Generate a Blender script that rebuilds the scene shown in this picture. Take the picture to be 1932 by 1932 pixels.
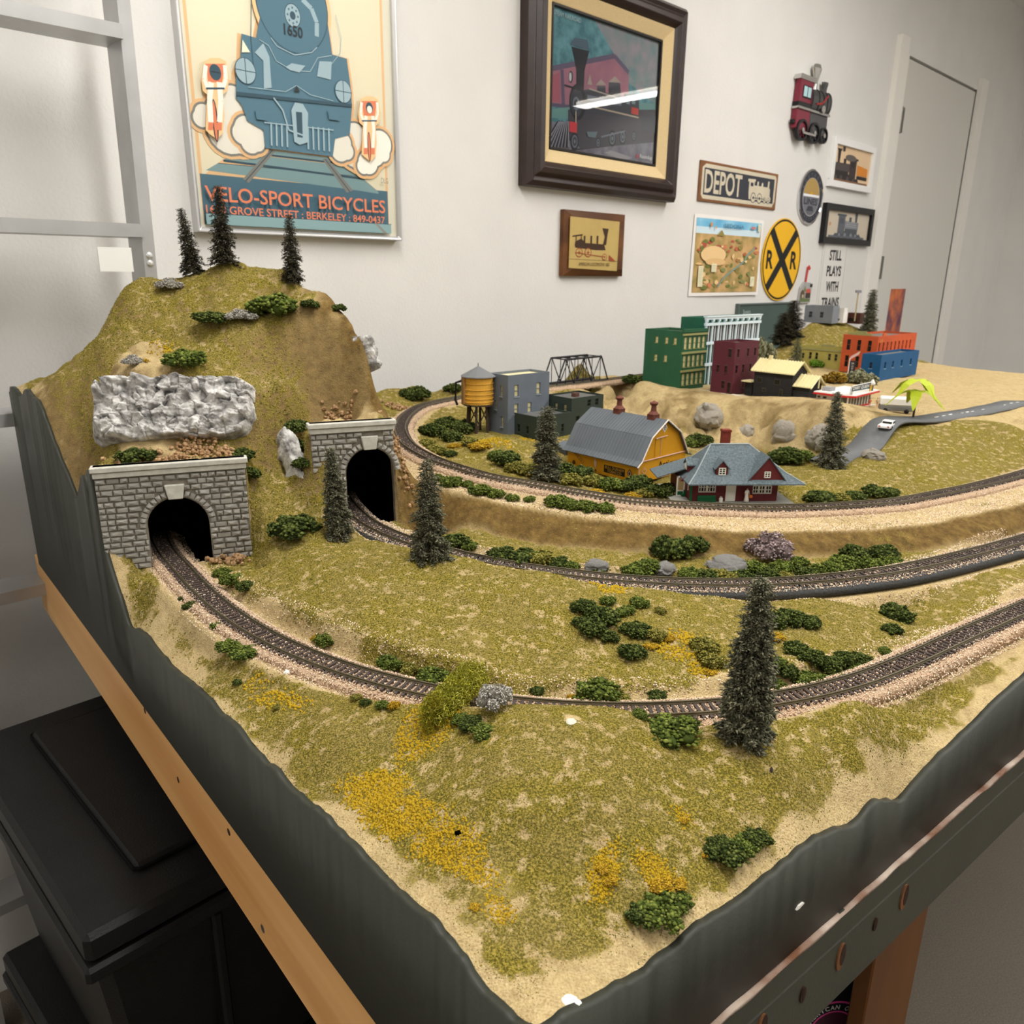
import bpy, bmesh, math, random
import numpy as np
from mathutils import Matrix, Vector
from mathutils.bvhtree import BVHTree

random.seed(7)
RNG = np.random.default_rng(11)
for _o in list(bpy.data.objects):
    bpy.data.objects.remove(_o)
SC = bpy.context.scene
COL = SC.collection

# ------------------------------------------------------------------ camera
CZ = 1.34                                   # eye height above the floor
FPX = 1484.0                                # focal length in pixels of the 1932 frame
PITCH, ROLL = math.radians(16.85), math.radians(0.64)
_c, _s = math.cos(PITCH), math.sin(PITCH)
FWD = np.array([0, _c, -_s]); _u = np.array([0, _s, _c]); _r = np.array([1.0, 0, 0])
RGT = math.cos(ROLL) * _r + math.sin(ROLL) * _u
UPV = -math.sin(ROLL) * _r + math.cos(ROLL) * _u
cam_d = bpy.data.cameras.new('camera')
cam = bpy.data.objects.new('camera', cam_d)
COL.objects.link(cam)
cam_d.sensor_width = 36.0
cam_d.lens = 36.0 * FPX / 1932.0
cam_d.clip_start = 0.02
cam_d.clip_end = 40
cam.matrix_world = Matrix(((RGT[0], UPV[0], -FWD[0], 0), (RGT[1], UPV[1], -FWD[1], 0), (RGT[2], UPV[2], -FWD[2], CZ), (0, 0, 0, 1)))
cam_d.dof.use_dof = True
cam_d.dof.focus_distance = 0.62
cam_d.dof.aperture_fstop = 20
SC.camera = cam

# ------------------------------------------------------------------ world, exposure
wd = bpy.data.worlds.new('room_air'); SC.world = wd; wd.use_nodes = True
wd.node_tree.nodes['Background'].inputs[0].default_value = (1.0, 0.95, 0.88, 1)
wd.node_tree.nodes['Background'].inputs[1].default_value = 0.06
SC.view_settings.view_transform = 'Standard'
SC.view_settings.look = 'None'
SC.view_settings.exposure = 0.08
SC.view_settings.gamma = 1.0
SC.view_settings.use_curve_mapping = False
SC.cycles.use_denoising = True
SC.cycles.max_bounces = 7
SC.cycles.diffuse_bounces = 4
SC.cycles.transparent_max_bounces = 8

# ------------------------------------------------------------------ measuring helpers (a pixel's sight line met with a plane)
def ray(px, py):
    return (px - 966) / FPX * RGT - (py - 966) / FPX * UPV + FWD

def atH(px, py, h):
    """point h metres below eye level on the sight line of a pixel"""
    d = ray(px, py); p = d * (-h / d[2]); return np.array([p[0], p[1], CZ - h])

def atY(px, py, y):
    d = ray(px, py); p = d * (y / d[1]); return np.array([p[0], p[1], CZ + p[2]])

def proj(p):
    p = np.asarray(p, float) - np.array([0, 0, CZ])
    k = p @ FWD
    return 966 + FPX * (p @ RGT) / k, 966 - FPX * (p @ UPV) / k

WAZ = math.radians(45.6)
WU = np.array([math.sin(WAZ), math.cos(WAZ), 0]); WN = np.array([-math.cos(WAZ), math.sin(WAZ), 0]); WD = 1.53
WROT = math.atan2(WU[1], WU[0])

def atW(px, py, off=0.0):
    """(along the wall, height above the floor) of a pixel on the back wall"""
    d = ray(px, py); p = d * ((WD - off) / (WN @ d)); return float(p @ WU), float(p[2] + CZ)

def az(deg):
    a = math.radians(deg); return np.array([math.sin(a), math.cos(a), 0.0])

# ------------------------------------------------------------------ materials
def lin(c):
    if isinstance(c, str):
        c = c.lstrip('#'); c = [int(c[i:i + 2], 16) / 255 for i in (0, 2, 4)]
    else:
        c = [x / 255 for x in c]
    return [x / 12.92 if x <= .04045 else ((x + .055) / 1.055) ** 2.4 for x in c]

_M = {}
def mat(name, col, rough=0.6, var=0.0, scale=60.0, bump=0.0, metal=0.0, stretch=None, spec=0.3, bscale=None, col2=None, emit=0.0, rand=0.0):
    if name in _M:
        return _M[name]
    m = bpy.data.materials.new(name); m.use_nodes = True; _M[name] = m
    nt = m.node_tree; b = nt.nodes['Principled BSDF']
    c = lin(col)
    b.inputs['Base Color'].default_value = (*c, 1)
    b.inputs['Roughness'].default_value = rough
    b.inputs['Metallic'].default_value = metal
    b.inputs['Specular IOR Level'].default_value = spec
    if emit:
        b.inputs['Emission Color'].default_value = (*c, 1); b.inputs['Emission Strength'].default_value = emit
    if var or bump or col2:
        tc = nt.nodes.new('ShaderNodeTexCoord'); mp = nt.nodes.new('ShaderNodeMapping')
        nt.links.new(tc.outputs['Object'], mp.inputs['Vector'])
        if stretch: mp.inputs['Scale'].default_value = stretch
        nz = nt.nodes.new('ShaderNodeTexNoise'); nz.inputs['Scale'].default_value = scale; nz.inputs['Detail'].default_value = 5
        nt.links.new(mp.outputs[0], nz.inputs['Vector'])
        if var or col2:
            rp = nt.nodes.new('ShaderNodeValToRGB')
            d = lin(col2) if col2 else [x * (1 - var) for x in c]
            e = c if col2 else [min(1, x * (1 + var)) for x in c]
            rp.color_ramp.elements[0].position = .35; rp.color_ramp.elements[1].position = .65
            rp.color_ramp.elements[0].color = (*d, 1); rp.color_ramp.elements[1].color = (*e, 1)
            nt.links.new(nz.outputs['Fac'], rp.inputs[0])
            src = rp.outputs[0]
            if rand:
                oi = nt.nodes.new('ShaderNodeObjectInfo'); hs = nt.nodes.new('ShaderNodeHueSaturation')
                mr = nt.nodes.new('ShaderNodeMapRange'); mr.inputs['To Min'].default_value = 1 - rand; mr.inputs['To Max'].default_value = 1 + rand
                nt.links.new(oi.outputs['Random'], mr.inputs['Value']); nt.links.new(mr.outputs[0], hs.inputs['Value'])
                nt.links.new(src, hs.inputs['Color']); src = hs.outputs[0]
            nt.links.new(src, b.inputs['Base Color'])
        if bump:
            n2 = nz
            if bscale:
                n2 = nt.nodes.new('ShaderNodeTexNoise'); n2.inputs['Scale'].default_value = bscale; n2.inputs['Detail'].default_value = 4
                nt.links.new(mp.outputs[0], n2.inputs['Vector'])
            bp = nt.nodes.new('ShaderNodeBump'); bp.inputs['Strength'].default_value = 1.0; bp.inputs['Distance'].default_value = bump
            nt.links.new(n2.outputs['Fac'], bp.inputs['Height']); nt.links.new(bp.outputs[0], b.inputs['Normal'])
    return m

def glass_mat(name, tint=(1, 1, 1), rough=0.0, ior=1.5):
    if name in _M: return _M[name]
    m = bpy.data.materials.new(name); m.use_nodes = True; _M[name] = m
    nt = m.node_tree; nt.nodes.clear()
    out = nt.nodes.new('ShaderNodeOutputMaterial'); mx = nt.nodes.new('ShaderNodeMixShader')
    tr = nt.nodes.new('ShaderNodeBsdfTransparent'); gl = nt.nodes.new('ShaderNodeBsdfGlossy'); fr = nt.nodes.new('ShaderNodeFresnel')
    tr.inputs[0].default_value = (*tint, 1); gl.inputs['Roughness'].default_value = rough; fr.inputs[0].default_value = ior
    nt.links.new(fr.outputs[0], mx.inputs[0]); nt.links.new(tr.outputs[0], mx.inputs[1]); nt.links.new(gl.outputs[0], mx.inputs[2]); nt.links.new(mx.outputs[0], out.inputs[0])
    return m

# ------------------------------------------------------------------ object helpers
def tag(o, label=None, cat=None, group=None, kind=None):
    if label: o['label'] = label
    if cat: o['category'] = cat
    if group: o['group'] = group
    if kind: o['kind'] = kind
    return o

def thing(name, label, cat, loc=(0, 0, 0), rz=0.0, group=None, scale=None, mw=None):
    o = bpy.data.objects.new(name, None); COL.objects.link(o)
    o.empty_display_size = .01
    if mw is not None: o.matrix_world = mw
    else:
        o.location = loc; o.rotation_euler = (0, 0, rz)
        if scale: o.scale = (scale,) * 3 if not hasattr(scale, '__len__') else scale
    return tag(o, label, cat, group)

def link(name, me, parent=None, loc=None, rot=None, scale=None):
    o = bpy.data.objects.new(name, me); COL.objects.link(o)
    if parent is not None: o.parent = parent
    if loc is not None: o.location = loc
    if rot is not None: o.rotation_euler = rot
    if scale is not None: o.scale = scale
    return o

def npmesh(name, V, Fc, mats, smooth=False, midx=None):
    """mesh from arrays: V n x 3, Fc m x k"""
    V = np.asarray(V, np.float32); Fc = np.asarray(Fc, np.int32)
    me = bpy.data.meshes.new(name); k = Fc.shape[1]
    me.vertices.add(len(V)); me.vertices.foreach_set('co', V.ravel())
    me.loops.add(Fc.size); me.loops.foreach_set('vertex_index', Fc.ravel())
    me.polygons.add(len(Fc)); me.polygons.foreach_set('loop_start', np.arange(len(Fc), dtype=np.int32) * k)
    me.polygons.foreach_set('loop_total', np.full(len(Fc), k, np.int32))
    if midx is not None: me.polygons.foreach_set('material_index', np.asarray(midx, np.int32))
    if smooth: me.polygons.foreach_set('use_smooth', np.ones(len(Fc), bool))
    me.update(calc_edges=True); me.validate()
    for m in (mats if isinstance(mats, (list, tuple)) else [mats]): me.materials.append(m)
    return me

class MB:
    """collects boxes, prisms, tubes and turned shapes into one mesh"""
    def __init__(s): s.v = []; s.f = []; s.mi = []; s.mats = []
    def _m(s, m):
        if m is None: return 0
        if m not in s.mats: s.mats.append(m)
        return s.mats.index(m)
    def add(s, vs, fs, m=None):
        b = len(s.v); s.v += [tuple(map(float, q)) for q in vs]; k = s._m(m)
        for f in fs: s.f.append([b + i for i in f]); s.mi.append(k)
        return s
    def box(s, c, d, m=None, rz=0.0, M=None):
        x, y, z = [q / 2 for q in d]
        vs = [(-x, -y, -z), (x, -y, -z), (x, y, -z), (-x, y, -z), (-x, -y, z), (x, -y, z), (x, y, z), (-x, y, z)]
        if rz: vs = [(a * math.cos(rz) - b * math.sin(rz), a * math.sin(rz) + b * math.cos(rz), e) for a, b, e in vs]
        if M is not None: vs = [tuple(M @ Vector(q)) for q in vs]
        vs = [(a + c[0], b + c[1], e + c[2]) for a, b, e in vs]
        return s.add(vs, [(3, 2, 1, 0), (4, 5, 6, 7), (0, 1, 5, 4), (1, 2, 6, 5), (2, 3, 7, 6), (3, 0, 4, 7)], m)
    def b2(s, lo, hi, m=None):
        return s.box([(a + b) / 2 for a, b in zip(lo, hi)], [abs(b - a) for a, b in zip(lo, hi)], m)
    def prism(s, pts, fn, t0, t1, m=None):
        """polygon pts (2D) pushed from t0 to t1; fn(a, b, t) -> xyz"""
        n = len(pts)
        vs = [fn(a, b, t0) for a, b in pts] + [fn(a, b, t1) for a, b in pts]
        fs = [tuple(range(n))[::-1], tuple(range(n, 2 * n))] + [(i, (i + 1) % n, n + (i + 1) % n, n + i) for i in range(n)]
        return s.add(vs, fs, m)
    def poly(s, pts, m=None): return s.add(pts, [tuple(range(len(pts)))], m)
    def tube(s, path, r, n=8, m=None, cap=True):
        P = [np.asarray(p, float) for p in path]; rings = []
        rr = r if hasattr(r, '__len__') else [r] * len(P)
        for i, p in enumerate(P):
            d = P[min(i + 1, len(P) - 1)] - P[max(i - 1, 0)]; d = d / (np.linalg.norm(d) + 1e-12)
            a = np.cross(d, [0, 0, 1]) if abs(d[2]) < .95 else np.cross(d, [1, 0, 0]); a /= np.linalg.norm(a); b = np.cross(d, a)
            rings.append([p + rr[i] * (math.cos(t) * a + math.sin(t) * b) for t in [2 * math.pi * k / n for k in range(n)]])
        vs = [q for r_ in rings for q in r_]; fs = []
        for i in range(len(P) - 1):
            for k in range(n): fs.append((i * n + k, i * n + (k + 1) % n, (i + 1) * n + (k + 1) % n, (i + 1) * n + k))
        if cap: fs += [tuple(range(n))[::-1], tuple(range((len(P) - 1) * n, len(P) * n))]
        return s.add(vs, fs, m)
    def lathe(s, prof, c=(0, 0, 0), n=16, m=None, axis='z'):
        vs = []; fs = []
        for r, z in prof:
            for k in range(n):
                t = 2 * math.pi * k / n
                q = (r * math.cos(t), r * math.sin(t), z)
                if axis == 'y': q = (q[0], q[2], q[1])
                if axis == 'x': q = (q[2], q[0], q[1])
                vs.append((q[0] + c[0], q[1] + c[1], q[2] + c[2]))
        for i in range(len(prof) - 1):
            for k in range(n): fs.append((i * n + k, i * n + (k + 1) % n, (i + 1) * n + (k + 1) % n, (i + 1) * n + k))
        fs += [tuple(range(n))[::-1], tuple(range((len(prof) - 1) * n, len(prof) * n))]
        return s.add(vs, fs, m)
    def mesh(s, name, mats=None, smooth=False, bevel=0.0):
        me = bpy.data.meshes.new(name); me.from_pydata(s.v, [], s.f)
        for m in (s.mats or (mats if isinstance(mats, (list, tuple)) else [mats])): me.materials.append(m)
        if len(s.mats) > 1: me.polygons.foreach_set('material_index', s.mi)
        bm = bmesh.new(); bm.from_mesh(me)
        bmesh.ops.recalc_face_normals(bm, faces=bm.faces)
        if bevel: bmesh.ops.bevel(bm, geom=list(bm.edges), offset=bevel, segments=1, affect='EDGES')
        bm.to_mesh(me); bm.free()
        if smooth: me.polygons.foreach_set('use_smooth', [True] * len(me.polygons))
        me.update()
        return me
    def build(s, name, mats=None, parent=None, smooth=False, bevel=0.0, **k):
        return link(name, s.mesh(name, mats, smooth, bevel), parent, **k)

_TX = {}
def text_mesh(txt, bold=0.0):
    """lettering as (verts, faces) scaled to a unit box: width 1, height 1"""
    key = (txt, bold)
    if key not in _TX:
        cu = bpy.data.curves.new('lettering', 'FONT'); cu.body = txt; cu.size = 1; cu.offset = bold; cu.resolution_u = 3
        ob = bpy.data.objects.new('lettering', cu); COL.objects.link(ob)
        dg = bpy.context.evaluated_depsgraph_get(); dg.update()
        me = bpy.data.meshes.new_from_object(ob.evaluated_get(dg))
        v = np.array([q.co[:2] for q in me.vertices]); fs = [tuple(p.vertices) for p in me.polygons]
        bpy.data.objects.remove(ob); bpy.data.meshes.remove(me)
        lo = v.min(0); hi = v.max(0)
        _TX[key] = ((v - lo) / (hi - lo), fs, (hi - lo)[0] / (hi - lo)[1])
    return _TX[key]

class Canvas:
    """flat print: layered coloured shapes on a plane; fn(u, v, d) -> xyz, d = distance proud of the plane"""
    def __init__(s, fn, step=0.00006): s.mb = MB(); s.fn = fn; s.k = 0; s.step = step
    def lay(s): s.k += 1; return s.k * s.step
    def poly(s, pts, m): d = s.lay(); s.mb.poly([s.fn(a, b, d) for a, b in pts], m); return s
    def rect(s, a, b, c, e, m): return s.poly([(a, b), (c, b), (c, e), (a, e)], m)
    def ell(s, a, b, ra, rb, m, n=24, t0=0, t1=360): return s.poly([(a + ra * math.cos(math.radians(t0 + (t1 - t0) * i / n)), b + rb * math.sin(math.radians(t0 + (t1 - t0) * i / n))) for i in range(n + (0 if t1 - t0 == 360 else 1))], m)
    def line(s, pts, w, m):
        d = s.lay()
        for (a, b), (c, e) in zip(pts[:-1], pts[1:]):
            L = math.hypot(c - a, e - b) + 1e-9; x, y = -(e - b) / L * w / 2, (c - a) / L * w / 2
            s.mb.poly([s.fn(a + x, b + y, d), s.fn(c + x, e + y, d), s.fn(c - x, e - y, d), s.fn(a - x, b - y, d)], m)
        return s
    def text(s, txt, a, b, c, e, m, bold=0.0):
        """lettering filling the box a..c, b..e (b = foot of the letters)"""
        v, f, _ = text_mesh(txt, bold); d = s.lay()
        s.mb.add([s.fn(a + (c - a) * x, b + (e - b) * y, d) for x, y in v], f, m); return s
    def arc_text(s, txt, ca, cb, r, t0, t1, h, m, bold=0.0, inward=False):
        d = s.lay(); n = len(txt)
        for i, ch in enumerate(txt):
            if ch == ' ': continue
            v, f, asp = text_mesh(ch, bold); t = math.radians(t0 + (t1 - t0) * (i + .5) / n)
            w = h * min(asp, .8)
            pts = []
            for x, y in v:
                lx, ly = (x - .5) * w, (y - .5) * h
                if inward: pts.append((ca + (r - ly) * math.cos(t) - lx * math.sin(t) * -1 * -1, cb + (r - ly) * math.sin(t) + lx * math.cos(t)))
                else: pts.append((ca + (r + ly) * math.cos(t) + lx * math.sin(t), cb + (r + ly) * math.sin(t) - lx * math.cos(t)))
            s.mb.add([s.fn(p, q, d) for p, q in pts], f, m)
        return s
    def build(s, name, parent): return link(name, s.mb_mesh(name), parent)
    def mb_mesh(s, name):
        me = bpy.data.meshes.new(name); me.from_pydata(s.mb.v, [], s.mb.f)
        for m in s.mb.mats: me.materials.append(m)
        me.polygons.foreach_set('material_index', s.mb.mi); me.update()
        return me

# value noise on arrays
def _h(ix, iy, seed):
    n = (ix.astype(np.int64) * 374761393 + iy.astype(np.int64) * 668265263 + seed * 1442695041) & 0xFFFFFFFF
    n = ((n ^ (n >> 13)) * 1274126177) & 0xFFFFFFFF
    return ((n ^ (n >> 16)) & 0xFFFF) / 65535.0

def vnoise(x, y, seed=0):
    ix = np.floor(x); iy = np.floor(y); fx = x - ix; fy = y - iy
    fx = fx * fx * (3 - 2 * fx); fy = fy * fy * (3 - 2 * fy)
    a = _h(ix, iy, seed); b = _h(ix + 1, iy, seed); c = _h(ix, iy + 1, seed); d = _h(ix + 1, iy + 1, seed)
    return (a * (1 - fx) + b * fx) * (1 - fy) + (c * (1 - fx) + d * fx) * fy - .5

def fbm(x, y, seed=0, o=4):
    return sum(vnoise(x * 2 ** i, y * 2 ** i, seed + i * 17) / 2 ** i for i in range(o))

def sstep(a, b, x):
    t = np.clip((x - a) / (b - a), 0, 1); return t * t * (3 - 2 * t)
# ------------------------------------------------------------------ room
ZC = CZ + 1.36                              # ceiling
M_wall = mat('painted_wall', (224, 222, 219), .75, .02, 6, .0006, bscale=160)
M_white = mat('white_trim_paint', (235, 232, 226), .45)
M_floor = mat('grey_carpet', (120, 112, 100), .95, .15, 300, .002)
M_ceil = mat('ceiling_paint', (235, 233, 228), .85)
UW0, UW1, UDOOR = -1.6, 5.6, 3.70

def wp(u, z, off=0.0):
    """point on the back wall: u along it, z up, off = distance in front of it"""
    p = WN * (WD - off) + WU * u; return (p[0], p[1], z)

def wall_slab(name, a, b, z0, z1, m, t=.1):
    """slab from ground point a to b, thickness t away from the room (left of a->b)"""
    a = np.array(a[:2]); b = np.array(b[:2]); d = (b - a) / np.linalg.norm(b - a); n = np.array([-d[1], d[0]]) * t
    mb = MB(); mb.prism([tuple(a), tuple(b), tuple(b + n), tuple(a + n)], lambda x, y, z: (x, y, z), z0, z1, m)
    o = mb.build(name); tag(o, kind='structure'); return o

A = wp(UW0, 0); B = wp(UDOOR + .02, 0)
wall_slab('wall_back', A, B, 0, ZC, M_wall)
D1 = wp(UDOOR + 1.12, 0); E1 = wp(UW1, 0)
wall_slab('wall_back', D1, E1, 0, ZC, M_wall)
# over the door
mb = MB(); p, q = np.array(B[:2]), np.array(D1[:2]); n = WN[:2] * .1
mb.prism([tuple(p), tuple(q), tuple(q + n), tuple(p + n)], lambda x, y, z: (x, y, z), 2.25, ZC, M_wall); tag(mb.build('wall_back'), kind='structure')
ROOMD = 4.9
LF = wp(UW0, 0, ROOMD); RF = wp(UW1, 0, ROOMD)
wall_slab('wall_left', LF, A, 0, ZC, M_wall); wall_slab('wall_right', E1, RF, 0, ZC, M_wall); wall_slab('wall_front', RF, LF, 0, ZC, M_wall)
for nm, z0, z1, m in (('floor', -.1, 0, M_floor), ('ceiling', ZC, ZC + .1, M_ceil)):
    mb = MB(); pts = [wp(UW0 - .1, 0, -.1), wp(UW1 + .1, 0, -.1), wp(UW1 + .1, 0, ROOMD + .1), wp(UW0 - .1, 0, ROOMD + .1)]
    mb.prism([q[:2] for q in pts], lambda x, y, z: (x, y, z), z0, z1, m); tag(mb.build(nm), kind='structure')

def wbox(mb, u0, u1, z0, z1, o0, o1, m):
    pts = [wp(u0, 0, o0), wp(u1, 0, o0), wp(u1, 0, o1), wp(u0, 0, o1)]
    mb.prism([q[:2] for q in pts], lambda x, y, z: (x, y, z), z0, z1, m); return mb

mb = MB(); wbox(mb, UDOOR - .01, UDOOR + .075, 0, 2.3, -.001, .022, M_white); tag(mb.build('trim_1'), kind='structure')
mb = MB(); wbox(mb, UDOOR + .075, UDOOR + .125, 0, 2.25, -.03, .008, M_white); tag(mb.build('trim_2'), kind='structure')
mb = MB(); wbox(mb, UDOOR + 1.04, UDOOR + 1.13, 0, 2.3, -.001, .022, M_white); tag(mb.build('trim_3'), kind='structure')
dr = thing('door_1', None, None); tag(dr, kind='structure')
mb = MB(); wbox(mb, UDOOR + .13, UDOOR + 1.035, .01, 2.24, -.04, -.005, mat('door_paint', (214, 212, 206), .5)); mb.build('slab', parent=dr)
M_hinge = mat('brushed_steel', (120, 116, 108), .35, metal=.8)
for zc in (.3, 1.385, 2.0):
    mb = MB(); wbox(mb, UDOOR + .135, UDOOR + .165, zc - .05, zc + .05, -.006, .004, M_hinge)
    mb.tube([wp(UDOOR + .13, zc - .05, .004), wp(UDOOR + .13, zc + .05, .004)], .006, 8, M_hinge); mb.build('hinge', parent=dr)
mb = MB(); wbox(mb, UDOOR + .32, UDOOR + .50, 1.07, 1.29, -.006, -.003, mat('orange_print', (214, 120, 70), .6, col2=(90, 60, 90), scale=14))
tag(mb.build('wall_poster'), 'orange and purple poster taped to the white door past the corner', 'poster')

# ceiling fluorescent fixtures, each with its own lamp
M_tube = mat('lit_tube', (255, 250, 240), emit=9.0)
M_fix = mat('fixture_white', (238, 236, 230), .4)
def fixture(x, y, ang, power, label, L=1.22):
    t = thing('ceiling_light', label, 'ceiling light', (x, y, ZC), ang, 'ceiling strip lights')
    mb = MB(); mb.prism([(-.08, 0), (.08, 0), (.055, -.05), (-.055, -.05)], lambda a, b, s: (s, a, b), -L / 2, L / 2, M_fix); mb.build('housing', parent=t)
    for s in (-1, 1):
        mb = MB(); mb.tube([(-L / 2 + .02, s * .045, -.066), (L / 2 - .02, s * .045, -.066)], .014, 8, M_tube); mb.build('tube', parent=t)
    ld = bpy.data.lights.new('strip_lamp', 'AREA'); ld.shape = 'RECTANGLE'; ld.size = L; ld.size_y = .16; ld.energy = power * 1.3; ld.color = (1.0, .98, .95)
    lo = bpy.data.objects.new('strip_lamp', ld); COL.objects.link(lo); lo.parent = t; lo.location = (0, 0, -.085)
FIX = [((.95, -.35), -44.4, 7.5), ((.1, .75), -44.4, 15), ((2.35, 1.05), -44.4, 18), ((1.6, 2.0), -44.4, 12), ((3.3, .4), -44.4, 12), ((-.9, -.6), -44.4, 4.5), ((4.42, 2.95), -44.4, 9)]
for i, ((x, y), a, pw) in enumerate(FIX):
    fixture(x, y, math.radians(90 - a), pw, ['long white strip light above the layout corner', 'long white strip light over the tunnel hill', 'long white strip light in the room middle', 'long white strip light over the model town', 'long white strip light nearest the door wall', 'long white strip light behind the photographer', 'long white strip light by the door'][i])
# ------------------------------------------------------------------ layout land: one height field in world metres
C0 = atH(1008, 1930, .33)[:2]               # the near corner of the layout
EA, EB = az(-40.2)[:2], az(51.7)[:2]        # its left and its right edge
def catmull(P, n=12):
    P = np.array(P, float); Q = np.vstack([2 * P[0] - P[1], P, 2 * P[-1] - P[-2]]); out = []
    for i in range(len(P) - 1):
        p0, p1, p2, p3 = Q[i:i + 4]
        for t in np.linspace(0, 1, n, endpoint=False):
            out.append(.5 * ((2 * p1) + (-p0 + p2) * t + (2 * p0 - 5 * p1 + 4 * p2 - p3) * t * t + (-p0 + 3 * p1 - 3 * p2 + p3) * t ** 3))
    return np.array(out + [P[-1]])

def resample(P, step):
    s = np.r_[0, np.cumsum(np.linalg.norm(np.diff(P[:, :2], axis=0), axis=1))]
    t = np.arange(0, s[-1], step); return np.stack([np.interp(t, s, P[:, k]) for k in range(P.shape[1])], 1)

T1 = [(-.475, 1.01, .318), (-.448, .945, .318), (-.4096, .8784, .318), (-.367, .8189, .318), (-.3251, .7628, .318), (-.2811, .7097, .318), (-.2328, .6607, .318), (-.179, .617, .318), (-.1197, .5807, .318), (-.0553, .5533, .318), (.0127, .5364, .318), (.0825, .5306, .318), (.1521, .5363, .318), (.2194, .5528, .318), (.2828, .5792, .318), (.341, .6141, .318), (.42, .668, .318), (.53, .742, .318), (.7, .855, .318), (1.0, 1.05, .318), (1.4, 1.31, .318)]
T2 = [(-.245, 1.075, .29), (-.228, 1.02, .29), (-.2035, .966, .292), (-.174, .9167, .294), (-.135, .8745, .296), (-.089, .8401, .298), (-.0384, .8133, .3005), (.015, .7939, .303), (.0697, .7812, .305), (.1247, .7745, .3075), (.1793, .7729, .3095), (.2331, .7759, .311), (.2861, .7831, .312), (.3381, .7941, .312), (.3891, .8089, .312), (.439, .8278, .312), (.52, .868, .312), (.65, .942, .312), (.9, 1.1, .312), (1.3, 1.36, .312)]
T3 = [(1.5, 1.75, .288), (1.1, 1.42, .288), (.85, 1.23, .288), (.7, 1.125, .288), (.6, 1.065, .288), (.5175, 1.0214, .288), (.4406, .9993, .288), (.3821, .9884, .288), (.3258, .9791, .287), (.24, .972, .2825), (.16, .977, .279), (.0928, .9946, .274), (.0237, 1.0178, .268), (-.0264, 1.0343, .264), (-.075, 1.0621, .258), (-.1192, 1.0995, .252), (-.1581, 1.1663, .248), (-.1801, 1.2453, .245), (-.1886, 1.3136, .243), (-.1881, 1.4141, .243), (-.1713, 1.5054, .243), (-.1108, 1.6046, .243), (-.02, 1.70, .243), (.07, 1.775, .243), (.16, 1.85, .243), (.28, 1.968, .243), (.45, 2.135, .243), (.62, 2.3, .243)]
L1, L2, L3 = [resample(catmull(t), .006) for t in (T1, T2, T3)]

# tunnel portals: foot point, facing
P1 = atY(337, 1058, .855); P1U = az(68)[:2]; P2 = atY(697, 985, .95); P2U = az(67)[:2]
def loc_p(P, U, x, y):
    dx, dy = x - P[0], y - P[1]; return dx * U[0] + dy * U[1], -dx * U[1] + dy * U[0]   # lateral, behind

PXY = [ # pixel x, y, world y of land points
 (262,1050,.835),(250,1110,.80),(300,1090,.79),(350,1150,.73),(300,1180,.735),(450,1250,.625),(500,1300,.585),(600,1400,.50),(750,1450,.46),
 (1050,1336,.487),(970,1336,.489),(1120,1337,.486),(1180,1350,.484),(1300,1378,.49),(1405,1388,.478),(1520,1372,.50),(1650,1385,.51),(1000,1420,.438),(1200,1430,.440),(1000,1500,.406),(900,1500,.412),(1300,1500,.424),(1120,1500,.405),(1080,1440,.428),(1000,1650,.366),(1200,1700,.357),(1500,1480,.45),(1600,1430,.482),(850,1400,.475),(820,1330,.515),
 (640,1012,.862),(600,1045,.80),(815,1050,.775),(720,1030,.82),(1010,1105,.712),(920,1085,.735),(1150,1150,.68),(1080,1120,.70),(1250,1150,.68),(1350,1180,.66),(1590,1168,.70),(1640,1185,.695),(600,1080,.75),(560,1130,.70),(700,1150,.66),(800,1200,.62),(900,1150,.67),(900,1250,.585),(1000,1200,.635),(1100,1250,.595),(1250,1250,.595),(1000,1290,.565),(1300,1300,.56),(1500,1230,.63),(1450,1140,.737),(1300,1120,.735),(1560,1135,.745),(1690,1150,.78),
 (480,1060,.82),(500,1010,.86),(540,950,.90),(530,900,.93),(500,930,.905),(510,830,.96),(560,860,.975),(545,760,.985),(580,940,.905),(600,990,.87),
 (242,835,.915),(350,838,.925),(445,830,.94),(250,700,.962),(350,702,.972),(440,712,.985),(482,735,.975),(330,682,1.0),(430,692,1.01),(250,672,.995),(350,650,1.03),(300,610,1.07),(250,590,1.08),(420,625,1.06),(480,602,1.08),(400,588,1.1),
 (300,555,1.13),(250,541,1.14),(350,525,1.15),(420,506,1.17),(480,508,1.18),(540,525,1.2),(600,560,1.165),(640,578,1.14),(667,598,1.11),(520,585,1.13),
 (560,606,1.08),(620,589,1.08),(670,604,1.07),(560,690,1.045),(640,700,1.04),(590,770,1.02),(660,781,1.022),(712,772,1.005),(722,720,1.03),(500,720,1.0),(734,752,1.02),(716,660,1.045),(728,705,1.03),(700,622,1.06),(690,690,1.03),
 (760,737,1.62),(800,740,1.72),(870,727,1.8),(745,760,1.45)]
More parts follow.
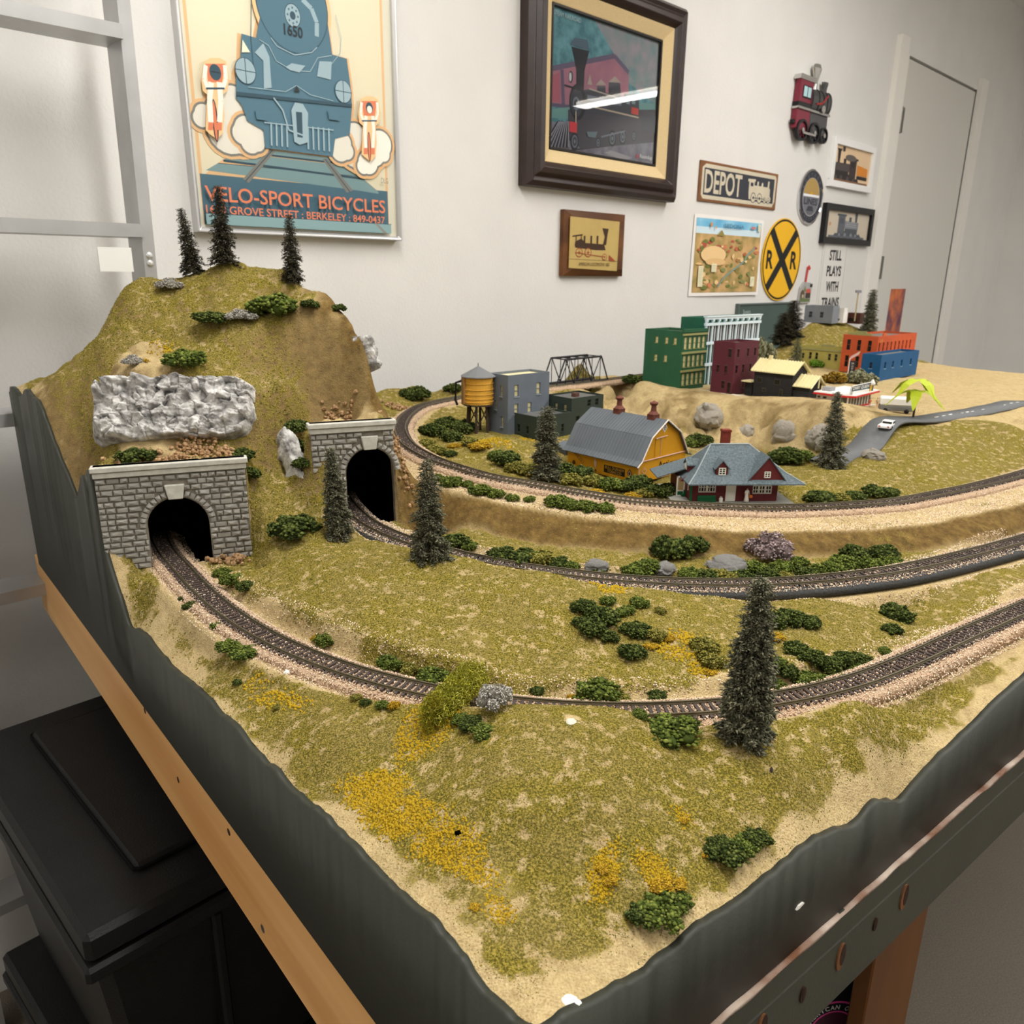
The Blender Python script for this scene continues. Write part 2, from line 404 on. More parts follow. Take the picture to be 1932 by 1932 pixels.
XYH = [ # world x, y, depth below eye level
 (-.44,.875,.213),(-.40,.89,.212),(-.36,.905,.212),(-.325,.915,.214),(-.48,.86,.222),(-.24,.945,.179),(-.20,.965,.178),(-.165,.985,.178),
 (-.52,.90,.27),(-.58,.97,.22),(-.64,1.05,.16),(-.72,1.17,.17),(-.35,1.36,.13),(-.5,1.3,.10),(-.6,1.15,.12),(-.3,1.45,.2),(-.4,1.6,.27),(-.55,1.5,.2),(-.27,1.3,.2),(-.25,1.2,.17),(-.7,1.4,.2),(-.2,1.72,.245),(-.05,1.82,.26),
 (.2,1.93,.33),(.1,1.98,.33),(.3,2.1,.33),(.15,2.1,.33),(.4,2.3,.32),(.6,2.5,.32),(.9,2.8,.32),(.25,2.2,.33),(.02,1.95,.31),(.5,2.25,.32),
 (.55,.79,.322),(.75,.93,.322),(1.1,1.15,.322),(.55,.62,.33),(.9,.85,.33),(1.3,1.1,.33),(.5,.7,.324)]
EDGE_L = [(248,1176),(300,1225),(350,1275),(400,1320),(450,1368),(500,1425),(560,1488),(600,1520),(650,1568),(720,1635),(760,1678),(800,1714),(860,1775),(900,1835),(940,1885),(985,1922)]
EDGE_R = [(1060,1905),(1120,1875),(1200,1830),(1300,1752),(1400,1680),(1500,1603),(1600,1550),(1690,1505)]
def on_plane(px, py, azd):
    nn = np.array([-math.cos(math.radians(azd)), math.sin(math.radians(azd)), 0]); d = ray(px, py); k = nn[:2] @ C0
    p = d * (k / (nn @ d)); return (p[0], p[1], -p[2])
LOWER = [tuple((lambda q: (q[0], q[1], CZ - q[2]))(atY(*p))) for p in PXY] + XYH + [on_plane(*p, -40.2) for p in EDGE_L] + [on_plane(*p, 51.7) for p in EDGE_R] + [(C0[0], C0[1], .333), (.60, .74, .345), (1.0, 1.06, .345)]
UPPER = [(.18,1.095,.287),(.277,1.183,.287),(.087,1.2,.284),(.241,1.004,.289),(.35,1.0,.289),(.3,1.1,.289),(-.009,1.324,.264),(.05,1.39,.264),(.039,1.294,.267),(.12,1.36,.267),(.135,1.443,.267),(.2,1.5,.268),(-.06,1.35,.263),(-.12,1.42,.258),(-.1,1.5,.256),(-.05,1.45,.262)]
UPPER += [(*atH(x, y, h)[:2], h) for x, y, h in [(850,800,.262),(820,820,.258),(870,830,.257),(900,830,.25),(950,830,.247),(1000,855,.262),(1050,880,.276),(930,870,.268),(1100,885,.283),(1200,915,.292),
   (1560,885,.283),(1650,860,.272),(1620,905,.28),(1540,930,.288),(1690,850,.27),(1250,834,.315),(1350,840,.316),(1450,845,.312),(1150,800,.305),(1180,760,.285),(1520,850,.305),(1560,838,.292),
   (1190,737,.256),(1280,748,.2535),(1400,768,.2535),(1500,787,.2535),(1560,796,.2535),(1300,795,.288),(1400,805,.288),(1050,748,.262),(1120,752,.27),(1185,706,.252)]]
UPPER += [(x, y, .2545) for x, y in [(.36,1.86),(.45,1.95),(.55,1.75),(.6,1.9),(.7,1.7),(.75,1.55),(.8,1.8),(.9,1.6),(.95,1.9),(1.0,2.1),(.75,2.1),(1.2,2.0),(1.2,2.3),(.9,1.4),(1.1,1.6),(1.4,1.8),(1.6,2.1),(.62,2.05),(.95,2.25),(.8,1.42)]]
UPPER += [(*atY(x, y, Y)[:2], CZ - atY(x, y, Y)[2]) for x, y, Y in [(1550,609,2.62),(1500,622,2.6),(1600,611,2.65),(1640,615,2.66),(1690,625,2.7),(1460,640,2.55),(1530,635,2.5),(1600,640,2.52)]] + [(1.05,2.4,.245),(.8,2.4,.25),(1.3,2.5,.24),(1.9,2.6,.2)]
UPPER += [(.25,1.9,.33),(.18,1.92,.33)]
def tps(P, c=.02):
    P = np.array(P, float); xy = P[:, :2]; z = P[:, 2]; n = len(P)
    phi = lambda d2: np.sqrt(d2 + c * c)
    K = phi(((xy[:, None] - xy[None]) ** 2).sum(2)) - np.eye(n) * 2e-4
    A = np.zeros((n + 3, n + 3)); A[:n, :n] = K; A[:n, n] = 1; A[:n, n + 1:] = xy; A[n, :n] = 1; A[n + 1:, :n] = xy.T
    w = np.linalg.solve(A, np.r_[z, 0, 0, 0])
    def f(x, y):
        o = w[n] + w[n + 1] * x + w[n + 2] * y
        for i in range(n): o = o + w[i] * phi((x - xy[i, 0]) ** 2 + (y - xy[i, 1]) ** 2)
        return o
    return f
for q in L3[::6]: # the shelf of the high track belongs to the upper ground
    pass
_tg = np.gradient(L3[:, :2], axis=0); _tg /= np.linalg.norm(_tg, axis=1)[:, None]
_nin = np.stack([_tg[:, 1], -_tg[:, 0]], 1)   # towards the inside of the loop
for i in range(30, len(L3) - 60, 14):
    for off in (-.05, .03):
        q = L3[i, :2] + _nin[i] * off; UPPER.append((q[0], q[1], L3[i, 2] + .011))
for i in range(0, len(L3), 9):                    # foot of the brown bank below the high track
    f = np.interp(L3[i, 0], [-.12, .2], [.306, .319])
    if L3[i, 0] < .75 and (L3[i, 1] < 1.075 or L3[i, 0] > .3):
        for off in (-.105, -.06, -.01, .06):
            q = L3[i, :2] + _nin[i] * off; LOWER.append((q[0], q[1], f))
F_LO, F_UP = tps(LOWER), tps(UPPER)

def near_line(x, y, L):
    """distance to a polyline, its depth there and the side (positive on the loop's inside)"""
    bd = np.full(x.shape, 1e9); bh = np.zeros(x.shape); sd = np.ones(x.shape); S = L[::3]
    for i in range(len(S) - 1):
        ax, ay = S[i, :2]; bx, by = S[i + 1, :2]; dx, dy = bx - ax, by - ay
        t = np.clip(((x - ax) * dx + (y - ay) * dy) / (dx * dx + dy * dy), 0, 1)
        ex, ey = x - ax - t * dx, y - ay - t * dy; d = ex * ex + ey * ey; k = d < bd
        bd = np.where(k, d, bd); bh = np.where(k, S[i, 2] + t * (S[i + 1, 2] - S[i, 2]), bh); sd = np.where(k, np.sign(dy * ex - dx * ey), sd)
    return np.sqrt(bd), bh, sd

SHELF = .063
def land(x, y, fine=True):
    """land height (depth below eye level) and helper fields at world x, y"""
    lo = F_LO(x, y); up = F_UP(x, y)
    wob = fbm(x * 14, y * 14, 5, 3) * .006
    l1, b1 = loc_p(P1, P1U, x, y); l2, b2 = loc_p(P2, P2U, x, y)
    d3, h3, s3 = near_line(x, y, L3); sg = d3 * s3
    # cuttings in front of the portals
    k = sstep(-.095, -.07, b1) * (b1 < 0) * sstep(-.052, -.040, l1) * (1 - sstep(.078, .10, l1)); lo = np.where(k > 0, lo + k * (np.maximum(lo, .326) - lo), lo)
    k = sstep(-.07, -.04, b2) * (b2 < 0) * sstep(-.05, -.035, l2) * (1 - sstep(.035, .05, l2)); lo = np.where(k > 0, lo + k * (np.maximum(lo, .304) - lo), lo)
    k = (b1 >= -.001) * (b1 < .03) * (l1 > -.078) * (l1 < .084); lo = np.where(k, np.minimum(lo, .2125), lo)
    k = (b2 >= -.001) * (b2 < .03) * (l2 > -.07) * (l2 < .031); lo = np.where(k, np.minimum(lo, .180), lo)
    if fine:
        rough = fbm(x * 22, y * 22, 3, 4) * .0065 + fbm(x * 11, y * 11, 63, 2) * .006 + fbm(x * 90, y * 90, 9, 3) * .0016
        hill = sstep(.29, .2, lo)
        lo = lo + rough * (.55 + .9 * hill) + hill * (fbm(x * 45, y * 45, 21, 3) * .007 + fbm(x * 13, y * 13, 27, 2) * .014); up = up + rough * .5 + fbm(x * 36, y * 36, 77, 4) * .032 * sstep(.255, .27, up) * sstep(.325, .30, up) * sstep(1.44, 1.52, y) * sstep(.15, .25, x)
    # the hill side west of the loop stays outside it
    m = np.clip((sg + SHELF + .036 - wob) / .036, 0, 1) ** .8
    hillw = sstep(1.22, 1.34, y) * (x < .1)          # north of the gap the hill runs down to the shelf softly
    m = np.where(sg < -SHELF * .2, m * (1 - hillw) + hillw * sstep(-.12, -.04, sg), m)
    z = lo * (1 - m) + up * m
    bed = {}
    for nm, L, off in (('1', L1, .0068 + .005 * sstep(.2, .35, x)), ('2', L2, .0072 + .0055 * sstep(-.02, .12, x)), ('3', L3, .0075)):
        d, h, _ = (d3, h3, s3) if nm == '3' else near_line(x, y, L)
        w = 1 - sstep(.0255, .036, d)
        if nm == '1': w = w * ~((b1 > -.001) & (l1 > -.08) & (l1 < .09) & (y > .8))
        if nm == '2': w = w * ~((b2 > -.001) & (l2 > -.08) & (l2 < .05) & (y > .9)); w = w * (1 - m)
        if nm == '3': w = w * (1 - sstep(1.80, 1.83, y) * (1 - sstep(1.98, 2.01, y)))
        z = z * (1 - w) + (h + off) * w; bed[nm] = d
    return z, m, bed, sg, (l1, b1, l2, b2)

AMAX = lambda b: (1.375 - .19 + .106 * b) / .996
def steps(n0, n1, L):
    out = [0.0]
    while out[-1] < L: out.append(out[-1] + min(n0 + out[-1] * .0052, n1))
    out[-1] = L; return np.array(out)
SA = steps(.0020, .0062, 1.30) / 1.30; SB = steps(.0020, .0075, 2.35)
GS, GB = np.meshgrid(SA, SB, indexing='ij')
GA = GS * AMAX(GB)
GX = C0[0] + GA * EA[0] + GB * EB[0]; GY = C0[1] + GA * EA[1] + GB * EB[1]
GH, GM, BED, SG3, PL = land(GX, GY)
nA, nB = GH.shape
V = np.stack([GX, GY, CZ - GH], -1)
ix = np.arange(nA * nB).reshape(nA, nB)
F = np.stack([ix[:-1, :-1], ix[:-1, 1:], ix[1:, 1:], ix[1:, :-1]], -1).reshape(-1, 4)
Vf = V.reshape(-1, 3)
# leave out the riser right behind each portal wall
fc = Vf[F].mean(1); fz = np.ptp(Vf[F][:, :, 2], axis=1)
l1, b1 = loc_p(P1, P1U, fc[:, 0], fc[:, 1]); l2, b2 = loc_p(P2, P2U, fc[:, 0], fc[:, 1])
cut = ((fz > .02) & (np.abs(b1) < .012) & (l1 > -.076) & (l1 < .082)) | ((fz > .02) & (np.abs(b2) < .012) & (l2 > -.066) & (l2 < .031))
F = F[~cut]
LAND_BVH = BVHTree.FromPolygons(Vf.tolist(), F.tolist())

def hit(px, py):
    """where a pixel's sight line meets the land"""
    for k in range(0, 40, 2):
        d = Vector(ray(px, py + k)).normalized(); r = LAND_BVH.ray_cast(Vector((0, 0, CZ)), d)
        if r[0] is not None: return np.array(r[0])
    return None
def zat(x, y):
    r = LAND_BVH.ray_cast(Vector((x, y, CZ + .3)), Vector((0, 0, -1)))
    return r[0].z if r[0] is not None else CZ - .33

# paint zones: R = turf, G = yellow flower foam, B = brown plaster, plus shadow painted on the town slope
n1 = fbm(GX * 17, GY * 17, 31, 4); n2 = fbm(GX * 50, GY * 50, 41, 3)
ga = np.gradient(GH, axis=0) / np.maximum(np.gradient(GA, axis=0), 1e-5); gb = np.gradient(GH, axis=1) / np.maximum(np.gradient(GB, axis=1), 1e-5)
SLOPE = np.sqrt(ga ** 2 + gb ** 2)
turf = 1.36 + n1 * .45 + n2 * .3
turf -= sstep(.6, 1.6, SLOPE) * .35
edge = np.minimum(GA * .9, GB)
turf -= (1 - sstep(.002, .020, edge + n1 * .016 + n2 * .008)) * .95
turf -= (1 - sstep(.02, .065, np.hypot(GA, GB) + n1 * .03)) * .6
brown = np.zeros_like(turf)
cl = sstep(-SHELF - .048 - .05 * (GX < -.1), -SHELF - .03, SG3 + n1 * (.01 + .07 * (GX < -.1)) + n2 * .02 * (GX < -.1)) * (1 - sstep(-SHELF - .004, -SHELF + .002, SG3)) * (GY < 1.3)
brown = np.maximum(brown, cl * .95); turf -= cl * 1.0
hillz = sstep(.285, .24, GH) * (GM < .5)
brown = np.maximum(brown, hillz * sstep(.5, 1.5, SLOPE) * .75); turf -= hillz * (.22 + n1 * .6 + n2 * .3)
for k in ('1', '2', '3'): turf -= (1 - sstep(.024, .038, BED[k] + n1 * .012)) * 1.2
turf -= (SG3 > -SHELF - .005) * (SG3 < -.01) * (GM > .5) * .9 * (GY < 1.2)
town = sstep(.30, .27, GH) * (GM > .5) * (GY > 1.45 + 0 * GX) * (GX > .22) * (GY < 2.42)
turf -= town * 1.1
cliff2 = (GM > .5) * (GY > 1.42) * (GY < 1.85) * (GX > .2) * (GX < .8); turf -= cliff2 * .8; brown = np.maximum(brown, cliff2 * np.clip(.12 + n1 * .9 + n2 * .8, 0, .7))  # scattered brown patches paint shadows into the rough town slope
yel = np.zeros_like(turf)
def blob(field, px, py, ra, rb, amt, ang=0.0):
    q = hit(px, py)
    if q is None: return field
    dx, dy = GX - q[0], GY - q[1]; c, s = math.cos(ang), math.sin(ang)
    r = np.hypot((dx * c + dy * s) / ra, (-dx * s + dy * c) / rb); return np.maximum(field, amt * (1 - sstep(.55, 1.1, r + n1 * .7)))
for b in [(700,1490,.03,.018,.9),(760,1540,.034,.018,.95),(830,1590,.03,.014,.85),(880,1635,.02,.01,.7),(660,1480,.02,.014,.5),(520,1320,.03,.012,.5),(480,1290,.02,.01,.4),(1240,1640,.016,.01,.8),(1290,1545,.01,.008,.6),(1140,1640,.008,.018,.9),(940,1720,.009,.007,.8),(800,1380,.02,.03,.6),
          (1290,1200,.02,.012,.8),(1330,1250,.012,.02,.8),(1270,1230,.02,.01,.7),(930,830,.04,.012,.8),(1000,830,.02,.012,.7),(560,1330,.02,.01,.4),(1600,1105,.03,.008,.7),(760,1030,.03,.006,.6),(300,660,.02,.02,.5),(1150,1110,.02,.012,.6),(890,905,.02,.01,.4)]:
    yel = blob(yel, b[0], b[1], b[2], b[3], b[4], -.5)
for b in [(1080,1355,.006,.005,1.0),(1000,1460,.03,.03,.2),(1130,1440,.02,.012,.35),(870,1690,.04,.03,.45),(680,1190,.03,.02,.4),(900,1215,.03,.03,.35),(620,1120,.02,.02,.4),(1360,1300,.03,.012,.6),(1560,1440,.012,.03,.25)]:
    turf -= blob(np.zeros_like(turf), b[0], b[1], b[2], b[3], b[4])
ZONE = np.clip(np.stack([turf, yel, brown, np.ones_like(turf)], -1), 0, 1).reshape(-1, 4)

def land_material():
    m = bpy.data.materials.new('painted_plaster_and_turf'); m.use_nodes = True; nt = m.node_tree; b = nt.nodes['Principled BSDF']
    L = nt.links.new; N = nt.nodes.new
    at = N('ShaderNodeVertexColor'); at.layer_name = 'zone'; sp = N('ShaderNodeSeparateColor'); L(at.outputs[0], sp.inputs[0])
    tc = N('ShaderNodeTexCoord')
    def noise(scale, detail=4, rough=.6):
        n = N('ShaderNodeTexNoise'); n.inputs['Scale'].default_value = scale; n.inputs['Detail'].default_value = detail; n.inputs['Roughness'].default_value = rough; L(tc.outputs['Object'], n.inputs['Vector']); return n.outputs['Fac']
    def ramp(src, cols):
        r = N('ShaderNodeValToRGB'); e = r.color_ramp.elements
        for i, (p, c) in enumerate(cols):
            el = e[i] if i < 2 else e.new(p)
            el.position = p; el.color = (*lin(c), 1)
        L(src, r.inputs[0]); return r.outputs[0]
    def mix(f, a, c):
        x = N('ShaderNodeMix'); x.data_type = 'RGBA'; L(f, x.inputs[0]); L(a, x.inputs[6]); L(c, x.inputs[7]); return x.outputs[2]
    def math_(op, a, c, clamp=False):
        x = N('ShaderNodeMath'); x.operation = op; x.use_clamp = clamp
        for i, q in enumerate((a, c)):
            if isinstance(q, (int, float)): x.inputs[i].default_value = q
            else: L(q, x.inputs[i])
        return x.outputs[0]
    grain = noise(750, 3); mid = noise(110, 4); big = noise(28, 3)
    cream = ramp(grain, [(.3, (160, 136, 94)), (.5, (206, 182, 136)), (.7, (228, 208, 166))])
    dirt = ramp(mid, [(.3, (150, 128, 84)), (.7, (206, 184, 132))])
    base = mix(math_('MULTIPLY', big, .9), cream, dirt)
    brn = ramp(noise(85, 6, .7), [(.3, (78, 58, 28)), (.5, (112, 88, 46)), (.7, (138, 112, 62))])
    base = mix(sp.outputs[2], base, brn)
    olive = ramp(grain, [(.36, (74, 70, 24)), (.5, (128, 116, 46)), (.64, (170, 151, 70))])
    olive2 = ramp(grain, [(.36, (88, 80, 36)), (.64, (164, 146, 80))])
    tf = mix(ramp(big, [(.4, (0, 0, 0)), (.6, (255, 255, 255))]), olive, olive2)
    cover = math_('MULTIPLY', math_('SUBTRACT', math_('ADD', sp.outputs[0], math_('MULTIPLY', math_('SUBTRACT', grain, .5), 1.3)), .5), 3.0, True)
    cover2 = math_('MULTIPLY', math_('SUBTRACT', math_('ADD', sp.outputs[0], math_('MULTIPLY', math_('SUBTRACT', mid, .5), 3.0)), .55), 3.0, True)
    base = mix(math_('MULTIPLY', cover, cover2), base, tf)
    yl = ramp(grain, [(.3, (126, 100, 22)), (.7, (186, 154, 46))])
    base = mix(math_('MULTIPLY', math_('SUBTRACT', math_('ADD', sp.outputs[1], math_('ADD', math_('MULTIPLY', math_('SUBTRACT', grain, .5), 1.6), math_('MULTIPLY', math_('SUBTRACT', mid, .5), 2.2))), .72), 3.0, True), base, yl)
    L(base, b.inputs['Base Color']); b.inputs['Roughness'].default_value = .95; b.inputs['Specular IOR Level'].default_value = .1
    bp = N('ShaderNodeBump'); bp.inputs['Strength'].default_value = .8; bp.inputs['Distance'].default_value = .0022
    L(math_('ADD', grain, math_('MULTIPLY', mid, 1.5)), bp.inputs['Height']); L(bp.outputs[0], b.inputs['Normal'])
    return m
M_land = land_material()
LAYOUT = thing('layout_table', 'scenic model railway table with dark green painted edge boards and a pine side beam', 'layout table', (C0[0], C0[1], 0))
me = npmesh('landform', Vf - np.array([C0[0], C0[1], 0]), F, M_land, smooth=True)
ca = me.color_attributes.new('zone', 'FLOAT_COLOR', 'POINT'); ca.data.foreach_set('color', ZONE.astype(np.float32).ravel())
LAND = link('landform', me, LAYOUT)

# turf foam: loose grains on the land, thickest near the eye
def grains(name, pts, nrm_up, size, mats, midx, parent, squash=.7, off=None):
    n = len(pts); T = np.array([[1, 0, -.35], [-.5, .87, -.35], [-.5, -.87, -.35], [0, 0, 1.0]])
    ang = RNG.random(n) * 6.283; c, s = np.cos(ang), np.sin(ang); tilt = (RNG.random((n, 2)) - .5) * 1.2
    X = T[None, :, 0] * c[:, None] - T[None, :, 1] * s[:, None]; Y = T[None, :, 0] * s[:, None] + T[None, :, 1] * c[:, None]; Z = T[None, :, 2] * squash + X * tilt[:, :1] + Y * tilt[:, 1:]
    Vv = np.stack([X, Y, Z], -1) * size[:, None, None] + pts[:, None, :]
    Fq = np.array([[0, 1, 2][::-1], [0, 1, 3], [1, 2, 3], [2, 0, 3]])[None] + (np.arange(n) * 4)[:, None, None]
    me = npmesh(name, Vv.reshape(-1, 3), Fq.reshape(-1, 3), mats, midx=np.repeat(midx, 4))
    o = link(name, me, parent); o['kind'] = 'stuff'; return o
Vq = Vf[F]; area = np.linalg.norm(np.cross(Vq[:, 2] - Vq[:, 0], Vq[:, 3] - Vq[:, 1]), axis=1) / 2
fcen = Vq.mean(1); fz_ = ZONE[F].mean(1)
pxx, pyy = proj(fcen.T.reshape(3, -1).T.T.T) if False else (lambda p: (966 + FPX * ((p - [0, 0, CZ]) @ RGT) / ((p - [0, 0, CZ]) @ FWD), 966 - FPX * ((p - [0, 0, CZ]) @ UPV) / ((p - [0, 0, CZ]) @ FWD)))(fcen)
dep = (fcen - [0, 0, CZ]) @ FWD
vis = (pxx > 150) & (pxx < 1760) & (pyy > 450) & (pyy < 2000) & (dep > .1)
w = area * vis / np.maximum(dep, .3) ** 2 * np.clip(fz_[:, 0] - .25 + n1.mean() + fz_[:, 1], 0, 1); w /= w.sum()
NG = 120000
pick = RNG.choice(len(F), NG, p=w); uv = RNG.random((NG, 2))
A_, B_, C_, D_ = (Vq[pick][:, i] for i in range(4)); u_, v_ = uv[:, :1], uv[:, 1:]
pts = (A_ * (1 - u_) + B_ * u_) * (1 - v_) + (D_ * (1 - u_) + C_ * u_) * v_
isy = RNG.random(NG) < np.clip(fz_[pick][:, 1] * 1.2, 0, .92)
size = (.00035 + .0005 * RNG.random(NG)) * (1 + 1.3 * isy) * np.clip(dep[pick] / .5, .8, 1.7)
M_t = [mat('foam_olive', (130, 118, 47), .95, spec=.05), mat('foam_dark_olive', (94, 90, 32), .95, spec=.05), mat('foam_straw', (172, 154, 86), .95, spec=.05), mat('foam_yellow', (176, 146, 38), .95, spec=.05), mat('foam_green', (88, 96, 48), .95, spec=.05)]
mi = RNG.choice([0, 0, 0, 1, 1, 2, 2, 4], NG); mi[isy] = 3
grains('turf', pts - np.array([C0[0], C0[1], 0]), None, size, M_t, mi, LAYOUT)
# ------------------------------------------------------------------ the three tracks
M_rail = mat('weathered_brass_rail', (104, 96, 76), .45, .12, 200, metal=.45)
M_tie = mat('brown_plastic_tie', (84, 74, 70), .75, .12, 120, col2=(66, 56, 52))
M_bed = mat('grey_foam_bed', (70, 71, 72), .9, .25, 500, .0006)
M_bal = [mat('ballast_buff', (226, 200, 170), .9), mat('ballast_pink', (210, 176, 150), .9), mat('ballast_light', (244, 228, 204), .9), mat('ballast_dark', (150, 124, 104), .9)]
M_balbase = mat('ballast_glue', (196, 168, 140), .95, .25, 900, .001)
tm = MB(); tm.box((0, 0, 0), (.0262, .0026, .0019)); TIE = tm.mesh('tie', M_tie)
def track(name, L, label, shoulder=.0185, nbal=14000, side=.0, spread=.011, dark=False, vis=lambda p: True):
    t = thing(name, label, 'railway track', (L[0, 0], L[0, 1], 0)); O = np.array([L[0, 0], L[0, 1], 0])
    P = np.stack([L[:, 0], L[:, 1], CZ - L[:, 2]], 1)
    tg = np.gradient(P, axis=0); tg[:, 2] = 0; tg /= np.linalg.norm(tg, axis=1)[:, None]; nr = np.stack([tg[:, 1], -tg[:, 0], tg[:, 2] * 0], 1)
    def sweep(nm, prof, m, smooth=False):
        k = len(prof); Vs = np.concatenate([P + nr * a + np.array([0, 0, b]) for a, b in prof]).reshape(k, len(P), 3) - O
        idx = np.arange(k * len(P)).reshape(k, len(P)); Fs = []
        for i in range(k): j = (i + 1) % k; Fs.append(np.stack([idx[i, :-1], idx[j, :-1], idx[j, 1:], idx[i, 1:]], -1))
        return link(nm, npmesh(nm, Vs.reshape(-1, 3), np.concatenate(Fs), m, smooth), t)
    G = .00855
    for s in (-1, 1):
        c = s * G
        sweep('rail', [(c - .0011, 0), (c + .0011, 0), (c + .0011, .0004), (c + .0004, .0007), (c + .0004, .0016), (c + .0006, .0018), (c + .0006, .0024), (c - .0006, .0024), (c - .0006, .0018), (c - .0004, .0016), (c - .0004, .0007), (c - .0011, .0004)], M_rail)
    sweep('roadbed', [(-shoulder, -.0022), (shoulder, -.0022), (shoulder + .0045, -.0095), (-shoulder - .0045, -.0095)], M_bed if not dark else M_balbase)
    s = np.r_[0, np.cumsum(np.linalg.norm(np.diff(P, axis=0), axis=1))]; n = 0
    for q in np.arange(.003, s[-1], .0062):
        c = np.array([np.interp(q, s, P[:, k]) for k in range(3)]); px, py = proj(c)
        if not (120 < px < 1960) or n >= 290 or not vis(c): continue
        d = np.array([np.interp(q, s, tg[:, k]) for k in range(3)])
        link('tie', TIE, t, c - O + np.array([0, 0, -.0009]), (0, 0, math.atan2(d[1], d[0]) - math.pi / 2 + random.uniform(-.02, .02))); n += 1
    # ballast stones between and beside the ties
    px, py = (lambda p: (966 + FPX * ((p - [0, 0, CZ]) @ RGT) / ((p - [0, 0, CZ]) @ FWD), 0))(P)
    ok = np.nonzero((px > 120) & (px < 1960) & np.array([vis(c) for c in P]))[0]
    ww = 1 / np.linalg.norm(P[ok] - [0, 0, CZ], axis=1) ** 1.6; i = RNG.choice(ok, nbal, p=ww / ww.sum())
    a = (RNG.random(nbal) * 2 - 1); a = np.sign(a) * np.abs(a) ** .8 * (shoulder + spread); a = a + side * (RNG.random(nbal) < .35) * .02 * RNG.random(nbal)
    along = (RNG.random(nbal) - .5) * .008
    q = P[i] + nr[i] * a[:, None] + tg[i] * along[:, None]
    drop = np.where(np.abs(a) < shoulder - .003, -.0012, -.0022 - np.clip(np.abs(a) - shoulder, 0, .009) * .85)
    q[:, 2] += drop + .0003
    grains('ballast', q - O, None, .0005 + .0006 * RNG.random(nbal), M_bal, RNG.choice([0, 0, 0, 1, 1, 2, 2, 3], nbal), t, squash=.8)
    return t
track('railway_track', L1, 'front single railway track curving from the nearer tunnel round the grassy hill', nbal=30000, dark=True)
track('railway_track', L2, 'middle single railway track curving from the farther tunnel below the brown retaining bank', nbal=15000, spread=.001)
track('railway_track', L3, 'highest railway track looping round the barn and red station on the bank top', shoulder=.0185, nbal=24000, dark=True)
# loose ballast strewn on the high shelf and the verges
def strew(name, L, a0, a1, n, parent, y1=9):
    i = RNG.choice(np.nonzero(L[:, 1] < y1)[0], n); tg = np.gradient(L[:, :2], axis=0); tg /= np.linalg.norm(tg, axis=1)[:, None]
    a = a0 + (a1 - a0) * RNG.random(n); j = (RNG.random(n) - .5) * .012; x = L[i, 0] + tg[i, 1] * a + tg[i, 0] * j; y = L[i, 1] - tg[i, 0] * a + tg[i, 1] * j
    z = np.array([zat(p, q) for p, q in zip(x, y)]); k = z > .5
    grains(name, np.stack([x, y, z], 1)[k] - np.array([C0[0], C0[1], 0]), None, (.0006 + .0007 * RNG.random(n))[k], M_bal, RNG.choice([0, 0, 1, 2, 2, 3], n)[k], parent)
strew('gravel', L3, -SHELF, -.018, 16000, LAYOUT, 1.3)
strew('gravel', L1, -.045, -.026, 3500, LAYOUT, .86); strew('gravel', L1, .021, .027, 1800, LAYOUT, .86)
strew('gravel', L2, -.040, -.028, 3500, LAYOUT, .95); strew('gravel', L2, .027, .036, 2000, LAYOUT, .95)
# ------------------------------------------------------------------ edge boards, beam, leg
M_green = mat('dark_green_board_paint', (52, 54, 47), .5, .10, 5, .0002, bscale=300)
M_green2 = mat('dark_green_frame_paint', (64, 65, 56), .5, .10, 6, .0002, bscale=300)
M_pine = mat('varnished_pine', (214, 158, 92), .45, .1, 7, .0002, stretch=(1, .08, 1), bscale=90, col2=(176, 116, 56))
M_raw = mat('bare_wood_edge', (206, 190, 176), .8, .25, 26, col2=(122, 82, 58))
M_hole = mat('dark_drilled_wood', (54, 34, 22), .9)
M_plast = mat('white_plaster_chip', (240, 236, 228), .8)
OUTL = np.array([-EA[1], EA[0]]); OUTL = OUTL if OUTL @ EB < 0 else -OUTL      # outward from the left edge
OUTR = np.array([EB[1], -EB[0]]); OUTR = OUTR if OUTR @ EA < 0 else -OUTR
O3 = np.array([C0[0], C0[1], 0])
def edge_board(name, top, bot, out, t0, t1, m, rag=.0015):
    """board whose upper edge follows the land's edge; top: n x 3 points"""
    n = len(top); k = np.arange(n); w = (vnoise(k * .35, k * 0.0 + 3, 8) * 2) * rag
    a = top.copy(); a[:, 2] += .001 + w; o0 = np.array([*(out * t0), 0]); o1 = np.array([*(out * t1), 0])
    b = top.copy(); b[:, 2] = bot
    Vs = np.concatenate([a + o0, a + o1, b + o1, b + o0]) - O3; ix = np.arange(4 * n).reshape(4, n); Fs = []
    for i in range(4): j = (i + 1) % 4; Fs.append(np.stack([ix[i, :-1], ix[j, :-1], ix[j, 1:], ix[i, 1:]], -1))
    for e in (0, n - 1): Fs.append(ix[:, e][None])
    me = npmesh(name, Vs, np.concatenate(Fs), m); return link(name, me, LAYOUT)
ZB = CZ - .455
topL = V[:, 0].copy(); topR = V[0].copy()
